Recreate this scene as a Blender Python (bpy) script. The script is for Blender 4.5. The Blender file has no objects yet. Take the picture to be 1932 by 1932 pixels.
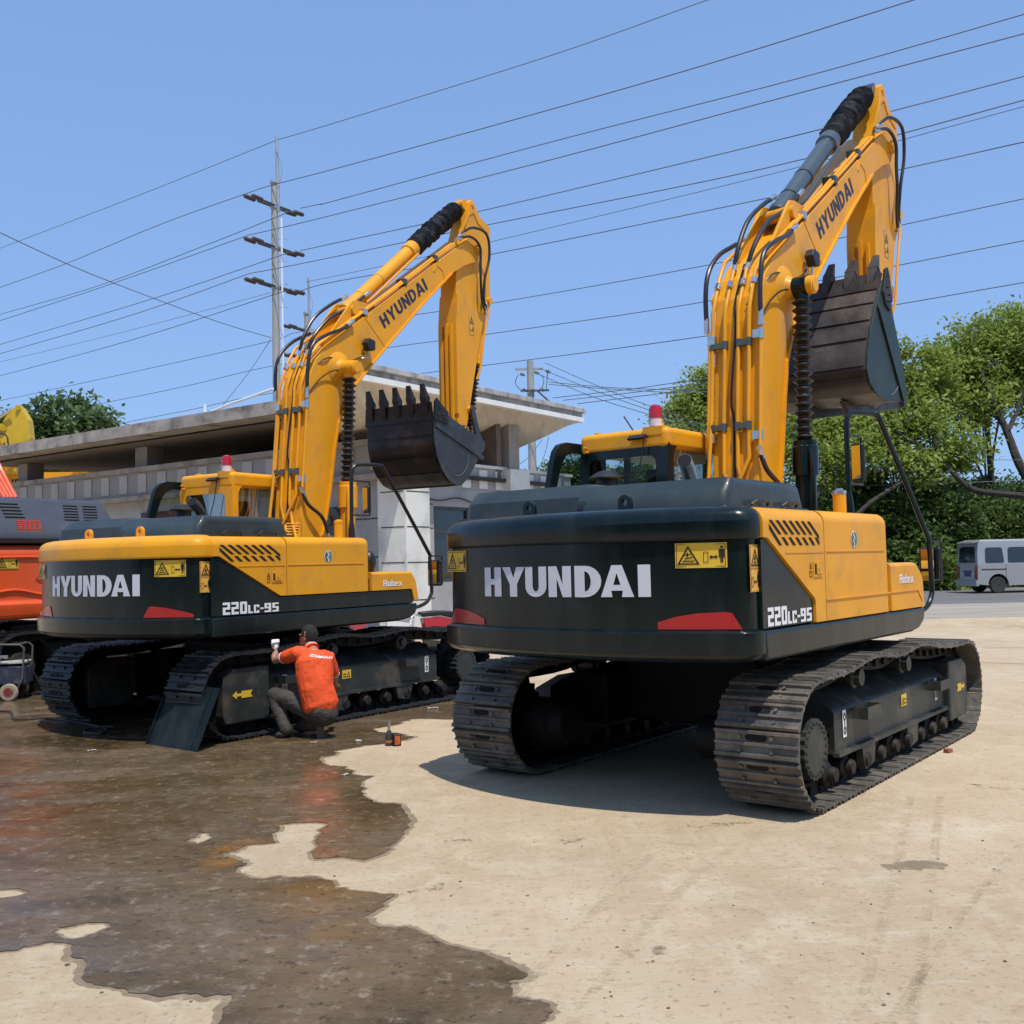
import bpy, bmesh, math, random
import numpy as np
from mathutils import Vector, Matrix
from mathutils.geometry import tessellate_polygon
R = math.radians
random.seed(7)
SC = bpy.context.scene
COL = SC.collection
# ------------------------------------------------------------------ camera
CH, CP, CR, CF = 1.754, R(2.81), R(-1.31), 1941.0
cf = Vector((0, math.cos(CP), math.sin(CP))); cu0 = Vector((0, -math.sin(CP), math.cos(CP))); cr0 = Vector((1, 0, 0))
cr = math.cos(CR)*cr0 + math.sin(CR)*cu0; cu = -math.sin(CR)*cr0 + math.cos(CR)*cu0
cd = bpy.data.cameras.new('camera'); cam = bpy.data.objects.new('camera', cd); COL.objects.link(cam)
cam.matrix_world = Matrix(((cr.x, cu.x, -cf.x, 0), (cr.y, cu.y, -cf.y, 0), (cr.z, cu.z, -cf.z, CH), (0, 0, 0, 1)))
cd.sensor_width = 36; cd.lens = 36*CF/1932; cd.clip_end = 3000; cd.clip_start = 0.05
SC.camera = cam
# ------------------------------------------------------------------ world, sun, exposure
SUNV = Vector((.167, -.36, 1)).normalized()
SUN_EL = math.asin(SUNV.z); SUN_AZ = math.atan2(SUNV.x, SUNV.y)
w = bpy.data.worlds.new('World'); SC.world = w; w.use_nodes = True
nt = w.node_tree; bg = nt.nodes['Background']
sky = nt.nodes.new('ShaderNodeTexSky'); sky.sky_type = 'NISHITA'; sky.sun_disc = False
sky.sun_elevation = SUN_EL; sky.sun_rotation = SUN_AZ
sky.air_density = 1.0; sky.dust_density = 1.0; sky.ozone_density = 3.0; sky.altitude = 0
gm = nt.nodes.new('ShaderNodeGamma'); gm.inputs[1].default_value = .36; tn = nt.nodes.new('ShaderNodeMixRGB'); tn.blend_type = 'MULTIPLY'; tn.inputs[0].default_value = 1; tn.inputs[2].default_value = (1.27, 1.84, 2.84, 1)
nt.links.new(sky.outputs[0], gm.inputs[0]); nt.links.new(gm.outputs[0], tn.inputs[1]); nt.links.new(tn.outputs[0], bg.inputs[0]); bg.inputs[1].default_value = 0.15
sl = bpy.data.lights.new('sun', 'SUN'); sl.energy = 3.7; sl.angle = R(0.53); sl.color = (1, .955, .88)
so = bpy.data.objects.new('sun', sl); COL.objects.link(so); so.location = (10, -20, 60)
so.rotation_euler = (-SUNV).to_track_quat('-Z', 'Y').to_euler()
SC.view_settings.view_transform = 'Standard'; SC.view_settings.look = 'None'
SC.view_settings.exposure = 0.2; SC.view_settings.gamma = 1
SC.render.engine = 'CYCLES'
# ------------------------------------------------------------------ helpers: pixels to rays
def ray(px, py): return cf + (px-966)/CF*cr - (py-966)/CF*cu
def at(px, py, Y): d = ray(px, py); return Vector((0, 0, CH)) + d*(Y/d.y)
def atZ(px, py, z): d = ray(px, py); return Vector((0, 0, CH)) + d*((z-CH)/d.z)
# ------------------------------------------------------------------ materials
MATS = {}
def mat(name, col, rough=.5, metal=0, var=.12, vscale=3, dirt=None, dirtamt=.0, dscale=1.2, bump=0, bscale=40, coat=0, spec=.5, stretch=None, trans=0, col2=None, lo=.3, hi=.7, rvar=.0):
    if name in MATS: return MATS[name]
    m = bpy.data.materials.new(name); m.use_nodes = True; MATS[name] = m
    n = m.node_tree; b = n.nodes['Principled BSDF']; L = n.links.new
    b.inputs['Roughness'].default_value = rough; b.inputs['Metallic'].default_value = metal
    b.inputs['Coat Weight'].default_value = coat; b.inputs['Coat Roughness'].default_value = .08
    b.inputs['Specular IOR Level'].default_value = spec
    if trans: b.inputs['Transmission Weight'].default_value = trans
    tc = n.nodes.new('ShaderNodeTexCoord'); mp = n.nodes.new('ShaderNodeMapping'); L(tc.outputs['Object'], mp.inputs[0])
    if stretch: mp.inputs['Scale'].default_value = stretch
    def noise(sc, det=6):
        t = n.nodes.new('ShaderNodeTexNoise'); t.inputs['Scale'].default_value = sc; t.inputs['Detail'].default_value = det
        t.inputs['Roughness'].default_value = .6; L(mp.outputs[0], t.inputs['Vector']); return t
    c4 = (*col, 1)
    nz = noise(vscale); cr_ = n.nodes.new('ShaderNodeValToRGB'); L(nz.outputs['Fac'], cr_.inputs[0])
    cr_.color_ramp.elements[0].position = lo; cr_.color_ramp.elements[1].position = hi
    cr_.color_ramp.elements[0].color = tuple(max(0, c*(1-var)) for c in col)+(1,)
    cr_.color_ramp.elements[1].color = ((*col2, 1) if col2 else tuple(min(1, c*(1+var)) for c in col)+(1,))
    out = cr_.outputs[0]
    if dirt:
        d = noise(dscale, 9); r2 = n.nodes.new('ShaderNodeValToRGB'); L(d.outputs['Fac'], r2.inputs[0])
        r2.color_ramp.elements[0].position = .5; r2.color_ramp.elements[1].position = .72
        r2.color_ramp.elements[1].color = (dirtamt, dirtamt, dirtamt, 1)
        mx = n.nodes.new('ShaderNodeMixRGB'); L(r2.outputs[0], mx.inputs[0]); L(out, mx.inputs[1]); mx.inputs[2].default_value = (*dirt, 1)
        out = mx.outputs[0]
    L(out, b.inputs['Base Color'])
    if rvar:
        rr = n.nodes.new('ShaderNodeMapRange'); q = noise(vscale*1.7, 4); L(q.outputs['Fac'], rr.inputs[0])
        rr.inputs[1].default_value = .3; rr.inputs[2].default_value = .7
        rr.inputs[3].default_value = max(.02, rough-rvar); rr.inputs[4].default_value = min(1, rough+rvar); L(rr.outputs[0], b.inputs['Roughness'])
    if bump:
        bn = noise(bscale, 5); bp = n.nodes.new('ShaderNodeBump'); bp.inputs['Strength'].default_value = bump; bp.inputs['Distance'].default_value = .02
        L(bn.outputs['Fac'], bp.inputs['Height']); L(bp.outputs[0], b.inputs['Normal'])
    return m
YEL = mat('machine_yellow_paint', (.79, .345, .010), .42, var=.07, vscale=1.3, dirt=(.46, .24, .06), dirtamt=.5, dscale=3.5, bump=.03, bscale=6, coat=.05, rvar=.08, spec=.3)
DRK = mat('dark_green_paint', (.004, .010, .011), .2, var=.3, vscale=1.5, dirt=(.022, .030, .028), dirtamt=.5, dscale=2.0, coat=.05, spec=.32, bump=.02, bscale=3, rvar=.08, stretch=(2.5, 2.5, .5))
HOOD = mat('hood_dark_paint', (.028, .040, .040), .36, var=.2, vscale=2, dirt=(.07, .072, .064), dirtamt=.5, dscale=2.5, coat=.15, spec=.35, bump=.03, bscale=4, rvar=.1)
SHD = mat('shade_black_steel', (.006, .006, .006), .6, var=.4, vscale=5, spec=.2)  # shade beneath the machine put into a near-black steel colour
UND = mat('undercarriage_paint', (.022, .028, .026), .5, var=.2, vscale=4, dirt=(.13, .10, .07), dirtamt=.6, dscale=4, bump=.1, bscale=25)
RLR = mat('roller_steel', (.018, .016, .014), .6, var=.4, vscale=9, dirt=(.07, .05, .035), dirtamt=.7, dscale=7, spec=.25)
TRK = mat('track_steel', (.105, .095, .08), .5, metal=.15, var=.4, vscale=7, dirt=(.25, .20, .145), dirtamt=.75, dscale=5, bump=.35, bscale=45, rvar=.15)
TRKL = mat('track_steel_dark', (.018, .021, .023), .5, metal=.25, var=.3, vscale=7, dirt=(.06, .052, .042), dirtamt=.5, dscale=5, bump=.3, bscale=45)
BLK = mat('black_rubber', (.012, .012, .013), .42, var=.2, vscale=8, bump=.08, bscale=20)
HOSE = mat('black_hose_rubber', (.018, .018, .02), .35, var=.2, vscale=10)
CANV = mat('black_canvas_sleeve', (.010, .011, .016), .8, var=.3, vscale=6, bump=.8, bscale=14)
VOID = mat('dark_opening', (.004, .004, .004), .9, var=0)
CHR = mat('zinc_steel', (.62, .63, .62), .28, metal=.95, var=.15, vscale=9)
CLP = mat('clamp_steel', (.13, .135, .10), .35, metal=.7, var=.2)
CYLG = mat('cylinder_grey_paint', (.055, .075, .085), .32, var=.1, coat=.2)
RED = mat('red_reflector', (.42, .012, .014), .32, var=.06, coat=.3)
WHT = mat('white_lettering', (.62, .62, .66), .45, var=.04)
WHT2 = mat('white_paint', (.82, .82, .82), .4, var=.04)
STK = mat('sticker_yellow', (.72, .46, .035), .4, var=.04)
STKO = mat('sticker_orange', (.80, .42, .06), .4, var=.04)
INK = mat('black_print', (.01, .01, .01), .45, var=0)
NAVY = mat('dark_navy_lettering', (.018, .022, .05), .45, var=.05)
BKT = mat('bucket_worn_steel', (.050, .044, .042), .5, metal=.3, var=.5, vscale=2.5, dirt=(.20, .14, .10), dirtamt=.6, dscale=2.2, bump=.25, bscale=22, rvar=.12)
BKTS = mat('bucket_side_paint', (.016, .030, .023), .45, var=.2, vscale=2, dirt=(.05, .055, .045), dirtamt=.4, dscale=3, spec=.3)
BKTL = mat('bucket_dark_steel', (.017, .016, .017), .5, metal=.3, var=.5, vscale=2.5, dirt=(.10, .055, .03), dirtamt=.6, dscale=2.4, bump=.25, bscale=22, rvar=.12)
BKTLS = mat('bucket_grey_side', (.024, .027, .032), .42, var=.25, vscale=2, dirt=(.09, .085, .08), dirtamt=.5, dscale=3)
ORG = mat('orange_paint', (.75, .095, .018), .34, var=.05, coat=.3)
GRYP = mat('grey_hood_paint', (.05, .054, .066), .45, var=.15, vscale=2, dirt=(.12, .12, .12), dirtamt=.4)
def glassmat():
    m = bpy.data.materials.new('tinted_glass'); m.use_nodes = True; n = m.node_tree; n.nodes.clear(); L = n.links.new
    o = n.nodes.new('ShaderNodeOutputMaterial'); mx = n.nodes.new('ShaderNodeMixShader'); t = n.nodes.new('ShaderNodeBsdfTransparent'); g = n.nodes.new('ShaderNodeBsdfGlossy')
    t.inputs[0].default_value = (.55, .66, .64, 1); g.inputs['Roughness'].default_value = .03; g.inputs[0].default_value = (.8, .85, .85, 1)
    fr = n.nodes.new('ShaderNodeFresnel'); fr.inputs[0].default_value = 1.5
    mm = n.nodes.new('ShaderNodeMath'); mm.operation = 'MULTIPLY'; mm.inputs[1].default_value = .35; L(fr.outputs[0], mm.inputs[0]); L(mm.outputs[0], mx.inputs[0]); L(t.outputs[0], mx.inputs[1]); L(g.outputs[0], mx.inputs[2]); L(mx.outputs[0], o.inputs[0]); return m
GLS = glassmat()
DGL = mat('dark_window_glass', (.02, .025, .028), .06, var=.3, vscale=.8, coat=.6)
MIR = mat('mirror_glass', (.75, .75, .75), .03, metal=1, var=0)
BEAC = mat('red_beacon_lens', (.45, .004, .015), .15, var=.05, coat=.5)
BEAW = mat('beacon_white_base', (.75, .62, .60), .35, var=.05)
# ------------------------------------------------------------------ mesh builder
class MB:
    def __init__(s): s.bm = bmesh.new(); s.M = Matrix.Identity(4)
    def v(s, p): return s.bm.verts.new(s.M @ Vector(p))
    def f(s, vs):
        try: return s.bm.faces.new(vs)
        except ValueError: return None
    def loft(s, rings, cap=True, closed=True):
        V = [[s.v(p) for p in r] for r in rings]; n = len(V[0])
        for a, b in zip(V, V[1:]):
            for i in range(n if closed else n-1):
                j = (i+1) % n; s.f((a[i], a[j], b[j], b[i]))
        if cap: s.f(V[0][::-1]); s.f(V[-1])
        return V
    def box(s, x0, x1, y0, y1, z0, z1, bev=0, seg=2):
        nb = bmesh.new(); bmesh.ops.create_cube(nb, size=1)
        for q in nb.verts: q.co = Vector(((x0+x1)/2+q.co.x*(x1-x0), (y0+y1)/2+q.co.y*(y1-y0), (z0+z1)/2+q.co.z*(z1-z0)))
        if bev: bmesh.ops.bevel(nb, geom=nb.edges[:], offset=bev, segments=seg, affect='EDGES', profile=.5)
        s.add(nb)
    def add(s, nb):
        mp = {}
        for q in nb.verts: mp[q] = s.v(q.co)
        for f in nb.faces: s.f([mp[q] for q in f.verts])
        nb.free()
    def prism(s, poly, a0, a1, axis='y', bev=0, seg=2, pred=None):
        """poly of (x,z) for axis y, (y,z) for axis x, (x,y) for axis z"""
        def P(p, a): return {'y': (p[0], a, p[1]), 'x': (a, p[0], p[1]), 'z': (p[0], p[1], a)}[axis]
        nb = bmesh.new(); A = [nb.verts.new(P(p, a0)) for p in poly]; B = [nb.verts.new(P(p, a1)) for p in poly]; n = len(poly)
        for i in range(n): nb.faces.new((A[i], A[(i+1) % n], B[(i+1) % n], B[i]))
        nb.faces.new(A[::-1]); nb.faces.new(B); bmesh.ops.recalc_face_normals(nb, faces=nb.faces[:])
        if bev:
            es = [e for e in nb.edges if (pred is None or pred((e.verts[0].co+e.verts[1].co)/2, (e.verts[1].co-e.verts[0].co)))]
            bmesh.ops.bevel(nb, geom=es, offset=bev, segments=seg, affect='EDGES', profile=.5)
        s.add(nb)
    def tube(s, pts, r, n=8, smooth=0, cap=True):
        pts = [Vector(p) for p in pts]
        if smooth: pts = catmull(pts, smooth)
        rs = r if isinstance(r, (list, tuple)) else None
        rings = []; t0 = (pts[1]-pts[0]).normalized(); up = Vector((0, 0, 1)) if abs(t0.z) < .9 else Vector((1, 0, 0))
        nx = t0.cross(up).normalized()
        for i, p in enumerate(pts):
            t = ((pts[min(i+1, len(pts)-1)]-pts[max(i-1, 0)])).normalized()
            nx = (nx-t*nx.dot(t)).normalized(); ny = t.cross(nx)
            rr = rs[min(i, len(rs)-1)] if rs else r
            rings.append([p+(nx*math.cos(a)+ny*math.sin(a))*rr for a in [2*math.pi*k/n for k in range(n)]])
        s.loft(rings, cap)
    def cyl(s, a, b, r, n=16, r2=None):
        a = Vector(a); b = Vector(b); t = (b-a).normalized(); up = Vector((0, 0, 1)) if abs(t.z) < .9 else Vector((1, 0, 0))
        nx = t.cross(up).normalized(); ny = t.cross(nx); r2 = r if r2 is None else r2
        s.loft([[p+(nx*math.cos(q)+ny*math.sin(q))*rr for q in [2*math.pi*k/n for k in range(n)]] for p, rr in ((a, r), (b, r2))])
    def lathe(s, prof, a, b, n=20):
        """prof (t along a->b in metres, radius)"""
        a = Vector(a); t = (Vector(b)-a).normalized(); up = Vector((0, 0, 1)) if abs(t.z) < .9 else Vector((1, 0, 0))
        nx = t.cross(up).normalized(); ny = t.cross(nx)
        s.loft([[a+t*h+(nx*math.cos(q)+ny*math.sin(q))*max(r, .0005) for q in [2*math.pi*k/n for k in range(n)]] for h, r in prof])
    def decal(s, polys, fn, off=.003, th=.001, sub=0):
        """polys: list of outer loops or (outer, hole...) tuples; fn(u,v,off)->point"""
        for pl in polys:
            loops = pl if isinstance(pl, tuple) else (pl,)
            flat = [p for l in loops for p in l]
            tri = tessellate_polygon([[Vector((p[0], p[1], 0)) for p in l] for l in loops])
            T = [s.v(fn(p[0], p[1], off+th)) for p in flat]; B = [s.v(fn(p[0], p[1], off)) for p in flat]
            for t in tri: s.f([T[i] for i in t])
            if sub:
                for q in T+B: s.bm.verts.remove(q)
                nb = bmesh.new(); W = [nb.verts.new((p[0], p[1], 0)) for p in flat]
                for t in tri:
                    try: nb.faces.new([W[i] for i in t])
                    except ValueError: pass
                u0, u1 = min(p[0] for p in flat), max(p[0] for p in flat); q = u0+sub
                while q < u1:
                    bmesh.ops.bisect_plane(nb, geom=nb.verts[:]+nb.edges[:]+nb.faces[:], plane_co=(q, 0, 0), plane_no=(1, 0, 0)); q += sub
                mp = {v_: s.v(fn(v_.co.x, v_.co.y, off+th)) for v_ in nb.verts}
                for f_ in nb.faces: s.f([mp[v_] for v_ in f_.verts])
                nb.free(); continue
            k = 0
            for l in loops:
                n = len(l)
                for i in range(n): s.f((T[k+i], T[k+(i+1) % n], B[k+(i+1) % n], B[k+i]))
                k += n
    def build(s, name, m, parent=None, smooth=35, recalc=True):
        bm = s.bm
        if recalc: bmesh.ops.recalc_face_normals(bm, faces=bm.faces[:])
        me = bpy.data.meshes.new(name); bm.to_mesh(me); bm.free(); s.bm = None
        me.materials.append(m)
        if smooth:
            me.polygons.foreach_set('use_smooth', [True]*len(me.polygons)); me.set_sharp_from_angle(angle=R(smooth))
        o = bpy.data.objects.new(name, me); COL.objects.link(o)
        if smooth and len(me.polygons) > 6: wn = o.modifiers.new('weighted_normals', 'WEIGHTED_NORMAL'); wn.keep_sharp = True; wn.weight = 80
        if parent: o.parent = parent
        return o
def catmull(p, k):
    out = []
    for i in range(len(p)-1):
        a = p[max(i-1, 0)]; b = p[i]; c = p[i+1]; d = p[min(i+2, len(p)-1)]
        for j in range(k):
            t = j/k; out.append(.5*((2*b)+(c-a)*t+(2*a-5*b+4*c-d)*t*t+(3*b-a-3*c+d)*t**3))
    out.append(p[-1]); return out
def tag(o, label=None, cat=None, group=None, kind=None):
    if label: o['label'] = label
    if cat: o['category'] = cat
    if group: o['group'] = group
    if kind: o['kind'] = kind
    return o
def empty(name, loc=(0, 0, 0), rz=0, **k):
    o = bpy.data.objects.new(name, None); COL.objects.link(o); o.location = loc; o.rotation_euler = (0, 0, rz); o.empty_display_size = .3
    return tag(o, **k)
# ------------------------------------------------------------------ lettering (unit height)
def rects(*rs): return [[(a, b), (c, b), (c, d), (a, d)] for a, b, c, d in rs]
def arc(cx, cy, rx, ry, a0, a1, n=10): return [(cx+rx*math.cos(R(a0+(a1-a0)*i/n)), cy+ry*math.sin(R(a0+(a1-a0)*i/n))) for i in range(n+1)]
def letter(c, s=.22):
    """bold sans capital: polygons in unit-height box, and its width"""
    if c == 'H': w = .72; return [[(0, 0), (s, 0), (s, .41), (w-s, .41), (w-s, 0), (w, 0), (w, 1), (w-s, 1), (w-s, .6), (s, .6), (s, 1), (0, 1)]], w
    if c == 'Y': w = .82; return [[(w/2-s/2, 0), (w/2+s/2, 0), (w/2+s/2, .42), (w, 1), (w-s*1.15, 1), (w/2, .62), (s*1.15, 1), (0, 1), (w/2-s/2, .42)]], w
    if c == 'U':
        w = .74; o = [(0, 1)]+arc(w/2, .34, w/2, .34, 180, 360)+[(w, 1), (w-s, 1)]+arc(w/2, .34, w/2-s, .16, 360, 180)+[(s, 1)]; return [o], w
    if c == 'N': w = .76; return [[(0, 0), (s, 0), (s, .62), (w-s, 0), (w, 0), (w, 1), (w-s, 1), (w-s, .38), (s, 1), (0, 1)]], w
    if c == 'D':
        w = .76; o = [(0, 0)]+arc(.3, .5, w-.3, .5, -90, 90)+[(0, 1)]; h = [(s, .18)]+arc(.3, .5, w-.3-s, .32, -90, 90)+[(s, .82)]; return [(o, h)], w
    if c == 'A': w = .9; return [([(0, 0), (s*1.1, 0), (.29, .2), (w-.29, .2), (w-s*1.1, 0), (w, 0), (w/2+.14, 1), (w/2-.14, 1)], [(.35, .38), (w/2, .76), (w-.35, .38)])], w
    if c == 'I': return [[(0, 0), (s*1.1, 0), (s*1.1, 1), (0, 1)]], s*1.1
    if c == '2': w = .62; return rects((0, 0, w, .2), (0, .2, s, .42), (0, .42, w, .6), (w-s, .6, w, .8), (0, .8, w, 1)), w
    if c == '0': w = .62; return [([(.06, 0), (w-.06, 0), (w, .08), (w, .92), (w-.06, 1), (.06, 1), (0, .92), (0, .08)], [(s, .2), (s, .8), (w-s, .8), (w-s, .2)])], w
    if c == 'L': w = .5; return rects((0, 0, w, .2), (0, .2, s, 1)), w
    if c == 'C': w = .6; return rects((0, 0, w, .2), (0, .2, s, .8), (0, .8, w, 1), (w-s, .2, w, .32), (w-s, .68, w, .8)), w
    if c == '-': return rects((0, .4, .34, .58)), .34
    if c == '9': w = .6; return rects((0, 0, w, .18), (w-s, .18, w, .42), (0, .42, w, .58), (0, .58, s, .82), (w-s, .58, w, .82), (0, .82, w, 1)), w
    if c == 'S': w = .58; return rects((0, 0, w, .18), (w-s, .18, w, .41), (0, .41, w, .59), (0, .59, s, .82), (0, .82, w, 1)), w
    if c == 'R': w = .5; s = .15; return rects((0, 0, s, 1), (s, .84, w, 1), (w-s, .58, w, .84), (s, .42, w, .58), (w-s, 0, w, .42)), w
    if c == 'o': w = .42; s = .14; return rects((0, 0, w, .14), (0, .14, s, .54), (w-s, .14, w, .54), (0, .54, w, .68)), w
    if c == 'b': w = .42; s = .14; return rects((0, 0, w, .14), (0, .14, s, 1), (w-s, .14, w, .54), (s, .54, w, .68)), w
    if c == 'e': w = .42; s = .14; return rects((0, 0, w, .13), (0, .13, s, .3), (0, .3, w, .4), (0, .4, s, .55), (w-s, .4, w, .55), (0, .55, w, .68)), w
    if c == 'x': w = .46; return [[(0, 0), (.15, 0), (.23, .2), (.31, 0), (w, 0), (.32, .34), (w, .68), (.31, .68), (.23, .48), (.15, .68), (0, .68), (.14, .34)]], w
    return [], .3
def place_text(txt, x0, x1, gap=.1, fixed=None):
    """returns polys scaled so the string spans x0..x1 in u and 0..1 in v"""
    ls = [letter(c) for c in txt]; W = sum(l[1] for l in ls)+gap*(len(ls)-1); k = (x1-x0)/W; x = 0; out = []
    for pl, w_ in ls:
        for p in pl:
            g = lambda l: [(x0+(x+a)*k, b) for a, b in l]
            out.append(tuple(g(l) for l in p) if isinstance(p, tuple) else g(p))
        x += w_+gap
    return out
def map_polys(polys, fn):
    return [tuple([fn(*q) for q in l] for l in p) if isinstance(p, tuple) else [fn(*q) for q in p] for p in polys]
def warn_wide():
    """unit sticker 1.9 wide x 1 high: warning triangle | box, arrow and standing figure"""
    P = [([(.08, .14), (.92, .14), (.5, .9)], [(.17, .19), (.5, .79), (.83, .19)])]
    P += [([(.05, .05), (1.85, .05), (1.85, .95), (.05, .95)], [(.065, .07), (.065, .93), (1.835, .93), (1.835, .07)])]
    P += [[(.28, .26), (.72, .26), (.72, .30), (.28, .30)], [(.36, .36), (.66, .41), (.66, .45), (.36, .40)], [(.44, .45), (.5, .45), (.5, .62), (.44, .62)], [(.28, .5), (.62, .55), (.62, .58), (.28, .53)]]
    P += [([(1.06, .22), (1.24, .22), (1.24, .64), (1.06, .64)], [(1.075, .24), (1.075, .62), (1.225, .62), (1.225, .24)])]
    P += [[(1.28, .43), (1.36, .51), (1.36, .46), (1.5, .46), (1.5, .51), (1.58, .43), (1.5, .35), (1.5, .40), (1.36, .40), (1.36, .35)]]
    P += figure(1.62)
    return P
def figure(x):
    return [arc(x+.1, .82, .045, .055, 0, 324, 9), [(x, .4), (x+.035, .4), (x+.035, .64), (x+.05, .64), (x+.05, .2), (x+.09, .2), (x+.09, .42), (x+.11, .42), (x+.11, .2), (x+.15, .2), (x+.15, .64), (x+.165, .64), (x+.165, .4), (x+.2, .4), (x+.2, .74), (x, .74)]]
def warn_tall():
    P = [([(.1, 1.1), (.9, 1.1), (.5, 1.85)], [(.2, 1.16), (.5, 1.72), (.8, 1.16)]), ([(.04, .04), (.96, .04), (.96, 1.96), (.04, 1.96)], [(.06, .05), (.06, 1.95), (.94, 1.95), (.94, .05)])]
    P += [[(.04, .99), (.96, .99), (.96, 1.01), (.04, 1.01)], [(.35, 1.22), (.65, 1.22), (.65, 1.27), (.35, 1.27)], [(.46, 1.3), (.53, 1.3), (.53, 1.55), (.46, 1.55)], [(.38, 1.38), (.62, 1.42), (.62, 1.46), (.38, 1.42)]]
    P += [([(.12, .22), (.3, .22), (.3, .64), (.12, .64)], [(.14, .24), (.14, .62), (.28, .62), (.28, .24)]), [(.34, .43), (.42, .51), (.42, .46), (.52, .46), (.52, .51), (.6, .43), (.52, .35), (.52, .40), (.42, .40), (.42, .35)]]
    return P+figure(.66)
def sticker(parent, name, fn, w_, h, unitw, unith, pic, m=None, off=.003):
    """fn(u,v,off)->point with u 0..w_, v 0..h; plate with its pictogram as a child"""
    b = MB(); n = 8
    b.decal([[(i*w_/n, 0), ((i+1)*w_/n, 0), ((i+1)*w_/n, h), (i*w_/n, h)] for i in range(n)], fn, off, .001); bmesh.ops.remove_doubles(b.bm, verts=b.bm.verts[:], dist=1e-5)
    pl = b.build(name, m or STK, parent, smooth=0)
    b = MB(); b.decal(map_polys(pic, lambda u, v: (u/unitw*w_, v/unith*h)), lambda u, v, o: fn(u, v, o), off+.003, .001)
    b.build('pictogram', INK, pl, smooth=0, recalc=True)
    return pl
# ------------------------------------------------------------------ excavator
def outline(inset, xf=-2.345, H=1.37, Rr=2.83, rc=.16, n=26):
    H -= inset; Rr -= inset; rc = max(rc-inset*.3, .04)
    xc = -math.sqrt((Rr-rc)**2-(H-rc)**2); pts = [(xf, -H)]
    am = math.atan2(-(H-rc), xc)  # direction origin->centre, third quadrant
    a0 = -math.pi/2; am2 = am if am < 0 else am-2*math.pi
    for i in range(7): a = a0+(am2-a0)*i/6; pts.append((xc+rc*math.cos(a), -(H-rc)+rc*math.sin(a)))
    e = -math.pi-(am2+math.pi)
    for i in range(1, n): a = am2+(e-am2)*i/n; pts.append((Rr*math.cos(a), Rr*math.sin(a)))
    for x, y in reversed(pts[:8]): pts.append((x, -y))
    return pts
def stack(b, levels, **k):
    b.loft([[(x, y, z) for x, y in outline(i, **k)] for z, i in levels])
def bellows(b, a, c, r0, r1, pitch):
    a = Vector(a); c = Vector(c); L = (c-a).length; n = int(L/pitch); pr = [(0, r0*.8)]
    rnd = random.Random(3)
    for i in range(n):
        k = rnd.uniform(.9, 1.06); pr += [((i+.08)*L/n, r0), ((i+.5)*L/n, r1*k), ((i+.92)*L/n, r0)]
    pr.append((L, r0*.8)); b.lathe(pr, a, c, 14)
def canvas_sleeve(b, a, c, r):
    a = Vector(a); c = Vector(c); L = (c-a).length; rnd = random.Random(5); pr = [(0, r*.7)]; t = .03
    while t < L-.03: pr += [(t, r*rnd.uniform(.82, .95)), (t+.035, r*rnd.uniform(1.04, 1.2))]; t += rnd.uniform(.06, .09)
    pr.append((L, r*.7)); b.lathe(pr, a, c, 18)
    for v in b.bm.verts[-len(pr)*18:]: v.co += Vector((rnd.uniform(-1, 1), rnd.uniform(-1, 1), rnd.uniform(-1, 1)))*.012
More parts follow.
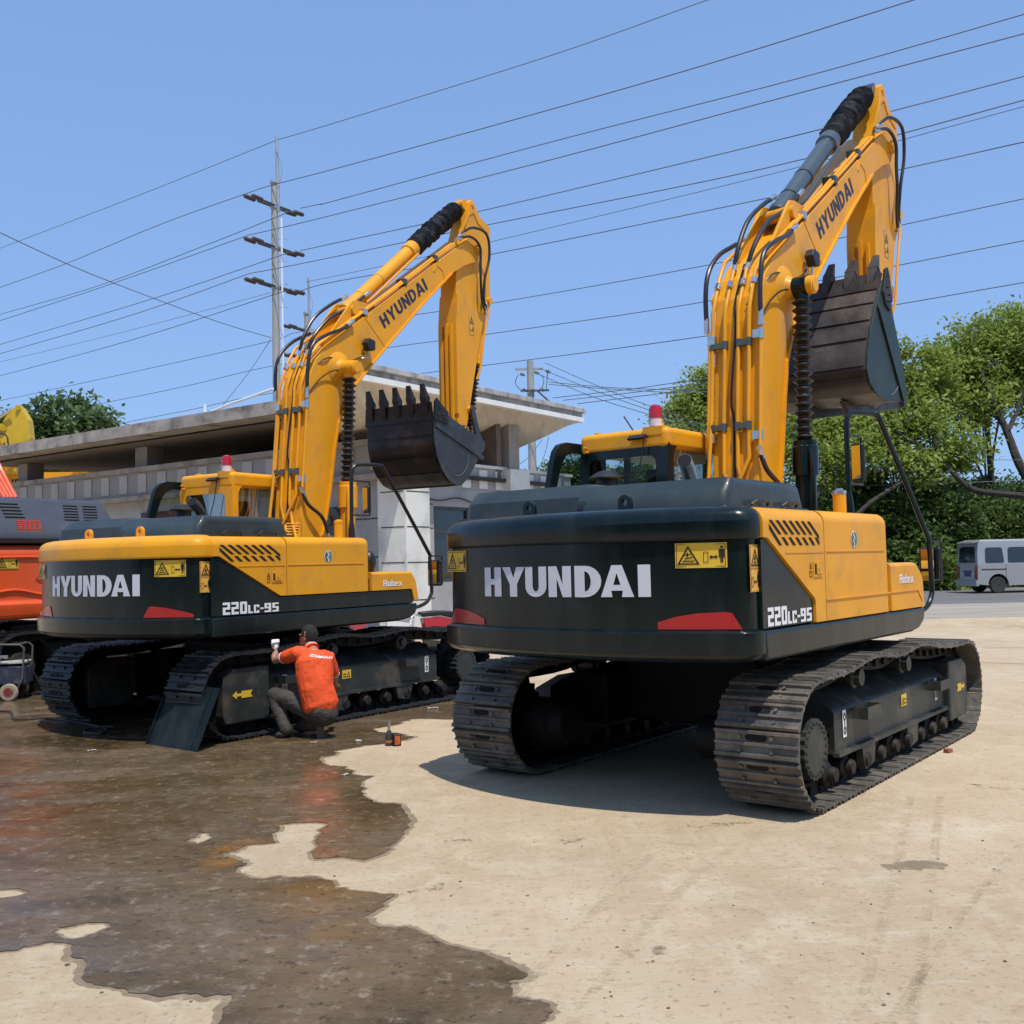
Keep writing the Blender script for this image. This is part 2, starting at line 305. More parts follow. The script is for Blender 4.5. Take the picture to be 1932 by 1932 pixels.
def undercarriage(root, dyaw, trk, flip=False, detail=True):
    M = Matrix.Rotation(dyaw, 4, 'Z')
    xs, xi, rr = -1.84, 1.92, .43; cz = .465
    top = [(xs, cz+rr), (-1.3, .90), (-.72, .965), (-.1, .92), (.45, .965), (1.05, .90), (1.5, .875), (xi, cz+rr-.02)]
    path = catmull([Vector((x, 0, z)) for x, z in top], 8)
    path += [Vector((xi+rr*math.sin(a), 0, cz+rr*math.cos(a))) for a in [math.pi*i/20 for i in range(1, 20)]]
    path += [Vector((xi+(xs-xi)*i/20, 0, .035)) for i in range(21)]
    path += [Vector((xs-rr*math.sin(a), 0, cz-rr*math.cos(a))) for a in [math.pi*i/20 for i in range(1, 20)]]
    path.append(path[0])
    cum = [0]
    for a, b_ in zip(path, path[1:]): cum.append(cum[-1]+(b_-a).length)
    N = 52
    def pos(s):
        s %= cum[-1]; i = max(j for j in range(len(cum)-1) if cum[j] <= s+1e-9); t = (s-cum[i])/max(1e-6, cum[i+1]-cum[i]); return path[i].lerp(path[i+1], t)
    P = [pos(i*cum[-1]/N+.05) for i in range(N)]
    for side in (-1, 1):
        yc = side*1.195; b = MB(); b.M = M; lk = MB(); lk.M = M
        for i in range(N):
            p, q = P[i], P[(i+1) % N]; t = (q-p).normalized(); nrm = Vector((-t.z, 0, t.x)); c = (p+q)/2; L = (q-p).length
            F = Matrix(((t.x, 0, nrm.x, c.x), (0, 1, 0, yc), (t.z, 0, nrm.z, c.z), (0, 0, 0, 1)))
            bb = MB(); bb.M = M @ F; bb.bm.free(); bb.bm = b.bm; h = L/2*.965
            prof = [(-h, -.008), (-h, .012), (-h+.012, .030), (-h+.030, .030), (-h+.036, .010), (-.012, .008), (-.008, .026), (.010, .026), (.014, .008), (h-.03, .010), (h-.024, .030), (h-.006, .030), (h, .004), (h, -.014), (h-.03, -.014), (h-.05, -.004)]
            bb.loft([[(x, -.3, z) for x, z in prof], [(x, .3, z) for x, z in prof]])
            for sy in (-1, 1):
                for sx in (-.045, .045): bb.cyl((sx, sy*.115, .0), (sx, sy*.115, .028), .014, 6)
            bb.bm = None
            kk = MB(); kk.bm.free(); kk.M = M @ F; kk.bm = lk.bm
            for sy in (-1, 1): kk.box(-L*.58, L*.5, sy*.085-.02, sy*.085+.02, -.115, -.010)
            kk.cyl((-L/2, -.13, -.06), (-L/2, .13, -.06), .028, 8); kk.bm = None
            kk = MB(); kk.bm.free(); kk.M = M @ F; kk.bm = b.bm; b.bm.faces.ensure_lookup_table(); nf = len(b.bm.faces)
            kk.decal([arc(.0, .05, .022, .03, 0, 180, 6)+arc(0, -.05, .022, .03, 180, 360, 6)], lambda u, v, o: (u+.045*0+.045, v, o), .0135, .001); kk.bm = None; b.bm.faces.ensure_lookup_table()
            for f_ in b.bm.faces[nf:]: f_.material_index = 1
        t_ = b.build('crawler_track', trk, root, smooth=0); t_.data.materials.append(VOID); lk.build('track_chain', SHD, t_)
        # frame
        b = MB(); b.M = M; y0, y1 = (side*.97, side*1.36)
        sec = [(side*.98, .30), (side*1.37, .30), (side*1.37, .60), (side*1.34, .635), (side*1.10, .76), (side*.98, .76)]
        b.loft([[(x, y, z) for y, z in sec] for x in (-1.32, 1.48)])
        b.box(-1.34, 1.5, min(side*1.36, side*1.41), max(side*1.36, side*1.41), .285, .315)
        fr = b.build('track_frame', UND, root, smooth=25)
        for x0 in (-.95, .95):
            b = MB(); b.M = M; ya, yb = side*1.372, side*1.49
            b.box(x0, x0+.34, min(yb, yb-side*.008), max(yb, yb-side*.008), .52, .60); b.box(x0, x0+.008, min(ya, yb), max(ya, yb), .52, .60); b.box(x0+.332, x0+.34, min(ya, yb), max(ya, yb), .52, .60)
            b.box(x0, x0+.34, min(ya, yb), max(ya, yb), .512, .52); b.build('step', UND, fr, smooth=0)
        for k in range(9):
            b = MB(); b.M = M; x = -1.42+k*.345; b.lathe([(0, .05), (.03, .06), (.05, .06), (.07, .088), (.12, .088), (.14, .075), (.30, .075), (.32, .088), (.37, .088), (.39, .06), (.41, .06), (.44, .05)], (x, yc-.22, .175), (x, yc+.22, .175), 14); b.build('track_roller', RLR, fr)
        for x in (-.72, .45):
            b = MB(); b.M = M; b.lathe([(0, .065), (.05, .065), (.06, .085), (.1, .085), (.1, .07), (.24, .07), (.25, .085), (.31, .085), (.32, .05), (.36, .05)], (x, yc-.18, .80), (x, yc+.18, .80), 16); b.build('carrier_roller', UND, fr)
        for x in (-.75, .35):
            b = MB(); b.M = M; ya, yb = side*1.34, side*1.40; b.prism([(x-.1, .3), (x+.22, .3), (x+.18, .13), (x-.02, .10)], min(ya, yb), max(ya, yb), 'y', .008); b.build('roller_guard', UND, fr)
        # sprocket with round toothed cover, idler with yoke
        b = MB(); b.M = M; yo = side*1.44; n = 44; ring = []
        for i in range(n): a = 2*math.pi*i/n; r_ = .212 if i % 2 else .198; ring.append((xs+r_*math.cos(a), cz-.04+r_*math.sin(a)))
        b.prism(ring, min(side*1.18, yo), max(side*1.18, yo), 'y')
        sp = b.build('sprocket_cover', UND, root, smooth=20)
        b = MB(); b.M = M
        for i in range(22): a = 2*math.pi*i/22; b.cyl((xs+.178*math.cos(a), yo, cz-.04+.178*math.sin(a)), (xs+.178*math.cos(a), yo+side*.012, cz-.04+.178*math.sin(a)), .011, 6)
        b.build('bolt', UND, sp)
        b = MB(); b.M = M; ring = []
        for i in range(42): a = 2*math.pi*i/42; r_ = .36 if i % 2 else .315; ring.append((xs+r_*math.cos(a), cz+r_*math.sin(a)))
        b.prism(ring, yc-.035, yc+.035, 'y'); b.build('sprocket', SHD, root, smooth=20)
        b = MB(); b.M = M; b.lathe([(0, .05), (.0, .30), (.06, .31), (.08, .345), (.13, .345), (.15, .31), (.21, .30), (.21, .05)], (xi, yc-.105, cz), (xi, yc+.105, cz), 28)
        b.build('idler_wheel', SHD, root)
        b = MB(); b.M = M; ya, yb = side*1.02, side*1.43
        b.prism([(1.45, .17), (2.02, .17), (2.05, .25), (2.05, .66), (1.9, .73), (1.45, .73)], min(ya, yb), max(ya, yb), 'y', .025)
        yk = b.build('idler_yoke', UND, root)
        if side == (1 if flip else -1) and detail:
            b = MB(); b.M = M; d = 1
            b.decal([[(0, .5), (.22, .85), (.22, .62), (.45, .62), (.45, .8), (1, .8), (.9, .5), (1, .2), (.45, .2), (.45, .38), (.22, .38), (.22, .15)]], lambda u, v, o: (1.94-u*.26, side*(1.43+o), .40+v*.12), .004)
            b.build('arrow_sticker', STK, yk, smooth=0)
            def ff(u, v, o): return M @ Vector((.2+u, side*(1.372+o), .46+v))
            sticker(fr, 'warning_sticker', ff, .14, .10, 1, 1, [([(.1, .15), (.5, .15), (.3, .8)], [(.17, .22), (.3, .62), (.42, .22)]), [(.55, .2), (.9, .2), (.9, .3), (.55, .3)], [(.55, .5), (.9, .5), (.9, .6), (.55, .6)]])
            def fg(u, v, o): return M @ Vector((-1.16+u, side*(1.372+o), .40+v))
            b = MB(); b.decal([[(0, 0), (.07, 0), (.07, .2), (0, .2)]], fg, .003); s_ = b.build('lashing_sticker', WHT2, fr, smooth=0)
            b = MB(); b.decal([(arc(.035, .15, .025, .03, 0, 330, 11), arc(.035, .15, .012, .017, 0, 330, 11)), (arc(.035, .05, .025, .03, 0, 330, 11), arc(.035, .05, .012, .017, 0, 330, 11)), [(.029, .08), (.041, .08), (.041, .12), (.029, .12)]], fg, .006)
            b.build('pictogram', INK, s_, smooth=0)
            def fh(u, v, o): return fg(u+2.32, v, o)
            b = MB(); b.decal([[(0, 0), (.07, 0), (.07, .2), (0, .2)]], fh, .003); s_ = b.build('lashing_sticker', WHT2, fr, smooth=0)
            b = MB(); b.decal([(arc(.035, .15, .025, .03, 0, 330, 11), arc(.035, .15, .012, .017, 0, 330, 11)), (arc(.035, .05, .025, .03, 0, 330, 11), arc(.035, .05, .012, .017, 0, 330, 11))], fh, .006)
            b.build('pictogram', INK, s_, smooth=0)
            b = MB(); b.M = M
            for x in (-.5, .3): b.decal([arc(x+.14, 1.17, .0, .02, 0, 0, 1)+[(x-.14, 1.15), (x-.16, 1.17), (x-.14, 1.19), (x+.14, 1.19), (x+.16, 1.17), (x+.14, 1.15)]], lambda u, v, o: (u, side*v, .76-(v-1.10)*.55+.012), 0)
            b.build('frame_slot', VOID, fr, smooth=0)
    for s_ in (-1, 1):
        b = MB(); b.M = M; ya, yb = sorted((s_*.955, s_*.978)); b.prism([(-1.6, .24), (1.45, .24), (1.45, .74), (-1.25, .78), (-1.6, .70)], ya, yb, 'y'); b.build('inner_shade_plate', SHD, root)  # plates added over the frames' inner sides, shade painted near black
        b = MB(); b.M = M; ya, yb = sorted((s_*.62, s_*1.05)); b.lathe([(0, .20), (.30, .20), (.32, .16), (.45, .16)], (xs, s_*1.05, cz-.02), (xs, s_*.6, cz-.02), 20); b.build('travel_motor', SHD, root)
    b = MB(); b.M = M; b.box(-.95, 1.05, -.62, .62, .36, .92, .05); b.box(-1.3, 1.3, -.955, -.6, .36, .80, .04); b.box(-1.3, 1.3, .6, .955, .36, .80, .04); b.build('carbody', SHD, root)
    b = MB(); b.M = M
    b.prism([(-.75, -.98), (.75, -.98), (.55, -.6), (.55, .6), (.75, .98), (-.75, .98), (-.55, .6), (-.55, -.6)], .40, .83, 'z', .03)
    b.box(-1.15, 1.15, -1.0, -.86, .40, .74); b.box(-1.15, 1.15, .86, 1.0, .40, .74)
    b.build('center_frame', SHD, root)
    b = MB(); b.lathe([(0, .62), (.12, .62), (.12, .68), (.24, .68), (.24, .6), (.32, .6)], (0, 0, .76), (0, 0, 1.08), 40); b.build('swing_ring', SHD, root)
def boom_prof():
    return [(.0, 1.75), (.12, 2.2), (.16, 2.6), (.21, 3.1), (.26, 3.6), (.29, 4.0), (.34, 4.24), (.45, 4.46), (.62, 4.64), (.82, 4.79), (1.05, 4.95), (2.0, 5.60), (3.0, 6.29), (3.72, 6.78), (4.0, 6.98), (4.16, 7.0), (4.28, 6.9), (4.30, 6.75), (4.2, 6.62), (3.9, 6.5), (3.5, 6.27), (2.8, 5.68), (2.05, 5.0), (1.48, 4.47), (1.2, 4.2), (1.0, 3.95), (.86, 3.65), (.78, 3.3), (.70, 2.85), (.60, 2.4), (.42, 1.9), (.3, 1.7)]
def build_excavator(loc, yaw, tyaw, cfg, label):
    root = empty('excavator', loc, yaw, label=label, cat='excavator', group='crawler excavators parked in the yard')
    CAP = cfg['cap']; PIL = cfg['pillar']; ARMC = cfg['armcyl']; CYB = cfg['boomcyl']; EYE = cfg['cap']
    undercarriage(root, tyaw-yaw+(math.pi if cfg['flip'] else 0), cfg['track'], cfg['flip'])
    YC = .055
    # --- counterweight: belly band, dark face, cap
    b = MB(); stack(b, [(1.055, .16), (1.063, .09), (1.085, .03), (1.12, .002), (1.125, .0), (1.258, .0), (1.264, .003), (1.272, .014), (1.279, .036), (1.283, .045)]); cw = b.build('counterweight', DRK, root)
    b = MB(); stack(b, [(1.2825, .045), (1.873, .045)], xf=-2.347); b.build('rear_face', DRK, cw)
    b = MB(); stack(b, [(1.8735, .05), (1.876, .022), (1.895, .012), (1.995, .0135), (2.0, .014), (2.035, .022), (2.065, .042), (2.09, .08), (2.102, .13), (2.108, .2), (2.11, .4)], xf=-2.30 if CAP is YEL else -2.35); b.build('cap', CAP, cw)
    # --- decals on the curved rear face
    def cyl(u, v, o): # u = local y to the left, mirrored so text reads from behind
        rr = 2.83-.045+o; y = max(-1.15, min(1.15, u)); 
        return (-math.sqrt(rr*rr-u*u) if abs(u) < 1.22 else -math.sqrt(rr*rr-1.22**2)+(abs(u)-1.22)*.3, u, v)
    b = MB(); spans = [('H', .745, .545), ('Y', .53, .29), ('U', .285, .085), ('N', .065, -.13), ('D', -.16, -.37), ('A', -.365, -.605), ('I', -.635, -.72)]
    for c, a, e in spans:
        pl, w_ = letter(c, .28 if c in 'HN' else (.26 if c in 'UY' else .29)); b.decal(map_polys(pl, lambda u, v: (a+(e-a)*u/w_, 1.503+.217*v)), cyl, .004, .0015)
    b.build('lettering', WHT, cw, smooth=0)
    if cfg['flip']:  # plain mirrored pair of reflectors, tall side inwards
        shp = [(0, 0), (.52, 0), (.52, .028), (.42, .055), (.25, .09), (.10, .108), (.06, .1)]
        rl = (-.80, 1)
    else: shp = [(.52, 0), (0, 0), (0, .045), (.12, .08), (.25, .1), (.42, .108), (.46, .1)]; rl = (-.75, 1)
    for sgn in (-1, 1):
        b = MB(); pts = []
        for i, (a, c) in enumerate(shp): pts.append((a, c))
        b.decal([pts], lambda u, v, o: cyl(sgn*(.76+u), 1.286+v*1.05, o), .004, .002, sub=.04); b.build('reflector', RED, cw, smooth=0)
        sticker(cw, 'warning_sticker', (lambda u, v, o, s=sgn: cyl((1.32 if s > 0 else -.885)-u, 1.69+v, o)), .315, .165, 1.9, 1, warn_wide(), off=.004)
    xs_ = -2.56 if cfg['flip'] is False else -2.60
    sticker(cw, 'warning_sticker', lambda u, v, o: (-2.455+u*.985 if u < .1 else -2.455+u*.985, -(1.325+o), 1.525+v) , .15, .31, 1, 2, warn_tall(), STKO, off=.003)
    # --- side sills and floor
    for s_ in (-1, 1):
        b = MB(); y0, y1 = sorted((s_*.8, s_*1.37))
        poly = [(-2.335, 1.27), (-2.335, 1.085), (-2.30, 1.065), (.62, 1.065), (.82, 1.09), (.93, 1.14), (.965, 1.19), (.97, 1.27)]
        b.prism(poly, y0, y1, 'y', .03, 3, lambda m, d: abs(abs(m.y)-1.37) < .01 and m.z < 1.28)
        b.build('side_sill', DRK, root)
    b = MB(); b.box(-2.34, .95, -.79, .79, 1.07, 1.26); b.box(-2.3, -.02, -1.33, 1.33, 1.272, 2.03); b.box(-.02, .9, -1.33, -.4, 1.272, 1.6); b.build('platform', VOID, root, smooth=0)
    # --- right side doors
    LO = 1.275 if not cfg['strip'] else 1.455
    edge = lambda zt: (lambda m, d: m.y < -1.36 and abs(m.z-zt) < .01)
    def bevtop(poly, zt, y1=-.9, rr=.11, front=None, mt=YEL, nm='side_door'):
        b = MB(); b.prism(poly, -1.37, y1, 'y', rr, 5, lambda m, d: (m.y < -1.36 and abs(m.z-zt) < .01) or (front is not None and abs(m.x-front) < .005 and m.z > zt-.5 and m.y > -2)); return b.build(nm, mt, root)
    x1 = -1.50
    if cfg['strip']: poly = [(-2.33, 1.885), (-2.24, 1.885), (-1.40, 1.455), (-1.315, 1.455), (-1.315, 2.09), (-2.33, 2.09)]
    else: poly = [(-2.33, 1.885), (-2.26, 1.88), (-1.515, 1.45), (-1.50, 1.42), (-1.50, 1.275), (-1.315, 1.275), (-1.315, 2.09), (-2.33, 2.09)]
    d1 = bevtop(poly, 2.09, nm='vent_door')
    b = MB(); b.box(-1.303, .085, -1.37, -.85, LO, 2.09)
    b = MB(); b.prism([(-1.303, LO), (.085, LO), (.085, 2.09), (-1.303, 2.09)], -1.37, -.85, 'y', .09, 5, lambda m, d: (m.y < -1.36 and m.z > 2.08) or (abs(m.x-.085) < .005 and (m.z > 2.08 or (m.y < -1.36 and abs(d.z) > .3))))
    d2 = b.build('pump_door', YEL, root)
    b = MB(); zt = 1.675
    if cfg['strip']: poly = [(.095, 1.455), (.86, 1.455), (.905, 1.31), (.99, 1.31), (.93, 1.60), (.87, zt), (.095, zt)]
    else: poly = [(.095, 1.275), (.96, 1.275), (.93, 1.52), (.88, 1.61), (.80, zt-.01), (.74, zt), (.095, zt)]
    b.prism(poly, -1.37, -.7, 'y', .035, 3, lambda m, d: m.y < -1.36 and m.z > 1.58); d3 = b.build('toolbox', YEL, root)
    # dark triangle and lower strip
    b = MB()
    if cfg['strip']: poly = [(-2.335, 1.28), (-2.335, 1.872), (-2.245, 1.872), (-1.405, 1.442), (.855, 1.442), (.90, 1.29), (.90, 1.28)]
    else: poly = [(-2.335, 1.28), (-2.335, 1.872), (-2.27, 1.868), (-1.525, 1.438), (-1.512, 1.42), (-1.512, 1.28)]
    b.prism(poly, -1.352, -1.30, 'y'); tri_ = b.build('lower_panel', DRK, root, smooth=0)
    def side(y0): return lambda u, v, o: (u, -(y0+o), v)
    # model lettering
    b = MB(); xa, xb = (-2.27, -1.55) if not cfg['strip'] else (-2.19, -1.42)
    k = (xb-xa)
    for txt, a0, a1, zb, h in (('220', 0, .42, 1.29, .125), ('LC', .44, .64, 1.29, .085), ('-', .655, .72, 1.29, .09), ('9S', .735, 1.0, 1.29, .095)):
        b.decal(map_polys(place_text(txt, xa+a0*k, xa+a1*k, .12), lambda u, v: (u, zb+h*v+(u-xa)*.0)), side(1.352), .003)
    b.build('model_lettering', WHT2, tri_, smooth=0)
    b = MB(); b.decal(map_polys(place_text('Robex', .30, .66, .08), lambda u, v: (u, 1.50+.075*v)), side(1.37), .003); b.build('lettering', WHT2, d3, smooth=0)
    # vents: slanted slots
    b = MB()
    for i in range(7):
        x0 = -2.24+i*.105; l = .16
        if i < 6: b.decal([[(x0, 2.0), (x0+.045, 2.0), (x0+.045+.15, 1.905), (x0+.15, 1.905)]], side(1.372), .0)
        else: b.decal([[(x0, 2.0), (x0+.045, 2.0), (x0+.205, 1.90), (x0+.205, 1.872)]], side(1.372), .0)
    for i in range(6): x0 = -2.05+i*.113; xe = min(x0+.12, -1.395); b.decal([[(x0, 1.885), (x0+.045, 1.885), (xe, 1.83 if i < 5 else 1.848), (min(x0+.075, xe-.015), 1.83)]], side(1.372), 0)
    b.decal([[(-2.24, 1.975), (-2.24, 1.94), (-2.09, 1.83), (-2.045, 1.83)]], side(1.372), 0)
    b.build('vent_slot', VOID, d1, smooth=0)
    b = MB(); b.box(-1.99, -1.33, -1.374, -1.37, 1.775, 1.783); b.build('crease', YEL, d1)
    b = MB(); b.box(-1.29, -.05, -1.376, -1.37, 1.78, 1.787)
    if not cfg['strip']: b.box(-1.30, .08, -1.378, -1.37, 1.425, 1.437)
    b.build('crease', YEL, d2)
    if not cfg['strip']: b = MB(); b.prism([(.1, 1.425), (.78, 1.425), (.88, 1.33), (.90, 1.33), (.80, 1.437), (.1, 1.437)], -1.377, -1.37, 'y'); b.build('crease', YEL, d3)
    # lock and small decal
    b = MB(); b.box(-1.53, -1.375, -1.378, -1.37, 1.60, 1.715, .003); lp = b.build('lock_plate', YEL, d1)
    b = MB(); b.box(-1.515, -1.49, -1.380, -1.379, 1.62, 1.695); b.build('shadow_gap', VOID, lp); b = MB(); b.box(-1.485, -1.40, -1.384, -1.378, 1.62, 1.695, .004); b.cyl((-1.45, -1.384, 1.66), (-1.45, -1.389, 1.66), .013, 10); b.build('latch', YEL, lp)
    def fs(u, v, o): return (-1.60+u, -(1.37+o), 1.60+v)
    b = MB(); b.decal([([(.0, .06), (.045, .06), (.0225, .105)], [(.01, .065), (.0225, .092), (.035, .065)]), ([(.0, 0), (.045, 0), (.045, .045), (0, .045)], [(.006, .006), (.006, .039), (.039, .039), (.039, .006)])], fs, .003); b.build('pictogram', INK, d1, smooth=0)
    # round dealer badge
    b = MB(); c0 = (-.66, 1.875) if cfg['flip'] else (-.72, 1.875); b.decal([arc(0, 0, .062, .066, 0, 350, 35)], lambda u, v, o: (c0[0]+u, -(1.37+o), c0[1]+v), .003); bd = b.build('badge', WHT2, d2, smooth=0)
    b = MB(); fb = lambda u, v, o: (c0[0]+u, -(1.37+o), c0[1]+v)
    b.decal([(arc(0, 0, .056, .060, 100, 260, 14)+[(.0, -.04), (-.03, -.012), (.004, .012), (-.02, .035)])], fb, .006); b.build('emblem', mat('badge_grey', (.10, .11, .12), .4), bd, smooth=0)
    b = MB(); b.decal([(arc(0, 0, .056, .060, -80, 80, 14)+[(.0, .045), (.03, .015), (-.004, -.01), (.02, -.035)])], fb, .006); b.build('emblem', mat('badge_teal', (.05, .22, .20), .4), bd, smooth=0)
    # --- left side body (unseen side) and deck
    b = MB(); b.box(-2.33, -1.0, .9, 1.37, 1.275, 2.09, .06, 3); b.box(-.98, -.55, .9, 1.37, 1.275, 2.09, .03, 3); b.build('left_door', YEL, root)
    b = MB(); b.box(-2.25, -.45, -.9, .9, 1.9, 2.085); b.box(-.45, .08, -.9, -.45, 1.9, 2.085); b.build('deck_plate', YEL, root)
    # --- engine hood
    b = MB()
    def blob(x0, x1, y0, y1, z0, z1, r=.10): b.prism([(x0, z0), (x1, z0), (x1-.10, z1-.01), (x1-.2, z1), (x0+.12, z1), (x0+.02, z1-.1)], y0, y1, 'y', r, 4, lambda m, d: m.z > z0+.02 and (abs(m.y-y0) < .01 or abs(m.y-y1) < .01))
    blob(-2.30, -.98, -1.10, .14, 2.10, 2.315, .07); blob(-2.26, -1.0, .05, 1.33, 2.10, 2.34, .08)
    b.box(-2.315, -.97, -1.12, 1.34, 2.098, 2.118, .006)
    hd = b.build('engine_hood', HOOD if not cfg['strip'] else HOOD, root)
    b = MB(); b.prism([(-2.285, 2.12), (-2.285, 2.2), (-2.18, 2.325), (-1.2, 2.325), (-1.2, 2.12)], .02, .16, 'y', .02, 2); b.build('hood_rib', HOOD, hd)
    for x in (-1.85, -1.35):
        b = MB(); b.tube([(x-.13, -1.125, 2.125), (x-.1, -1.15, 2.15), (x+.1, -1.15, 2.15), (x+.13, -1.125, 2.125)], .012, 6); b.build('hood_handle', BLK, hd)
    for y in (.52, -.35):
        b = MB(); n = 14
        for k in (0,):
            outer = [(y-.055, 2.09)]+arc(y, 2.165, .055, .055, 180, 0, 12)[::1]+[(y+.055, 2.09)]
            hole = arc(y, 2.165, .024, .027, 0, 330, 11)
            b.decal([(outer, hole)], lambda u, v, o: (-2.385-o, u, v), 0, .03)
            b.decal([(outer, hole)], lambda u, v, o: (-2.385+o*.01, u, v), 0, .001)
        b.build('lifting_eye', EYE, root, smooth=40)
    # exhaust, pre-cleaner
    b = MB(); ex = (-2.02, -.63, 2.46) if cfg['flip'] else (-2.0, -.60, 2.46)
    b.tube([(-1.66, -.50, 2.25), (-1.70, -.50, 2.34), (-1.80, -.53, 2.43), (-1.90, -.56, 2.485)], [.05, .05, .052, .056], 16, 5); e1 = b.build('exhaust_pipe', CHR if not cfg['strip'] else mat('burnt_steel', (.12, .11, .10), .4, metal=.8), root)
    b = MB(); d = Vector((-.10, -.03, .055)).normalized(); p = Vector((-1.90, -.56, 2.485)); b.cyl(p+d*.001, p+d*.004, .053, 18); b.build('pipe_mouth', VOID, e1)
    b = MB(); b.lathe([(0, .10), (.15, .10), (.15, .15), (.165, .165), (.20, .12), (.225, .07), (.235, .02)], (-.90, .80, 2.33), (-.90, .80, 2.56), 22); b.build('air_pre_cleaner', BLK, root)
    b = MB(); b.cyl((-.1, -1.03, 2.085), (-.1, -1.03, 2.27), .055, 18); fn = b.build('filler_pipe', YEL, root); b = MB(); b.lathe([(0, .058), (.03, .058), (.04, .03), (.05, .03)], (-.1, -1.03, 2.27), (-.1, -1.03, 2.33), 16); b.build('filler_cap', CHR if cfg['flip'] is False else YEL, fn)
    b = MB(); b.cyl((-.95, -.72, 2.085), (-.95, -.72, 2.15), .06, 16); b.cyl((-.95, -.72, 2.15), (-.95, -.72, 2.20), .045, 12); b.build('oil_cap', YEL, root)
    # --- cab
    x0, x1, y0, y1, zb, zt = -.45, 1.25, .42, 1.40, 1.28, 2.95
    cab = empty('cab'); cab.parent = root
    b = MB(); b.box(x0, x1, y0, y1, 1.28, 1.92, .03); b.build('cab_base', PIL, cab)
    def frame(axis, pos, th, a0, a1, za, zb_, hole, m, nm='cab_frame', rr=.09):
        b = MB(); ha0, ha1, hz0, hz1 = hole
        out = [(a0, za), (a1, za), (a1, zb_-.10), (a1-.03 if a1 > a0 else a1+.03, zb_-.02), (a1-.1, zb_), (a0+.1, zb_), (a0+.03, zb_-.02), (a0, zb_-.10)]
        hl = [(ha0, hz0), (ha1, hz0)]+arc(ha1-rr, hz1-rr, rr, rr, 0, 90, 5)+arc(ha0+rr, hz1-rr, rr, rr, 90, 180, 5)
        if axis == 'x': fn = lambda u, v, o: (pos+o, u, v)
        else: fn = lambda u, v, o: (u, pos+o, v)
        b.decal([(out, hl)], fn, 0, th); b.decal([(out, hl)], fn, -.0005, .0001); return b.build(nm, m, cab, smooth=30)
    rear = frame('x', x0, .045, y0, y1, 1.92, 2.80, (y0+.13, y1-.10, 2.05, 2.715), PIL, 'rear_frame', .07)
    frame('y', y0, .045, x0, x1, 1.92, 2.86, (x0+.10, x1-.08, 1.98, 2.83), YEL if cfg['strip'] else DRK, 'side_frame', .16)
    frame('y', y1-.045, .045, x0, x1, 1.30, 2.86, (x0+.35, x1-.06, 1.36, 2.82), PIL, 'door_opening', .1)
    frame('x', x1-.05, .045, y0, y1, 1.92, 2.86, (y0+.05, y1-.05, 1.96, 2.82), PIL, 'front_frame', .06)
    for nm, fn, rect in (('rear_window', lambda u, v, o: (x0+.02+o, u, v), (y0+.12, y1-.09, 2.04, 2.73)), ('side_window', lambda u, v, o: (u, y0+.02+o, v), (x0+.09, x1-.07, 1.97, 2.84)), ('windshield', lambda u, v, o: (x1-.03+o, u, v), (y0+.04, y1-.04, 1.95, 2.83))):
        b = MB(); b.decal([[(rect[0], rect[2]), (rect[1], rect[2]), (rect[1], rect[3]), (rect[0], rect[3])]], fn, 0, .002); b.build(nm, GLS, cab, smooth=0)
    b = MB(); b.box(x0-.005, x1+.005, y0-.005, y1+.005, 2.765, 2.975, .06, 4); rf = b.build('cab_roof', YEL, cab)
    b = MB(); b.box(x0+.5, x0+.62, .62, 1.1, 1.9, 2.42, .04, 3); b.box(x0+.5, x0+.6, .74, .98, 2.42, 2.64, .04, 3); b.box(x0+.5, x0+1.0, .62, 1.1, 1.8, 1.95, .04); b.box(x0+.2, x0+.25, y0+.06, y1-.08, 1.92, 2.3, .01); b.build('seat', BLK, cab)
    b = MB(); b.box(x0+.045, x0+.12, y0+.05, y0+.12, 1.92, 2.8); b.box(x0+.045, x0+.12, y1-.12, y1-.05, 1.92, 2.8); b.box(x0+.7, x0+.76, y1-.1, y1-.05, 1.92, 2.8); b.box(x0+.05, x1-.06, y0+.06, y1-.06, 2.76, 2.772); b.build('cab_lining', BLK, cab, smooth=0)
    b = MB(); b.tube([(-.35, .57, 2.965), (-.35, .57, 3.02)], .055, 16); b.prism([(-.46, 2.90), (-.33, 2.93), (-.33, 2.985), (-.46, 2.985)], .47, .68, 'y', .006); bk = b.build('beacon_bracket', YEL, cab)
    b = MB(); b.lathe([(0, .062), (.075, .060)], (-.40, .57, 2.986), (-.40, .57, 3.07), 20); b1 = b.build('beacon', BEAW, cab); b = MB(); b.lathe([(0, .064), (.09, .060), (.12, .045), (.132, .015)], (-.40, .57, 3.061), (-.40, .57, 3.2), 20); b.build('lens', BEAC, b1)
    b = MB(); b.box(-.20, -.14, 1.34, 1.40, 2.96, 3.02, .006); b.build('roof_lug', YEL, cab)
    if not cfg['strip']:
        b = MB(); b.tube([(-.05, 1.02, 2.965), (-.05, 1.02, 3.0), (-.08, 1.12, 3.17)], [.02, .008, .008], 6); b.build('antenna', BLK, cab)
    b = MB(); b.prism([(-.52, 2.86), (-.46, 2.885), (-.46, 2.90), (-.50, 2.915), (-.55, 2.88)], .62, .80, 'y', .004); b.tube([(-.50, .64, 2.87), (-.505, .66, 2.75), (-.50, .70, 2.6), (-.52, .78, 2.36)], .006, 5, 4); b.build('rear_lamp', BLK, cab)
    b = MB(); b.cyl((-.455, 1.32, 2.84), (-.50, 1.32, 2.845), .012, 8); b.cyl((-.455, 1.30, 2.80), (-.50, 1.30, 2.80), .012, 8); b.build('cab_bolt', YEL, cab)
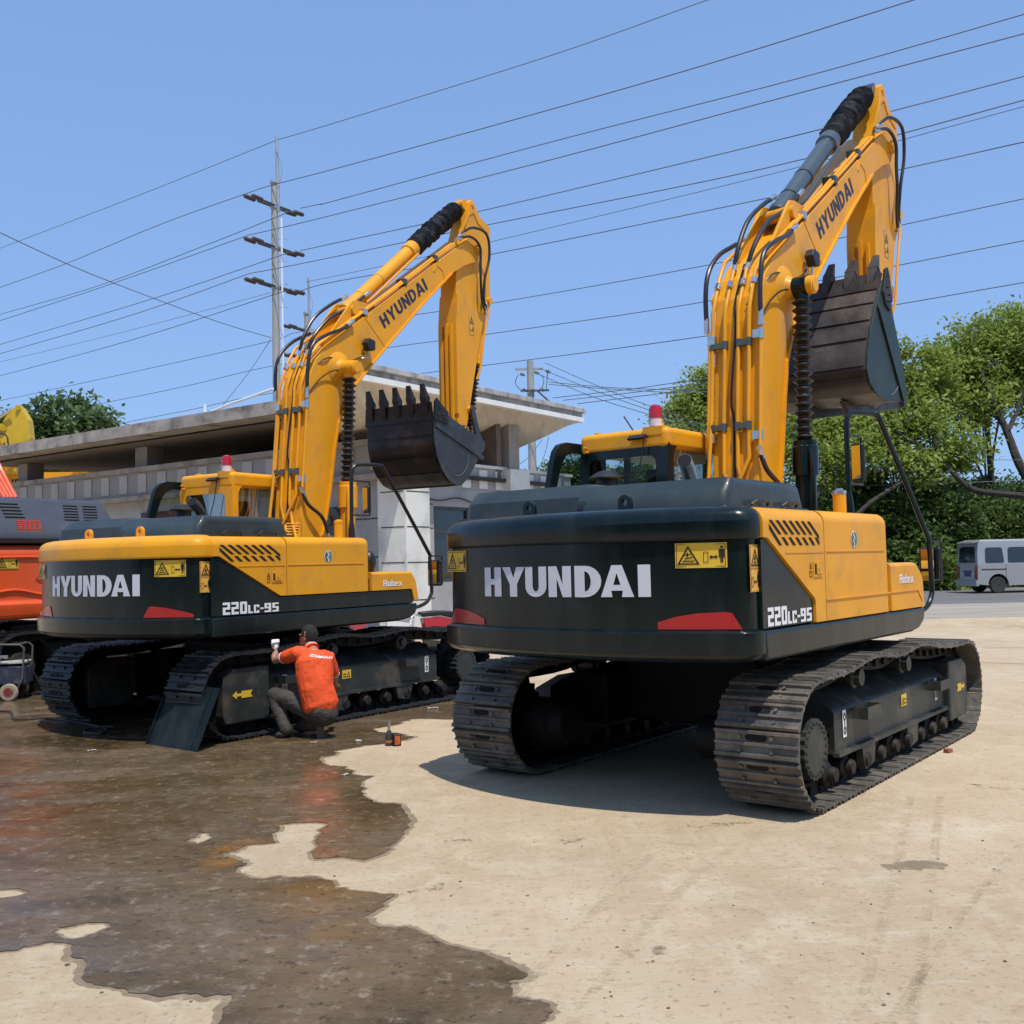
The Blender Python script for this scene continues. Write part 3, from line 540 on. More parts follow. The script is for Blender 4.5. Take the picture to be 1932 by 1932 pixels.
    # open door folded back along the cab side
    b = MB(); out = [(-.97, 1.35), (-.30, 1.35), (.06, 1.6), (.06, 2.90), (-.62, 2.90), (-.72, 2.87), (-.79, 2.80), (-.83, 2.70), (-.95, 2.30)]
    hl = [(-.86, 2.0), (-.02, 2.0), (-.02, 2.80), (-.52, 2.80), (-.62, 2.77), (-.69, 2.70), (-.73, 2.62), (-.84, 2.32)]
    b.decal([(out, hl)], lambda u, v, o: (u, 1.44+o, v), 0, .06); b.decal([(out, hl)], lambda u, v, o: (u, 1.44+o, v), -.001, .0005); dr = b.build('cab_door', PIL if not cfg['strip'] else DRK, root, smooth=30)
    b = MB(); b.decal([hl], lambda u, v, o: (u, 1.47+o, v), 0, .002); b.build('door_window', GLS, dr, smooth=0)
    # --- boom
    bp = boom_prof(); b = MB(); y0, y1 = YC-.235, YC+.235
    b.prism(bp, y0, y1, 'y', .012, 2); bo = b.build('boom', YEL, root, smooth=30)
    # flange along the under edge and plate edge at the rear
    def strip(idx, wd, out_, m=YEL, nm='boom_flange'):
        b = MB(); pts = [bp[i] for i in idx]
        for (a, c) in zip(pts, pts[1:]):
            t = Vector((c[0]-a[0], c[1]-a[1])); t.normalize(); n_ = Vector((t.y, -t.x))*out_
            q = [(a[0]-t.x*.01, a[1]-t.y*.01), (c[0]+t.x*.01, c[1]+t.y*.01), (c[0]+n_.x, c[1]+n_.y), (a[0]+n_.x, a[1]+n_.y)]
            b.prism(q, y0-.028, y1+.028, 'y')
        b.build(nm, m, bo, smooth=20)
    strip(range(20, 31), 0, .022)
    b = MB()  # cylinder boss cones on both sides
    for s_ in (-1, 1): b.lathe([(0, .24), (.02, .22), (.05, .13), (.10, .095), (.13, .09), (.30, .09), (.305, .07), (.315, .07)], (.90, YC+s_*.23, 4.385), (.90, YC+s_*1, 4.385), 26)
    b.build('pin_boss', YEL, bo)
    b = MB()
    for a, c in (((1.86, 4.84), (1.42, 5.19)), ): b.tube([(a[0], y0-.002, a[1]), (c[0], y0-.002, c[1])], .005, 5)
    b.prism([(3.3, 6.12), (3.36, 6.10), (3.30, 6.30), (3.10, 6.36), (3.02, 6.2), (3.06, 6.2), (3.13, 6.31), (3.26, 6.26)], y0-.008, y0, 'y'); b.build('weld_seam', YEL, bo)
    # lugs carrying the arm cylinder
    b = MB()
    for yy in (YC-.17, YC+.13): b.prism([(.75, 4.72), (1.75, 5.42), (1.52, 5.42), (1.36, 5.42), (1.26, 5.40), (1.18, 5.32), (.95, 5.05), (.62, 4.66)], yy, yy+.04, 'y', .01)
    b.cyl((1.27, YC-.21, 5.27), (1.27, YC+.21, 5.27), .07, 20); b.build('cylinder_lug', YEL, bo)
    fl = Vector((2.85-1.76, 0, 5.98-5.14)).normalized(); fu = Vector((-.62, 0, .785))
    b = MB(); o0 = Vector((1.84, 0, 5.11)); dir_ = Vector((2.88-1.84, 0, 5.90-5.11)); LN = dir_.length; dir_.normalize(); up_ = Vector((-dir_.z, 0, dir_.x)); up_ = (up_+dir_*-.05).normalized()
    b.decal(map_polys(place_text('HYUNDAI', 0, LN, .12), lambda u, v: (u, v*.185)), lambda u, v, o: o0+dir_*u+up_*v+Vector((0, y0-o, 0)), .003); b.build('lettering', NAVY, bo, smooth=0)
    # --- arm
    AY = YC-.02; ah = .155; ap = [(4.12, 7.60), (4.19, 7.66), (4.27, 7.60), (4.40, 7.44), (4.70, 7.33), (4.70, 7.1), (4.66, 6.5), (4.67, 6.02), (4.44, 5.68), (4.20, 4.9), (3.96, 4.05), (3.88, 3.80), (3.78, 3.74), (3.68, 3.80), (3.66, 4.0), (3.68, 5.2), (3.70, 6.3), (3.78, 6.6), (3.98, 7.1)]
    b = MB(); b.prism(ap, AY-ah, AY+ah, 'y', .012, 2); ar = b.build('arm', YEL, root, smooth=30)
    b = MB(); b.prism([(x, z) for x, z in ((3.645, 4.1), (3.70, 4.1), (3.70, 6.0), (3.645, 5.5))], AY-ah-.02, AY+ah+.02, 'y')
    for yy in (AY-.09, AY, AY+.09): b.box(3.60, 3.66, yy-.02, yy+.02, 4.0, 5.55-.12*abs(yy-AY)*5, .005)
    b.build('arm_stiffener', YEL, ar)
    b = MB()
    b.prism([(3.80, 6.98), (4.08, 7.42), (4.22, 7.48), (4.36, 7.34), (4.62, 7.24), (4.62, 7.21), (4.34, 7.30), (4.21, 7.44), (4.10, 7.38), (3.84, 6.97)], AY-ah-.012, AY-ah, 'y')
    b.lathe([(0, .085), (.05, .085), (.055, .05), (.06, .05)], (4.22, YC-.22, 6.83), (4.22, YC-.5, 6.83), 22)
    b.cyl((4.20, AY-.17, 7.57), (4.20, AY+.17, 7.57), .035, 14); b.cyl((4.62, AY-.19, 6.08), (4.62, AY+.19, 6.08), .06, 16); b.cyl((3.98, AY-.2, 4.20), (3.98, AY+.2, 4.20), .05, 16); b.cyl((3.78, AY-.25, 3.84), (3.78, AY+.25, 3.84), .06, 16)
    b.build('pin_boss', YEL, ar)
    ff = lambda u, v, o: (4.03+u, AY-ah-o, 5.42+v)
    sticker(ar, 'warning_sticker', ff, .13, .34, 1, 2, warn_tall(), STKO)
    # arm cylinder
    pA, pM, pB = Vector((1.27, YC, 5.27)), Vector((2.86, YC, 6.58)), Vector((4.08, YC, 7.56))
    b = MB(); d = (pM-pA).normalized(); L = (pM-pA).length
    b.lathe([(0, .06), (.02, .105), (.1, .115), (.14, .10), (L-.22, .10), (L-.20, .125), (L-.04, .125), (L-.02, .09), (L+.03, .09)], pA, pM, 22); ac = b.build('arm_cylinder', ARMC, root)
    b = MB(); off = Vector((.05, -.13, -.05)); b.tube([pA+d*.35+off, pA+d*.55+off*1.1, pM-d*.15+off*1.0], .018, 8); b.build('cylinder_pipe', ARMC, ac)
    b = MB()
    for t in (.42, .95): b.lathe([(0, .106), (.02, .106)], pA+d*t, pA+d*(t+.1), 18)
    b.build('cylinder_band', BLK if not cfg['strip'] else YEL, ac)
    b = MB(); canvas_sleeve(b, pM-d*.02, pB-d*.12, .135); b.build('canvas_sleeve', CANV, ac)
    b = MB(); b.cyl(pB-(pB-pM).normalized()*.14, pB, .06, 14); b.cyl(pB+Vector((0, -.11, 0)), pB+Vector((0, .11, 0)), .085, 18); b.build('rod_end', ARMC if not cfg['strip'] else YEL, ac)
    # boom cylinders
    for s_ in (-1, 1):
        yy = YC+s_*.40; tp = Vector((.90, yy, 4.385)); bt = Vector((.80, yy, 1.5)); jn = Vector((.83, yy, 2.86))
        b = MB(); b.lathe([(0, .10), (1.02, .10), (1.02, .125), (1.30, .125), (1.31, .115), (1.36, .115)], bt, tp, 20); b.tube([(.74, yy-.10, 2.78), (.70, yy-.13, 2.6), (.70, yy-.13, 1.9)], .022, 8); bc = b.build('boom_cylinder', CYB, root)
        b = MB(); bellows(b, jn, tp-Vector((0, 0, .12)), .058, .098, .075); b.build('bellows', BLK, bc)
        b = MB(); b.cyl((.90, yy-.07, 4.385), (.90, yy+.07, 4.385), .10, 18); b.cyl((.90, yy, 4.385), (.897, yy, 4.24), .07, 14); b.build('rod_end', CYB, bc)
        b = MB(); b.cyl((.90, yy-.10, 4.385), (.90, yy-.072, 4.385), .085, 18); b.cyl((.90, yy-.103, 4.385), (.90, yy-.10, 4.385), .05, 14); b.build('pin_cap', YEL, bc)
    # bucket cylinder in front of the arm
    b = MB(); q0, q1, q2 = Vector((4.70, AY, 6.35)), Vector((4.40, AY, 5.0)), Vector((4.12, AY, 3.75))
    L = (q1-q0).length; b.lathe([(0, .06), (.04, .09), (L-.15, .09), (L-.13, .115), (L, .115), (L+.02, .07)], q0, q1, 20); b.tube([(4.62, AY-.17, 5.95), (4.40, AY-.19, 5.45), (4.30, AY-.17, 4.9), (4.24, AY-.14, 4.72)], .018, 8); bc = b.build('bucket_cylinder', YEL, root)
    b = MB(); bellows(b, q1, q2, .055, .10, .07); b.build('bellows', BLK, bc)
    b = MB()
    for s_ in (-1, 1): b.prism([(3.93, 4.20), (3.97, 4.27), (4.03, 4.24), (4.22, 3.72), (4.18, 3.64), (4.10, 3.66)], AY+s_*.21-.02, AY+s_*.21+.02, 'y', .008)
    b.build('linkage', BKTLS if cfg['flip'] else BKTS, root)
    # --- bucket
    bk = empty('bucket'); bk.parent = root; W = .61; BY = YC+.03
    if cfg['flip']:
        shell = [(2.44, 4.10), (2.47, 3.95), (2.485, 3.72), (2.49, 3.50), (2.54, 3.31), (2.66, 3.12), (2.82, 2.98), (3.00, 2.92), (3.18, 2.95), (3.34, 3.06), (3.48, 3.22), (3.62, 3.38), (3.76, 3.50)]
        mouth = [(3.80, 3.60), (3.66, 3.74), (3.50, 3.72), (2.90, 3.92), (2.72, 4.00)]
        rib = [(2.50, 3.74), (3.70, 3.34), (3.72, 3.40), (2.51, 3.80)]; cut = [(2.47, 3.84), (2.49, 4.12), (2.54, 4.17), (2.63, 4.10), (2.82, 3.98), (2.80, 3.80), (2.66, 3.82)]
        bolts = ((2.56, 3.93), (2.66, 3.93), (2.61, 4.03), (2.73, 3.88)); wc, wr = (3.02, 3.36), .30; a0_ = 10
        ears = [(3.50, 3.45), (3.74, 3.40), (3.90, 3.60), (3.92, 3.80), (3.84, 3.92), (3.72, 3.92), (3.60, 3.75)]; pins = ((3.78, 3.84), (4.10, 3.70))
    else:
        shell = [(2.69, 4.86), (2.61, 4.74), (2.38, 4.42), (2.19, 4.10), (2.08, 3.84), (2.045, 3.70), (2.11, 3.57), (2.30, 3.47), (2.62, 3.42), (2.90, 3.45), (3.10, 3.47), (3.28, 3.50)]
        mouth = [(3.31, 3.62), (3.13, 4.05), (2.95, 4.40), (2.86, 4.66), (2.78, 4.84)]
        rib = [(2.42, 4.42), (3.13, 3.47), (3.18, 3.50), (2.47, 4.46)]; cut = [(2.60, 4.62), (2.70, 4.90), (2.77, 4.93), (2.82, 4.85), (2.88, 4.60), (2.80, 4.44), (2.66, 4.50)]
        bolts = ((2.72, 4.70), (2.76, 4.62), (2.72, 4.54), (2.80, 4.56)); wc, wr = (2.70, 3.92), .42; a0_ = -62
        ears = [(3.10, 3.47), (3.28, 3.44), (3.90, 3.66), (3.92, 3.80), (3.84, 3.92), (3.72, 3.92), (3.20, 3.75)]; pins = ((3.78, 3.84), (4.28, 3.62))
        for s_ in (-1, 1):
            b = MB(); b.prism([(2.35, 3.44), (2.55, 3.30), (4.25, 3.55), (4.36, 3.58), (4.34, 3.68), (3.3, 3.56), (2.9, 3.46)], YC+s_*.20-.03, YC+s_*.20+.03, 'y', .01); b.build('hinge_arm', BKTL, bk)
    def thick(pts, t):
        out = []
        for i, p in enumerate(pts):
            a = pts[max(i-1, 0)]; c = pts[min(i+1, len(pts)-1)]; d_ = Vector((c[0]-a[0], c[1]-a[1])); d_.normalize(); out.append((p[0]-d_.y*t, p[1]+d_.x*t))
        return out
    BM, BS = cfg['bmat']
    b = MB(); inner = thick(shell, .022)
    b.loft([[(x, BY+s_*W, z) for x, z in shell+inner[::-1]] for s_ in (-1, 1)]); b.build('bucket_shell', BM, bk, smooth=28)
    cumL = [0]
    for p, q in zip(shell, shell[1:]): cumL.append(cumL[-1]+math.dist(p, q))
    def sp(t):
        i = max(j for j in range(len(cumL)-1) if cumL[j] <= t+1e-9); k = (t-cumL[i])/(cumL[i+1]-cumL[i]); p, q = shell[i], shell[i+1]; return (p[0]+(q[0]-p[0])*k, p[1]+(q[1]-p[1])*k)
    TL = cumL[-1]
    for t0, t1, m_ in ((.0, .26, BKTL), (.29, .47, BM), (.52, .72, BM), (.79, .97, BM), (1.06, 1.30, BM), (1.42, 1.66, BM)):
        if t1 > TL: continue
        pts = [sp(t0+(t1-t0)*i/5) for i in range(6)]; o2 = thick(pts, -.016)
        b = MB(); b.loft([[(x, BY+s_*(W-.008), z) for x, z in pts+o2[::-1]] for s_ in (-1, 1)]); b.build('wear_plate', m_, bk, smooth=28)
    for s_ in (-1, 1):
        b = MB(); yy = BY+s_*(W+.001); ya, yb = sorted((yy, yy+s_*.022))
        b.prism(shell[1:]+mouth, ya, yb, 'y', .006); sd = b.build('side_plate', BS, bk)
        b = MB(); ya, yb = sorted((yy+s_*.022, yy+s_*.045)); b.prism(rib, ya, yb, 'y', .006); b.build('side_rib', BS, sd)
        b = MB(); b.prism(cut, ya, yb+.01, 'y', .008); b.build('side_cutter', BKTL, sd)
        for bx, bz in bolts: b = MB(); b.cyl((bx, yy, bz), (bx, yy+s_*.065, bz), .018, 6); b.build('bolt', BKTLS, sd)
        pts = [(wc[0]+wr*math.cos(R(a)), wc[1]+wr*math.sin(R(a))) for a in (range(10, -195, -15) if cfg['flip'] else range(-28, -95, -12))]
        b = MB(); b.tube([(x, yy+s_*.023, z) for x, z in pts], .006, 5); b.build('weld_seam', mat('weld_grey', (.12, .12, .12), .5), sd)
    for s_ in (-1, 1): b = MB(); b.prism(ears, BY-.03+s_*.22-.025, BY-.03+s_*.22+.025, 'y', .01); b.build('hinge_ear', BM, bk)
    for px_, pz_ in pins: b = MB(); b.cyl((px_, BY-.30, pz_), (px_, BY+.24, pz_), .055, 14); b.build('pin', BM, bk)
    p0, p1 = Vector((shell[0][0], 0, shell[0][1])), Vector(sp(.2)).to_3d(); p1 = Vector((sp(.2)[0], 0, sp(.2)[1])); tt = (p0-p1).normalized(); nn = Vector((-tt.z, 0, tt.x))
    for i in range(5):
        yy = BY-W+.10+i*(2*W-.20)/4
        def q(t_, n_, y_): v_ = p0+tt*t_+nn*n_; return (v_.x, yy+y_, v_.z)
        def ring(t_, n0, n1, hw): return [q(t_, n0, -hw), q(t_, n0, hw), q(t_, n1, hw), q(t_, n1, -hw)]
        b = MB(); b.loft([ring(-.20, .014, -.005, .028), ring(-.10, .045, -.03, .042), ring(.05, .05, -.05, .055), ring(.09, .045, -.045, .052)]); to = b.build('bucket_tooth', BM, bk, smooth=20)
        b = MB(); b.loft([ring(.06, .052, -.052, .06), ring(.13, .045, -.025, .046), ring(.27, .035, .018, .036)]); b.build('tooth_tip', BM if not cfg['flip'] else BKTL, to, smooth=20)
    # --- hydraulic tubes and hoses on the boom
    ty = [.27, .14, .0, -.11]
    for i, yy in enumerate(ty):
        b = MB(); y = YC-.055+yy*1.0+.02
        foot = {0: [(.0, y, 2.05), (.10, y, 2.7)], 1: [(.02, y-.22, 2.05), (.08, y-.12, 2.3), (.13, y, 2.55)], 2: [(.05, y-.2, 2.1), (.10, y-.08, 2.35), (.14, y, 2.6)], 3: [(.0, y+.28, 2.05), (.06, y+.12, 2.35), (.14, y-.01, 2.68)]}[i]
        mid = [(.17, y, 3.1), (.22, y, 3.6), (.26, y, 4.1), (.30, y, 4.2)]
        yo = y if i in (0, 3) else y
        if i == 0: top = [(.42, y, 4.48), (.58, y+.02, 4.68), (1.1, y-.02, 5.05), (1.5, y-.03, 5.33)]
        elif i in (1, 2): top = [(.47, y, 4.55)]
        else: top = [(.42, y, 4.50), (.58, y-.02, 4.68), (1.1, y-.05, 5.06), (2.0, y-.05, 5.68), (3.0, y-.05, 6.38), (3.55, y-.05, 6.76), (3.72, y-.05, 6.80)]
        b.tube(foot+mid+top, .0195, 10); b.build('hydraulic_tube', YEL, bo)
    b = MB(); b.tube([(1.05, YC-.225, 4.96+.06), (2.0, YC-.225, 5.60+.06), (3.0, YC-.225, 6.29+.06), (3.66, YC-.225, 6.79+.02)], .018, 8); b.build('hydraulic_tube', YEL, bo)
    for s_ in (-1, 1):
        y = YC+s_*.265; b = MB(); b.tube([(.135, y, 2.75), (.18, y, 3.2), (.25, y, 3.92)], .018, 10); b.build('hydraulic_tube', YEL, bo)
    hs = []
    y = YC+.30; hs.append([(.25, y, 3.98), (.25, y, 4.3), (.33, y, 4.55), (.55, y, 4.76), (.80, y-.02, 4.90), (.95, y-.05, 4.98)])
    y = YC-.265; hs.append([(.25, y, 3.98), (.26, y, 4.3), (.36, y, 4.62), (.62, y-.01, 4.80), (.92, y, 4.93), (1.10, y, 5.05)])
    hs.append([(.50, ty[1]+YC-.03, 4.58), (.55, .14, 4.80), (.75, .13, 5.10), (1.05, .12, 5.33), (1.35, .12, 5.50)])
    hs.append([(.50, ty[2]+YC-.03, 4.58), (.58, -.02, 4.80), (.85, -.04, 5.08), (1.2, -.06, 5.28), (1.62, -.07, 5.58)])
    hs.append([(.135, YC-.265, 2.72), (.2, YC-.30, 2.55), (.42, YC-.34, 2.38), (.52, YC-.36, 2.10)])
    hs.append([(.135, YC+.265, 2.72), (.13, YC+.265, 2.55), (.2, YC+.25, 2.2)])
    for h in hs:
        b = MB(); b.tube(h, .0235, 10, 6); ho = b.build('hydraulic_hose', HOSE, bo)
        for a, c in ((h[0], h[1]), (h[-1], h[-2])):
            b = MB(); a = Vector(a); c = Vector(c); dd = (c-a).normalized(); b.cyl(a-dd*.05, a+dd*.09, .026, 10); b.cyl(a-dd*.06, a-dd*.02, .031, 6); b.build('hose_fitting', CHR, ho)
    for k, h in enumerate(([(3.70, -.20, 6.92), (3.95, -.27, 7.10), (4.32, -.30, 7.08), (4.42, -.28, 6.75), (4.30, -.26, 6.35), (4.32, -.22, 6.05), (4.50, -.16, 5.92)], [(3.62, -.20, 6.84), (3.95, -.24, 6.96), (4.18, -.26, 6.85), (4.20, -.25, 6.55), (4.20, -.25, 6.28), (4.30, -.2, 6.0), (4.48, -.15, 5.86)])):
        b = MB(); b.tube(h, .021, 10, 6); ho = b.build('hydraulic_hose', HOSE, bo)
        for a, c in ((h[0], h[1]), (h[-1], h[-2])): b = MB(); a = Vector(a); c = Vector(c); dd = (c-a).normalized(); b.cyl(a-dd*.03, a+dd*.12, .0235, 10); b.build('hose_fitting', CHR, ho)
    # clamps
    for z_, x_ in ((3.78, .24), (2.98, .16)):
        for ya, yb in ((ty[1]+YC-.035, ty[0]+YC-.035), (ty[3]+YC-.035, ty[2]+YC-.035)):
            b = MB()
            for yy in (ya, yb): b.cyl((x_-.0, yy, z_-.04), (x_+.006, yy, z_+.04), .029, 14)
            b.box(x_-.028, x_+.02, ya, yb, z_-.03, z_+.03, .006); b.build('tube_clamp', CLP, bo)
        for s_ in (-1, 1):
            b = MB(); yy = YC+s_*.265; zz_ = z_+(.06 if z_ > 3.4 else -.1); b.cyl((x_+.0, yy, zz_-.05), (x_+.008, yy, zz_+.05), .027, 14); b.box(x_-.035, x_+.01, *sorted((yy, yy-s_*.07)), zz_-.04, zz_+.04, .004); b.build('tube_clamp', CHR, bo)
    for i, yy in enumerate(ty):
        b = MB(); y = YC-.035+yy; p = Vector((.385, y, 4.395)); d_ = Vector((.55, 0, .83)).normalized(); b.cyl(p-d_*.04, p+d_*.035, .032, 6); b.build('tube_nut', CHR, bo)
    for t in (.15, .5, .8):
        p = Vector((1.05, YC-.2, 4.99)).lerp(Vector((3.6, YC-.2, 6.76)), t); b = MB(); b.box(p.x-.04, p.x+.05, p.y-.05, p.y+.10, p.z-.03, p.z+.06, .01); b.build('tube_clamp', CHR if t < .4 else CLP, bo)
    # central cable, grease block, work light and its cable
    b = MB(); b.tube([(.10, YC-.005, 2.2), (.19, YC+.015, 3.0), (.18, YC+.03, 3.25), (.25, YC-.0, 3.9), (.33, YC+.03, 4.2), (.5, YC+.0, 4.6)], .013, 6, 5); b.tube([(.30, YC-.1, 4.15), (.5, y0-.005, 4.42), (.75, y0-.012, 4.52), (.9, y0-.012, 4.46), (1.28, y0-.012, 4.60), (1.36, y0-.03, 4.68)], .009, 6, 5)
    b.tube([(.31, y0-.004, 4.0), (.5, y0-.02, 4.2), (.7, y0-.05, 4.33), (.88, YC-.32, 4.36)], .009, 6, 5); b.build('cable', BLK, bo)
    b = MB()
    for i in range(5): b.tube([(.02, YC-.09, 2.17+i*.035), (.14, YC-.22, 2.17+i*.035)], .007, 5)
    b.box(.13, .15, YC-.235, YC-.215, 2.12, 2.38); b.build('grease_block', YEL, bo)
    b = MB(); b.prism([(1.30, 4.80), (1.36, 4.88), (1.50, 4.86), (1.50, 4.72), (1.38, 4.70)], y0-.13, y0-.03, 'y', .02, 2); wl = b.build('work_light', BLK, bo); b = MB(); b.tube([(1.40, y0-.08, 4.72), (1.40, y0-.07, 4.62), (1.34, y0-.01, 4.60)], .014, 8); b.build('light_bracket', CHR, wl)
    # --- handrail with mirrors
    hr = [(.14, -1.02, 2.085), (.145, -1.02, 2.5), (.155, -1.02, 2.90), (.19, -1.03, 2.97), (.25, -1.04, 3.0), (.50, -1.12, 3.01), (.57, -1.14, 2.99), (.63, -1.16, 2.93), (1.24, -1.32, 1.96), (1.29, -1.33, 1.84), (1.32, -1.33, 1.45), (1.30, -1.33, 1.36), (1.22, -1.32, 1.27), (1.08, -1.30, 1.22), (.95, -1.30, 1.21)]
    b = MB(); b.tube(hr, .024, 10, 3); b.lathe([(0, .045), (.12, .04), (.22, .026)], (.14, -1.02, 2.085), (.14, -1.02, 2.4), 12); rl_ = b.build('handrail', BLK if cfg['flip'] else DRK, root)
    CL = Matrix.Rotation(-yaw, 3, 'Z') @ (Vector((0, 0, CH))-Vector(loc))
    def mirror(c, tgt, w_, h, arm):
        nv = (CL-c).normalized()+(Vector(tgt)-c).normalized(); rz = math.atan2(nv.y, nv.x)-math.pi
        b = MB(); b.M = Matrix.Translation(c) @ Matrix.Rotation(rz, 4, 'Z'); b.box(-.02, .03, -w_/2, w_/2, -h/2, h/2, .024, 3); mh = b.build('mirror', BLK, root)
        b = MB(); b.M = Matrix.Translation(c) @ Matrix.Rotation(rz, 4, 'Z'); b.box(-.0235, -.0205, -w_/2+.018, w_/2-.018, -h/2+.02, h/2-.02, .001); b.build('mirror_glass', MIR, mh)
        b = MB(); b.tube(arm, .011, 6, 2); b.build('mirror_arm', BLK, mh)
    c = Vector((.45, -1.0, 2.58)); cam_l = root.matrix_world
    mirror(c, (.3, -.15, 2.6), .15, .34, [(.15, -1.02, 2.80), (.42, -1.03, 2.80), (.49, -1.02, 2.76), (.49, -1.02, 2.42), (.42, -1.03, 2.38), (.15, -1.02, 2.38)])
    mirror(Vector((1.45, -1.29, 1.64)), (.2, -1.1, 1.6), .20, .34, [(1.29, -1.33, 1.86), (1.47, -1.38, 1.86), (1.48, -1.38, 1.80), (1.48, -1.38, 1.52), (1.47, -1.38, 1.50), (1.32, -1.33, 1.50)])
    return root
RPOS, RYAW, RTY = (2.0486, 9.4645, 0), R(51.14), R(51.98)
LPOS, LYAW, LTY = (-2.897, 12.987, 0), R(57.3), R(53.53)
exR = build_excavator(RPOS, RYAW, RTY, dict(cap=DRK, pillar=DRK, armcyl=CYLG, boomcyl=DRK, strip=False, flip=False, track=TRK, brot=R(31), bscale=1.06, bmat=(BKT, BKTS), mrot=30, mrot2=20),
    'nearest excavator, right, with dark counterweight top and dark cab pillars')
exL = build_excavator(LPOS, LYAW, LTY, dict(cap=YEL, pillar=YEL, armcyl=YEL, boomcyl=YEL, strip=True, flip=True, track=TRKL, brot=0, bscale=1.0, bmat=(BKTL, BKTLS), mrot=25, mrot2=15),
    'middle excavator with yellow counterweight top and yellow cab, worker crouching at its track')
# ------------------------------------------------------------------ ground
def gz(y): return min(max((y-24)/10, 0), 1)*.28
def nodemat(name):
    m = bpy.data.materials.new(name); m.use_nodes = True; return m, m.node_tree, m.node_tree.nodes['Principled BSDF']
def mknoise(n, vec, sc, det=8, rough=.6, dist=0):
    t = n.nodes.new('ShaderNodeTexNoise'); t.inputs['Scale'].default_value = sc; t.inputs['Detail'].default_value = det; t.inputs['Roughness'].default_value = rough; t.inputs['Distortion'].default_value = dist
    n.links.new(vec, t.inputs['Vector']); return t.outputs['Fac']
def ramp(n, fac, stops):
    r = n.nodes.new('ShaderNodeValToRGB'); n.links.new(fac, r.inputs[0]); e = r.color_ramp.elements
    while len(e) < len(stops): e.new(.5)
    for el, (p, c) in zip(e, stops): el.position = p; el.color = (*c, 1) if len(c) == 3 else c
    return r.outputs[0]
def mixc(n, fac, a, b, mode='MIX'):
    x = n.nodes.new('ShaderNodeMixRGB'); x.blend_type = mode
    for i, v in ((0, fac), (1, a), (2, b)):
        if hasattr(v, 'node'): n.links.new(v, x.inputs[i])
        else: x.inputs[i].default_value = v if i == 0 else (*v, 1)
    return x.outputs[0]
def mapping(n, scale=(1, 1, 1), rot=0):
    tc = n.nodes.new('ShaderNodeTexCoord'); mp = n.nodes.new('ShaderNodeMapping'); n.links.new(tc.outputs['Object'], mp.inputs[0])
    mp.inputs['Scale'].default_value = scale; mp.inputs['Rotation'].default_value = (0, 0, rot); return mp.outputs[0]
m, n, bs = nodemat('dusty_concrete'); v = mapping(n)
c = ramp(n, mknoise(n, v, .35, 5), [(.3, (.385, .285, .17)), (.55, (.48, .368, .235)), (.75, (.55, .44, .295))])
c = mixc(n, ramp(n, mknoise(n, v, 2.6, 11, .8), [(.48, (0, 0, 0)), (.62, (.6,)*3)]), c, (.60, .50, .34))
c = mixc(n, ramp(n, mknoise(n, v, 1.3, 12, .8), [(.53, (0, 0, 0)), (.68, (.5,)*3)]), c, (.33, .235, .15)); c = mixc(n, ramp(n, mknoise(n, v, .5, 9, .75, .5), [(.55, (0, 0, 0)), (.7, (.6,)*3)]), c, (.62, .53, .40))
vs = mapping(n, (5, .6, 1), R(-38)); c = mixc(n, ramp(n, mknoise(n, vs, 1.6, 9, .7), [(.52, (0, 0, 0)), (.75, (.35,)*3)]), c, (.58, .50, .39))
vs2 = mapping(n, (1.0, 4.5, 1), R(6)); c = mixc(n, ramp(n, mknoise(n, vs2, 2.4, 10, .75), [(.56, (0, 0, 0)), (.72, (.5,)*3)]), c, (.62, .56, .47))
c = mixc(n, ramp(n, mknoise(n, vs2, 3.1, 8, .7), [(.62, (0, 0, 0)), (.70, (.4,)*3)]), c, (.24, .175, .115))
c = mixc(n, ramp(n, mknoise(n, v, 26, 6, .75), [(.565, (0, 0, 0)), (.64, (.7,)*3)]), c, (.20, .145, .095)); c = mixc(n, ramp(n, mknoise(n, v, 6, 12, .8), [(.55, (0, 0, 0)), (.66, (.6,)*3)]), c, (.29, .205, .13))
n.links.new(c, bs.inputs['Base Color']); bs.inputs['Roughness'].default_value = .88; bs.inputs['Specular IOR Level'].default_value = .3
bp_ = n.nodes.new('ShaderNodeBump'); bp_.inputs['Strength'].default_value = .7; bp_.inputs['Distance'].default_value = .025
h1 = mixc(n, .5, mknoise(n, v, 11, 12, .8), mknoise(n, vs2, 6, 10, .75)); n.links.new(h1, bp_.inputs['Height']); n.links.new(bp_.outputs[0], bs.inputs['Normal'])
DUST = m
m, n, bs = nodemat('wet_mud'); v = mapping(n, (1, 1.0, 1), R(12)); vw = mapping(n, (.9, 2.2, 1), R(14))
c = ramp(n, mknoise(n, v, .55, 6, .6, .6), [(.34, (.055, .036, .014)), (.45, (.105, .070, .032)), (.55, (.15, .104, .058)), (.62, (.12, .085, .052)), (.70, (.26, .125, .028))])
c = mixc(n, ramp(n, mknoise(n, v, 5, 9, .7), [(.5, (0, 0, 0)), (.72, (.6,)*3)]), c, (.24, .18, .12))
c = mixc(n, ramp(n, mknoise(n, v, 14, 8, .8), [(.55, (0, 0, 0)), (.62, (.8,)*3)]), c, (.03, .021, .013)); c = mixc(n, ramp(n, mknoise(n, v, 10, 9, .8), [(.56, (0, 0, 0)), (.64, (.6,)*3)]), c, (.34, .28, .21))
c = mixc(n, ramp(n, mknoise(n, vw, 4.5, 10, .75), [(.54, (0, 0, 0)), (.68, (.6,)*3)]), c, (.05, .036, .022))
n.links.new(c, bs.inputs['Base Color'])
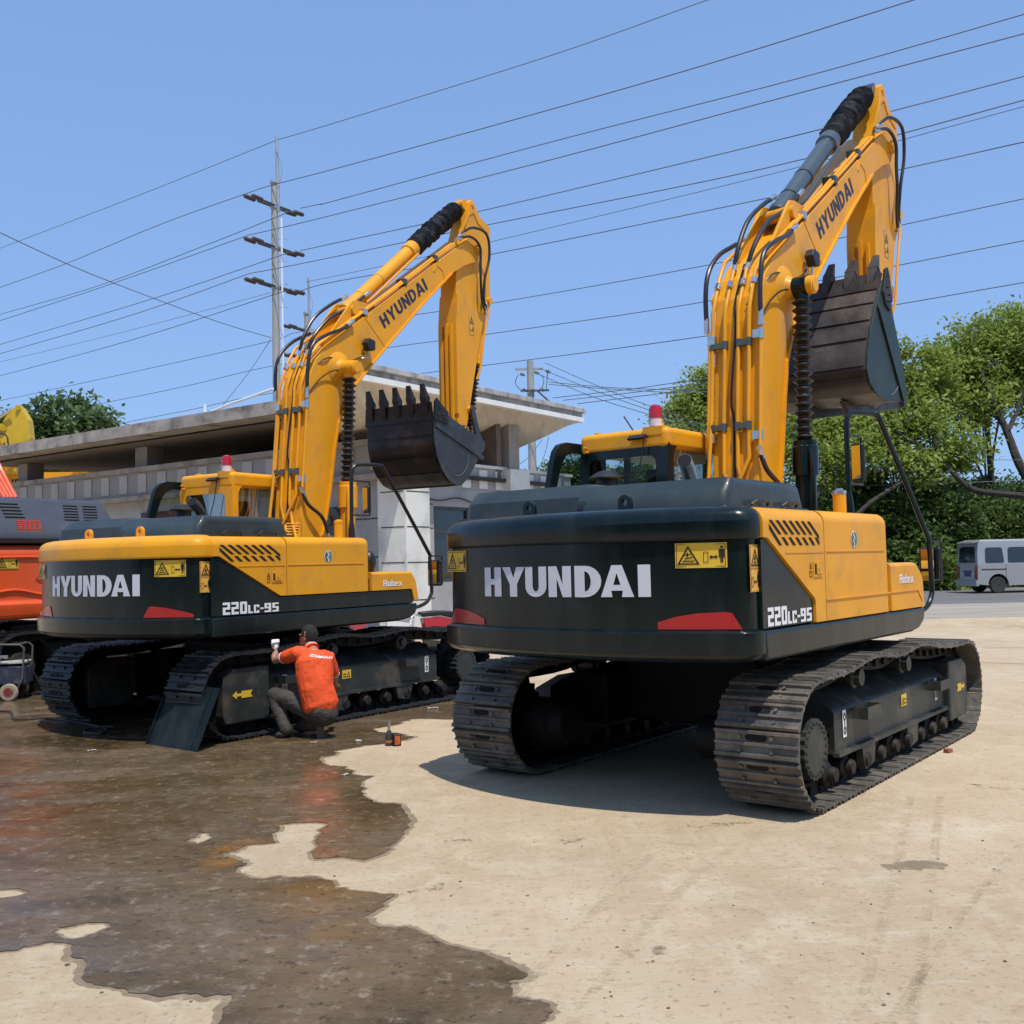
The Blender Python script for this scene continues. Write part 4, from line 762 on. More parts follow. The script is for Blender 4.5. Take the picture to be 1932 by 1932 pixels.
rg = ramp(n, mknoise(n, vw, .7, 9, .7, .5), [(.42, (.04,)*3), (.5, (.12,)*3), (.62, (.45,)*3)]); n.links.new(rg, bs.inputs['Roughness']); bs.inputs['Specular IOR Level'].default_value = .42
bp_ = n.nodes.new('ShaderNodeBump'); bp_.inputs['Strength'].default_value = .38; bp_.inputs['Distance'].default_value = .03
mm_ = n.nodes.new('ShaderNodeMath'); mm_.operation = 'MULTIPLY_ADD'; mm_.inputs[1].default_value = 1.3; mm_.inputs[2].default_value = .02; n.links.new(rg, mm_.inputs[0]); n.links.new(mm_.outputs[0], bp_.inputs['Strength'])
h1 = mixc(n, .5, mknoise(n, vw, 6, 10, .75, .8), mknoise(n, v, 20, 7, .7)); n.links.new(h1, bp_.inputs['Height']); n.links.new(bp_.outputs[0], bs.inputs['Normal'])
WET = m
m, n, bs = nodemat('asphalt'); v = mapping(n, (.3, 2, 1))
c = ramp(n, mknoise(n, v, 1.2, 8, .6), [(.3, (.105, .10, .096)), (.7, (.17, .162, .155))]); n.links.new(c, bs.inputs['Base Color']); bs.inputs['Roughness'].default_value = .8
ASPH = m
m, n, bs = nodemat('worn_concrete_road'); v = mapping(n, (.25, 1.6, 1))
c = ramp(n, mknoise(n, v, .8, 9, .65), [(.3, (.24, .205, .165)), (.55, (.33, .29, .24)), (.75, (.40, .35, .28))]); n.links.new(c, bs.inputs['Base Color']); bs.inputs['Roughness'].default_value = .85
CONR = m
GRAV = mat('roadside_dirt', (.14, .11, .08), .95, var=.6, vscale=3, dirt=(.30, .27, .23), dirtamt=.8, dscale=5, bump=.6, bscale=8)
def sheet(name, x0, x1, ys, dz, m, th=0):
    b = MB(); V = [[b.v((x, y, gz(y)+dz)) for x in (x0, x1)] for y in ys]
    for a, c_ in zip(V, V[1:]): b.f((a[0], a[1], c_[1], c_[0]))
    o = b.build(name, m, smooth=0, recalc=False); tag(o, kind='structure'); return o
sheet('ground', -600, 700, (-60, 24, 34, 900), 0, DUST)
sheet('road_shoulder', -12, 90, (26.5, 31.2), .004, CONR)
sheet('road', -8, 90, (31.2, 34, 40.5), .008, ASPH)
sheet('road_edge_line', -8, 90, (40.2, 40.35), .012, WHT2)
sheet('roadside_strip', -8, 90, (40.5, 60), .012, GRAV)
# wet mud spread over the yard, outline roughened
def rough_loop(pts, it=3, amt=.10):
    rnd = random.Random(11)
    for k in range(it):
        o = []
        for i, p in enumerate(pts):
            q = pts[(i+1) % len(pts)]; d = (q-p); L = d.length; o.append(p)
            if L > .025: o.append((p+q)/2+Vector((-d.y, d.x, 0)).normalized()*rnd.gauss(0, amt*min(L, .6)))
        pts = o
    return pts
WETPX = [(1100, 1330), (1010, 1340), (960, 1349), (861, 1357), (773, 1357), (751, 1367), (700, 1376), (716, 1382), (760, 1386), (783, 1391), (764, 1397), (685, 1407), (632, 1417), (631, 1425), (602, 1428), (606, 1436), (617, 1446), (667, 1454), (659, 1462), (706, 1464), (680, 1485), (682.5, 1501), (704, 1514), (757, 1519), (770, 1540.5), (762, 1569.6), (741, 1593), (720, 1612), (688, 1623.6), (598, 1621.5), (588, 1607), (592.6, 1588), (619, 1555), (569, 1553), (524, 1556), (521, 1591), (466, 1595), (399.5, 1609), (444, 1622.5), (468, 1630), (444, 1644), (476, 1658.5), (540, 1658.5), (598, 1655), (656, 1681), (746, 1688.7), (727.5, 1710), (680, 1731), (725, 1749.5), (794, 1760), (868, 1789), (947, 1813), (997, 1839.5), (989, 1847), (952, 1853), (968, 1882), (1022, 1890), (1045, 1910), (1020, 1932), (1000, 2010), (300, 2010), (413, 1932), (436.5, 1878), (349, 1875), (301.6, 1883), (233, 1866), (164, 1855), (159, 1813), (132, 1805), (140, 1784), (95, 1778.6), (32, 1794.5), (0, 1797), (-200, 1810), (-500, 1700), (-700, 1500), (-700, 1320), (100, 1290), (700, 1300), (1000, 1310)]
ISL = [[(348, 1588), (375, 1573), (398, 1572), (390, 1587), (372, 1593)], [(-60, 1676), (20, 1678), (58, 1683), (30, 1692), (-60, 1705)], [(110, 1752), (150, 1744), (196, 1742), (208, 1751), (185, 1760), (160, 1770), (137, 1774), (112, 1768)]]
b = MB(); outer = rough_loop([atZ(x, y, 0) for x, y in WETPX]); isl = [rough_loop([atZ(x, y, 0) for x, y in l], 3, .12) for l in ISL]
loops = [[(p.x, p.y) for p in l] for l in [outer]+isl]
def poly2d(b, loops, z):
    tri = tessellate_polygon([[Vector((p[0], p[1], 0)) for p in l] for l in loops]); V = [b.v((p[0], p[1], z)) for l in loops for p in l]
    for t in tri: b.f([V[i] for i in t])
poly2d(b, loops, .005)
for f in b.bm.faces:
    f.normal_update()
    if f.normal.z < 0: f.normal_flip()
o = b.build('mud_puddle', WET, smooth=0, recalc=False); tag(o, kind='structure')
m, n, bs = nodemat('damp_edge'); v = mapping(n); bs.inputs['Base Color'].default_value = (.25, .185, .115, 1); bs.inputs['Roughness'].default_value = .6
al = ramp(n, mknoise(n, v, 7, 9, .8), [(.36, (.15,)*3), (.6, (.75,)*3)]); n.links.new(al, bs.inputs['Alpha']); DMP = m
def area_sign(l): return 1 if sum(a[0]*c_[1]-c_[0]*a[1] for a, c_ in zip(l, l[1:]+l[:1])) > 0 else -1
def edge_band(b, l, dist, inner, z):
    sg = area_sign(l)*(-1 if inner else 1); n_ = len(l); rr_ = random.Random(6); O2 = []; ph = [rr_.uniform(0, 6) for _ in range(3)]
    for i in range(n_):
        a = Vector(l[i-3]); c_ = Vector(l[(i+3) % n_]); d = (c_-a)
        d = d.normalized() if d.length > 1e-6 else Vector((1, 0)); k = dist*(.35+.65*abs(math.sin(i*.031+ph[0])*math.sin(i*.083+ph[1]))+.25*rr_.random())
        O2.append((l[i][0]+d.y*sg*k, l[i][1]-d.x*sg*k))
    A_ = [b.v((p[0], p[1], z)) for p in l]; B_ = [b.v((p[0], p[1], z)) for p in O2]
    for i in range(n_): b.f((A_[i], A_[(i+1) % n_], B_[(i+1) % n_], B_[i]))
b = MB(); edge_band(b, loops[0], .045, False, .0025)
for l in loops[1:]: edge_band(b, l, .03, True, .0025)
for f in b.bm.faces:
    f.normal_update()
    if f.normal.z < 0: f.normal_flip()
tag(b.build('damp_edge', DMP, smooth=0, recalc=False), kind='structure')
b = MB(); poly2d(b, [[(p.x, p.y) for p in rough_loop([atZ(x, y, 0) for x, y in [(1660, 1632), (1690, 1627), (1740, 1624), (1790, 1632), (1780, 1641), (1720, 1642), (1675, 1641)]], 3, .12)]], .004)
for f in b.bm.faces:
    f.normal_update()
    if f.normal.z < 0: f.normal_flip()
tag(b.build('oil_stain', DMP, smooth=0, recalc=False), kind='structure')
m, n, bs = nodemat('tyre_dust'); v = mapping(n); bs.inputs['Base Color'].default_value = (.62, .50, .33, 1); bs.inputs['Roughness'].default_value = .95
al = ramp(n, mknoise(n, v, 5, 9, .8), [(.46, (0, 0, 0)), (.66, (.7,)*3)]); n.links.new(al, bs.inputs['Alpha']); TYD = m
m, n, bs = nodemat('scrape_dark'); v = mapping(n); bs.inputs['Base Color'].default_value = (.20, .15, .10, 1); bs.inputs['Roughness'].default_value = .95
al = ramp(n, mknoise(n, v, 12, 8, .8), [(.5, (0, 0, 0)), (.64, (.8,)*3)]); n.links.new(al, bs.inputs['Alpha']); TYK = m
def marks(name, paths, w_, m, tread=0):
    b = MB()
    for pts in paths:
        P_ = catmull([atZ(x, y, .003) for x, y in pts], 14)
        for i in range(len(P_)-1):
            a, c_ = P_[i], P_[i+1]; d = (c_-a).normalized(); nn_ = Vector((-d.y, d.x, 0))
            if tread:
                L = (c_-a).length; k = max(1, int(L/tread))
                for j in range(k):
                    q0 = a.lerp(c_, j/k); q1 = a.lerp(c_, (j+.55)/k)
                    for s0, s1, sk in ((-1, -.1, .03), (.1, 1, -.03)): b.f([b.v(q0+nn_*w_*s0+d*sk), b.v(q1+nn_*w_*s0+d*sk), b.v(q1+nn_*w_*s1), b.v(q0+nn_*w_*s1)])
            else: b.f([b.v(q) for q in (a-nn_*w_, c_-nn_*w_, c_+nn_*w_, a+nn_*w_)])
    for f in b.bm.faces:
        f.normal_update()
        if f.normal.z < 0: f.normal_flip()
    return tag(b.build(name, m, smooth=0, recalc=False), kind='structure')
TR_ = [[(1720, 1500), (1690, 1640), (1650, 1800), (1600, 1990)], [(1775, 1500), (1760, 1640), (1740, 1800), (1712, 1990)], [(900, 1990), (1000, 1850), (1120, 1720), (1230, 1610)], [(1040, 1990), (1150, 1830), (1270, 1690), (1390, 1590)], [(1932, 1585), (1820, 1720), (1700, 1900), (1650, 1990)]]
def offs(paths):
    out = []
    for p_ in paths:
        for k_ in (-9, -5, 0, 4, 9): out.append([(x+k_*(.6+(y-1450)/600), y) for x, y in p_])
    return out
marks('tyre_tracks', offs(TR_), .011, TYD)
marks('dust_streaks', [[(1235, 1586), (1300, 1592)], [(1250, 1600), (1296, 1606)], [(1000, 1660), (1080, 1645)], [(1180, 1740), (1240, 1728)], [(1420, 1640), (1520, 1630)], [(1110, 1870), (1210, 1850)], [(1500, 1740), (1640, 1725)]], .03, TYD)
marks('scrape_marks', [[(840, 1590), (890, 1585)], [(1060, 1590), (1110, 1584)], [(1300, 1560), (1420, 1550)], [(1500, 1470), (1640, 1500)], [(1180, 1800), (1260, 1790)], [(1820, 1480), (1932, 1490)], [(760, 1690), (860, 1665)]], .05, TYK)
# ------------------------------------------------------------------ litter and stones
rnd = random.Random(4)
STN = mat('stone', (.16, .12, .09), .85, var=.5, vscale=20); PAP = mat('paper_scrap', (.72, .70, .66), .8, var=.1)
def pebble(p, s, m, name, label, grp):
    b = MB(); bmesh.ops.create_icosphere(b.bm, subdivisions=1, radius=1)
    for q in b.bm.verts: q.co = Vector((q.co.x*s*rnd.uniform(.8, 1.5), q.co.y*s*rnd.uniform(.7, 1.2), max(q.co.z, -.6)*s*.55*rnd.uniform(.8, 1.2)))
    o = b.build(name, m, smooth=0); o.location = (p.x, p.y, p.z+s*.3); o.rotation_euler = (0, 0, rnd.uniform(0, 6)); tag(o, label, 'stone' if name == 'pebble' else 'litter', grp)
for i in range(46):
    x, y = rnd.uniform(850, 1900), rnd.uniform(1560, 1920)**1.0; pebble(atZ(x, y, 0), rnd.uniform(.004, .009), STN, 'pebble', 'small dark pebble lying on the dry sunlit yard floor', 'pebbles on the dry yard floor')
for i in range(40):
    x, y = rnd.uniform(20, 640), rnd.uniform(1425, 1900); pebble(atZ(x, y, 0), rnd.uniform(.006, .014), STN, 'mud_clod', 'small dark clod lying in the wet mud', 'clods in the wet mud')
def scrap(px, py, s, lab):
    p = atZ(px, py, 0); b = MB(); k = 6; V = []
    for i in range(k+1):
        V.append([b.v(((i/k-.5)*s*2.2, (j/3-.5)*s*(1+.3*math.sin(i*2)), .012+.018*abs(math.sin(i*1.9+j*1.3))*s*10)) for j in range(4)])
    for a, c_ in zip(V, V[1:]):
        for j in range(3): b.f((a[j], a[j+1], c_[j+1], c_[j]))
    g = bmesh.ops.solidify(b.bm, geom=b.bm.faces[:], thickness=.002)
    o = b.build('paper_scrap', PAP, smooth=0); o.location = p; o.rotation_euler = (0, 0, rnd.uniform(0, 3)); tag(o, lab, 'litter', 'scraps of litter on the ground')
scrap(676, 1400, .045, 'crumpled white tissue on the mud near the worker\'s boot'); scrap(817, 1338, .06, 'white scrap of paper beside the track behind the power tool'); scrap(173, 1418, .04, 'torn white scrap left of the leaning dark steel plate')
scrap(652, 1464, .035, 'pale scrap at the mud edge beneath the power tool'); scrap(592, 1400+3, .03, 'crumpled pink-white wrapper close to the crouching worker')
b = MB(); b.box(-.035, .035, -.025, .025, 0, .035, .004); o = b.build('brick_fragment', mat('brick_red', (.30, .10, .06), .9, var=.2)); o.location = atZ(1789, 1420, 0); o.rotation_euler = (0, 0, .6); tag(o, 'broken piece of red brick on dry floor right of the excavator track', 'brick')
for k, pts in enumerate((((1840, 1250), (1932, 1252.5), (2050, 1256)), ((1850, 1223), (1932, 1222)))):
    b = MB(); P_ = [atZ(x, y, 0) for x, y in pts]
    for a, c_ in zip(P_, P_[1:]):
        d = (c_-a).normalized(); s_ = Vector((-d.y, d.x, 0))*.012; b.f([b.v(q+Vector((0, 0, .003))) for q in (a-s_, c_-s_, c_+s_, a+s_)])
    tag(b.build('floor_joint', mat('joint_dirt', (.12, .085, .06), .95), smooth=0, recalc=False), kind='structure')
# ------------------------------------------------------------------ worker
def skin(name, nodes, edges, m, parent=None, root=0, sub=2, disp=0):
    me = bpy.data.meshes.new(name); me.from_pydata([n_[0] for n_ in nodes], edges, []); o = bpy.data.objects.new(name, me); COL.objects.link(o)
    sk = o.modifiers.new('skin', 'SKIN'); sk.use_smooth_shade = True
    sv = me.skin_vertices[0].data if me.skin_vertices else None
    if sv is None:
        bm_ = bmesh.new(); bm_.from_mesh(me); bm_.verts.layers.skin.verify(); bm_.to_mesh(me); bm_.free(); sv = me.skin_vertices[0].data
    for i, n_ in enumerate(nodes):
        r = n_[1]; sv[i].radius = r if isinstance(r, tuple) else (r, r); sv[i].use_root = (i == root)
    s = o.modifiers.new('subsurf', 'SUBSURF'); s.levels = s.render_levels = sub
    me.materials.append(m)
    if disp:
        tx = bpy.data.textures.new(name, 'CLOUDS'); tx.noise_scale = .09; d = o.modifiers.new('folds', 'DISPLACE'); d.texture = tx; d.strength = disp; d.mid_level = .5; d.texture_coords = 'LOCAL'
    # bake the modifiers into plain mesh data
    dg = bpy.context.evaluated_depsgraph_get(); ev = o.evaluated_get(dg); nm = bpy.data.meshes.new_from_object(ev); o.modifiers.clear(); o.data = nm
    nm.polygons.foreach_set('use_smooth', [True]*len(nm.polygons))
    if not nm.materials: nm.materials.append(m)
    if parent: o.parent = parent
    return o
def merged(name, parts, m, parent, vox=.009, sm=5, disp=0):
    """parts: capsule lofts [(point, half width, half depth)...] along a line, merged into one skin"""
    b = MB()
    for nodes, across in parts:
        pts = [Vector(n_[0]) for n_ in nodes]; rings = []
        for i, n_ in enumerate(nodes):
            t_ = (pts[min(i+1, len(pts)-1)]-pts[max(i-1, 0)]).normalized(); ac = Vector(across); ax_ = (ac-t_*ac.dot(t_)).normalized(); ay = t_.cross(ax_)
            rings.append([pts[i]+ax_*n_[1]*math.cos(a)+ay*n_[2]*math.sin(a) for a in [2*math.pi*k/18 for k in range(18)]])
        t0 = (pts[1]-pts[0]).normalized(); t1 = (pts[-1]-pts[-2]).normalized(); r0 = min(nodes[0][1:]); r1 = min(nodes[-1][1:])
        def shr(r, c, k, off): return [c+(p-c)*k+off for p in r]
        rings = [shr(rings[0], pts[0], .45, -t0*r0*.75), shr(rings[0], pts[0], .8, -t0*r0*.45)]+rings+[shr(rings[-1], pts[-1], .8, t1*r1*.45), shr(rings[-1], pts[-1], .45, t1*r1*.75)]
        b.loft(rings)
    o = b.build(name, m, None, smooth=0); r_ = o.modifiers.new('r', 'REMESH'); r_.mode = 'VOXEL'; r_.voxel_size = vox; s_ = o.modifiers.new('s', 'SMOOTH'); s_.iterations = sm
    if disp:
        tx = bpy.data.textures.new(name, 'CLOUDS'); tx.noise_scale = .07; d = o.modifiers.new('folds', 'DISPLACE'); d.texture = tx; d.strength = disp; d.mid_level = .5; d.texture_coords = 'LOCAL'
    dg = bpy.context.evaluated_depsgraph_get(); nm = bpy.data.meshes.new_from_object(o.evaluated_get(dg)); o.modifiers.clear(); o.data = nm; nm.name = name
    nm.polygons.foreach_set('use_smooth', [True]*len(nm.polygons))
    if parent: o.parent = parent
    return o
def wp(u, v, Y): return at(498.3+u*.12237, 1169.2+v*.12237, Y)
SKN = mat('skin', (.36, .19, .115), .5, var=.12, vscale=10); SHT = mat('orange_shirt', (.80, .085, .012), .75, var=.08, vscale=8, bump=.5, bscale=9, stretch=(1.5, 1.5, .6)); TRS = mat('grey_trousers', (.050, .044, .036), .85, var=.25, vscale=8, bump=.7, bscale=10, stretch=(1, 1, 2)); HAIR = mat('black_hair', (.016, .012, .011), .85, var=.4, vscale=60, bump=.4, bscale=120); SHOE = mat('dusty_shoe', (.045, .040, .035), .7, var=.3, vscale=20); GLV = mat('white_glove', (.78, .77, .74), .9, var=.1, bump=.4, bscale=60); SOLE = mat('brown_sole', (.13, .085, .06), .8)
pelvis = wp(850, 1340, 10.62); spine = wp(800, 1050, 10.62); chest = wp(770, 700, 10.68); neck0 = wp(745, 470, 10.76); neck1 = wp(715, 400, 10.80); skull = wp(690, 255, 10.84)
shL = wp(520, 520, 10.72); elL = wp(165, 625, 10.90); wrL = wp(172, 440, 11.02); shR = wp(985, 590, 10.72); elR = wp(1085, 860, 10.86); wrR = wp(1100, 1000, 11.08)
hipL = wp(740, 1370, 10.66); knL = wp(140, 1150, 10.84); anL = wp(345, 1730, 10.68); toL = wp(140, 1825, 10.72)
hipR = wp(930, 1400, 10.62); knR = wp(600, 1745, 10.92); anR = wp(880, 1700, 10.66); toR = wp(880, 1815, 10.66)
person = empty('person', (pelvis.x, pelvis.y, 0), label='crouching worker in orange polo shirt and grey trousers, white glove raised to the track', cat='person')
IT = Matrix.Translation((-pelvis.x, -pelvis.y, 0)); l_ = lambda p: tuple(IT @ p)
AX = (shR-shL).normalized(); AXP = Vector((.95, -.2, 0)).normalized(); V3 = lambda p: Vector(l_(p))
hd = [(V3(neck0), .056, .056), (V3(neck1), .052, .054), (V3(skull+Vector((0, 0, -.05))), .062, .07), (V3(skull+Vector((0, 0, .0))), .076, .088), (V3(skull+Vector((0, 0, .05))), .066, .08)]
armL = [(V3(shL), .05, .05), (V3(shL.lerp(elL, .5)), .047, .047), (V3(elL), .040, .042), (V3(elL.lerp(wrL, .3)), .043, .041), (V3(wrL), .027, .024)]
armR = [(V3(shR), .05, .05), (V3(shR.lerp(elR, .5)), .047, .047), (V3(elR), .040, .042), (V3(elR.lerp(wrR, .3)), .042, .040), (V3(wrR), .027, .024)]
core = [(V3(pelvis), .13, .10), (V3(spine), .12, .09), (V3(chest), .14, .10), (V3(neck0), .06, .055)]
def leg(h, k, a_): return [(V3(h), .085, .085), (V3(h.lerp(k, .5)), .075, .075), (V3(k), .053, .053), (V3(k.lerp(a_, .35)), .052, .052), (V3(a_), .036, .036)]
fw = Vector((.0, .95, -.3)).normalized(); sdr = Vector((1, 0, 0)); upr = Vector((0, .3, .95)).normalized(); hand = [([(V3(wrR), .026, .02), (V3(wrR+fw*.05), .036, .018), (V3(wrR+fw*.09), .040, .015)], sdr)]
for off, L in ((-.031, .066), (-.0105, .075), (.0105, .07), (.031, .056)):
    a_ = wrR+fw*.09+sdr*off; hand.append(([(V3(a_), .0088, .0088), (V3(a_+fw*L*.5-upr*.012), .008, .008), (V3(a_+fw*L*.7-upr*.035), .0072, .0072)], sdr))
hand.append(([(V3(wrR+fw*.03-sdr*.03), .012, .012), (V3(wrR+fw*.065-sdr*.055-upr*.01), .010, .010), (V3(wrR+fw*.085-sdr*.05-upr*.03), .008, .008)], upr))
merged('body', [(core, AX), (hd, AXP), (armL, (0, 0, 1)), (armR, (0, 1, 0)), (leg(hipL, knL, anL), AXP), (leg(hipR, knR, anR), AXP)]+hand, SKN, person, vox=.0065, sm=3)

# face features turned left and away: nose, brow and ears on the skull
fd = Vector((-.90, .42, -.08)).normalized(); sd = Vector((fd.y, -fd.x, 0)).normalized(); hc = IT @ skull
b = MB()
def ell(b, c_, rx, ry, rz, M=None, seg=16):
    nb = bmesh.new(); bmesh.ops.create_uvsphere(nb, u_segments=seg, v_segments=seg//2+2, radius=1)
    for q in nb.verts:
        p = Vector((q.co.x*rx, q.co.y*ry, q.co.z*rz)); q.co = (M @ p if M else p)+Vector(c_)
    b.add(nb)
HM = Matrix((sd, fd, Vector((0, 0, 1)))).transposed()
ell(b, hc+Vector((0, 0, -.012)), .075, .092, .112, HM); ell(b, hc+fd*.06+Vector((0, 0, -.065)), .048, .045, .045, HM)
ell(b, hc+fd*.098+Vector((0, 0, -.02)), .014, .018, .026, HM); ell(b, hc+fd*.085+Vector((0, 0, .022)), .05, .014, .012, HM); ell(b, hc+fd*.092+Vector((0, 0, -.058)), .024, .012, .009, HM)
for s_ in (-1, 1): ell(b, hc+sd*s_*.077-fd*.005+Vector((0, 0, -.015)), .010, .020, .032, HM)
b.build('face', SKN, person)
b = MB()
for s_ in (-1, 1): ell(b, hc+sd*s_*.03+fd*.086+Vector((0, 0, .002)), .012, .008, .007, HM)
b.build('eyes', HAIR, person)
b = MB(); nb = bmesh.new(); bmesh.ops.create_uvsphere(nb, u_segments=28, v_segments=18, radius=1); rr = random.Random(2)
for q in list(nb.verts):
    if (q.co.y > .55 and q.co.z < .52) or q.co.z < -.72 or (q.co.y > .05 and q.co.z < -.05): nb.verts.remove(q)
for q in nb.verts: k = 1+rr.uniform(-.015, .03); q.co = HM @ Vector((q.co.x*.085*k, q.co.y*.103*k, q.co.z*.118*k))+hc+Vector((0, 0, .005))
b.add(nb); b.build('hair', HAIR, person, smooth=60)
# shirt
dz_ = lambda x, y, z: Vector((x, y, z))
tor = [(V3(pelvis+dz_(.02, -.01, .005)), .185, .145), (V3(pelvis.lerp(spine, .35)+dz_(.012, 0, 0)), .188, .145), (V3(spine), .180, .135), (V3(spine.lerp(chest, .6)), .195, .135), (V3(chest+dz_(0, 0, .03)), .195, .13), (V3(chest.lerp(neck0, .55)), .165, .105), (V3(neck0+dz_(0, 0, -.035)), .095, .075), (V3(neck0), .068, .062)]
slL = [(V3(shL.lerp(chest, .35)+dz_(0, 0, .03)), .085, .085), (V3(shL), .080, .078), (V3(shL.lerp(elL, .32)), .074, .072), (V3(shL.lerp(elL, .56)), .070, .068)]
slR = [(V3(shR.lerp(chest, .35)+dz_(0, 0, .03)), .085, .085), (V3(shR), .082, .080), (V3(shR.lerp(elR, .4)), .074, .070), (V3(shR.lerp(elR, .82)), .066, .064)]
shirt = merged('shirt', [(tor, AX), (slL, (0, 0, 1)), (slR, (0, 1, 0))], SHT, person, vox=.008, sm=5, disp=.012)
b = MB(); cc = IT @ neck0.lerp(neck1, .45); ax = (neck1-neck0).normalized(); b.lathe([(0, .078), (.03, .069), (.032, .062), (.0, .06)], cc-ax*.01, cc+ax*.1, 20); co = b.build('collar', SHT, shirt); b = MB(); b.lathe([(0, .0705), (.006, .0715), (.012, .0705)], cc+ax*.012, cc+ax*.1, 20); b.build('collar_stripe', mat('pale_stripe', (.75, .55, .5), .8), co)
for a, c_, t, r in ((shL, elL, .62, .060), (shR, elR, .90, .058)):
    b = MB(); p = IT @ a.lerp(c_, t); ax = (c_-a).normalized(); b.lathe([(0, r), (.012, r+.002), (.02, r-.004)], p, p+ax, 18); b.build('cuff_stripe', mat('pale_stripe', (.75, .55, .5), .8), shirt)
# printed characters across the back: a row of small blocky glyphs
b = MB(); rr = random.Random(9); pa = IT @ wp(675, 575, 10.50); pb = IT @ wp(1028, 622, 10.56); dr = (pb-pa); L = dr.length; dr.normalize(); upv = Vector((0, .12, .99))
for k in range(11):
    for r_ in range(3):
        for c__ in range(3):
            if rr.random() < .68:
                x0 = (k+.06)*L/11+c__*L/11*.29; z0 = r_*.0085
                if k in (5,): z0 *= .7
                q = [pa+dr*x0+upv*z0, pa+dr*(x0+L/11*.24)+upv*z0, pa+dr*(x0+L/11*.24)+upv*(z0+.0065), pa+dr*x0+upv*(z0+.0065)]; b.f([b.v(v_) for v_ in q])
pr = b.build('printed_lettering', WHT2, shirt, smooth=0)
from mathutils.bvhtree import BVHTree
bv = BVHTree.FromPolygons([v_.co for v_ in shirt.data.vertices], [p.vertices[:] for p in shirt.data.polygons])
for v_ in pr.data.vertices:
    o_ = Vector(v_.co)+Vector((0, -.6, 0)); h = bv.ray_cast(o_, Vector((0, 1, 0)))
    if h[0]: v_.co = h[0]+Vector((0, -.004, 0))
# trousers
hp = [(V3(hipL.lerp(pelvis, .4)+dz_(-.02, 0, .02)), .12, .12), (V3(pelvis+dz_(.02, -.02, -.05)), .15, .13), (V3(hipR+dz_(.03, 0, -.04)), .13, .13)]
tl = [(V3(hipL+dz_(0, 0, -.02)), .115, .115), (V3(hipL.lerp(knL, .45)), .105, .10), (V3(knL.lerp(hipL, .1)), .080, .080), (V3(knL), .074, .074)]
cl = [(V3(knL+dz_(.01, 0, -.01)), .074, .074), (V3(knL.lerp(anL, .35)), .072, .070), (V3(knL.lerp(anL, .75)), .064, .064), (V3(anL+dz_(0, 0, .015)), .062, .060)]
tr_ = [(V3(hipR+dz_(0, 0, -.03)), .125, .12), (V3(hipR.lerp(knR, .5)), .105, .10), (V3(knR+dz_(0, 0, .055)), .075, .075)]
cr_2 = [(V3(knR+dz_(0, 0, .055)), .070, .065), (V3(knR.lerp(anR, .5)+dz_(0, 0, .045)), .068, .062), (V3(anR+dz_(-.02, 0, .05)), .055, .05)]
tr = merged('trousers', [(hp, (0, 1, 0)), (tl, (0, 1, 0)), (cl, (1, 0, 0)), (tr_, (1, 0, 0)), (cr_2, (0, 1, 0))], TRS, person, vox=.009, sm=4, disp=.014)
skin('shoe', [(l_(anL+Vector((.01, 0, -.02))), (.05, .045)), (l_(anL.lerp(toL, .5)+Vector((0, 0, .01))), (.045, .035)), (l_(toL+Vector((.03, 0, .025))), (.042, .028))], [(0, 1), (1, 2)], SHOE, person)
skin('shoe', [(l_(anR+Vector((0, 0, .03))), (.048, .04)), (l_(anR.lerp(toR, .5)), (.046, .034)), (l_(toR+Vector((0, .0, .045))), (.048, .036))], [(0, 1), (1, 2)], SHOE, person)
b = MB(); c0 = IT @ anR.lerp(toR, .45); b.prism([(c0.x+x*.9, c0.z+z) for x, z in [(-.035, -.08), (.035, -.08), (.046, -.05), (.044, .03), (.036, .085), (.02, .10), (-.02, .10), (-.036, .085), (-.044, .03), (-.046, -.05)]], c0.y-.052, c0.y-.028, 'y', .006); b.build('sole', SOLE, person)
# gloved fist
Ng = []; Eg = []; w0 = wrL; fw = Vector((-.02, .12, .99)).normalized(); sdv = Vector((.95, .3, 0)).normalized(); upv = sdv.cross(fw)
Ng.append((l_(w0+fw*-.02), .034)); Ng.append((l_(w0+fw*.02), (.036, .03))); Eg.append((0, 1)); Ng.append((l_(w0+fw*.06), (.042, .028))); Eg.append((1, 2))
gl_ = [([(V3(w0-fw*.02), .036, .034), (V3(w0+fw*.01), .036, .030), (V3(w0+fw*.045), .041, .026), (V3(w0+fw*.075), .040, .022)], sdv)]
for off, L in ((-.031, .03), (-.0105, .034), (.0105, .033), (.031, .028)):
    a = w0+fw*.085+sdv*off; gl_.append(([(V3(a-upv*.005), .0115, .0115), (V3(a+upv*.018), .0115, .0115), (V3(a+upv*.030-fw*.022), .011, .011), (V3(a+upv*.018-fw*L*1.2), .010, .010)], sdv))
gl_.append(([(V3(w0+fw*.025-sdv*.03+upv*.01), .014, .014), (V3(w0+fw*.05-sdv*.036+upv*.032), .012, .012), (V3(w0+fw*.058-sdv*.015+upv*.045), .010, .010)], fw))
merged('glove', gl_, GLV, person, vox=.005, sm=2)

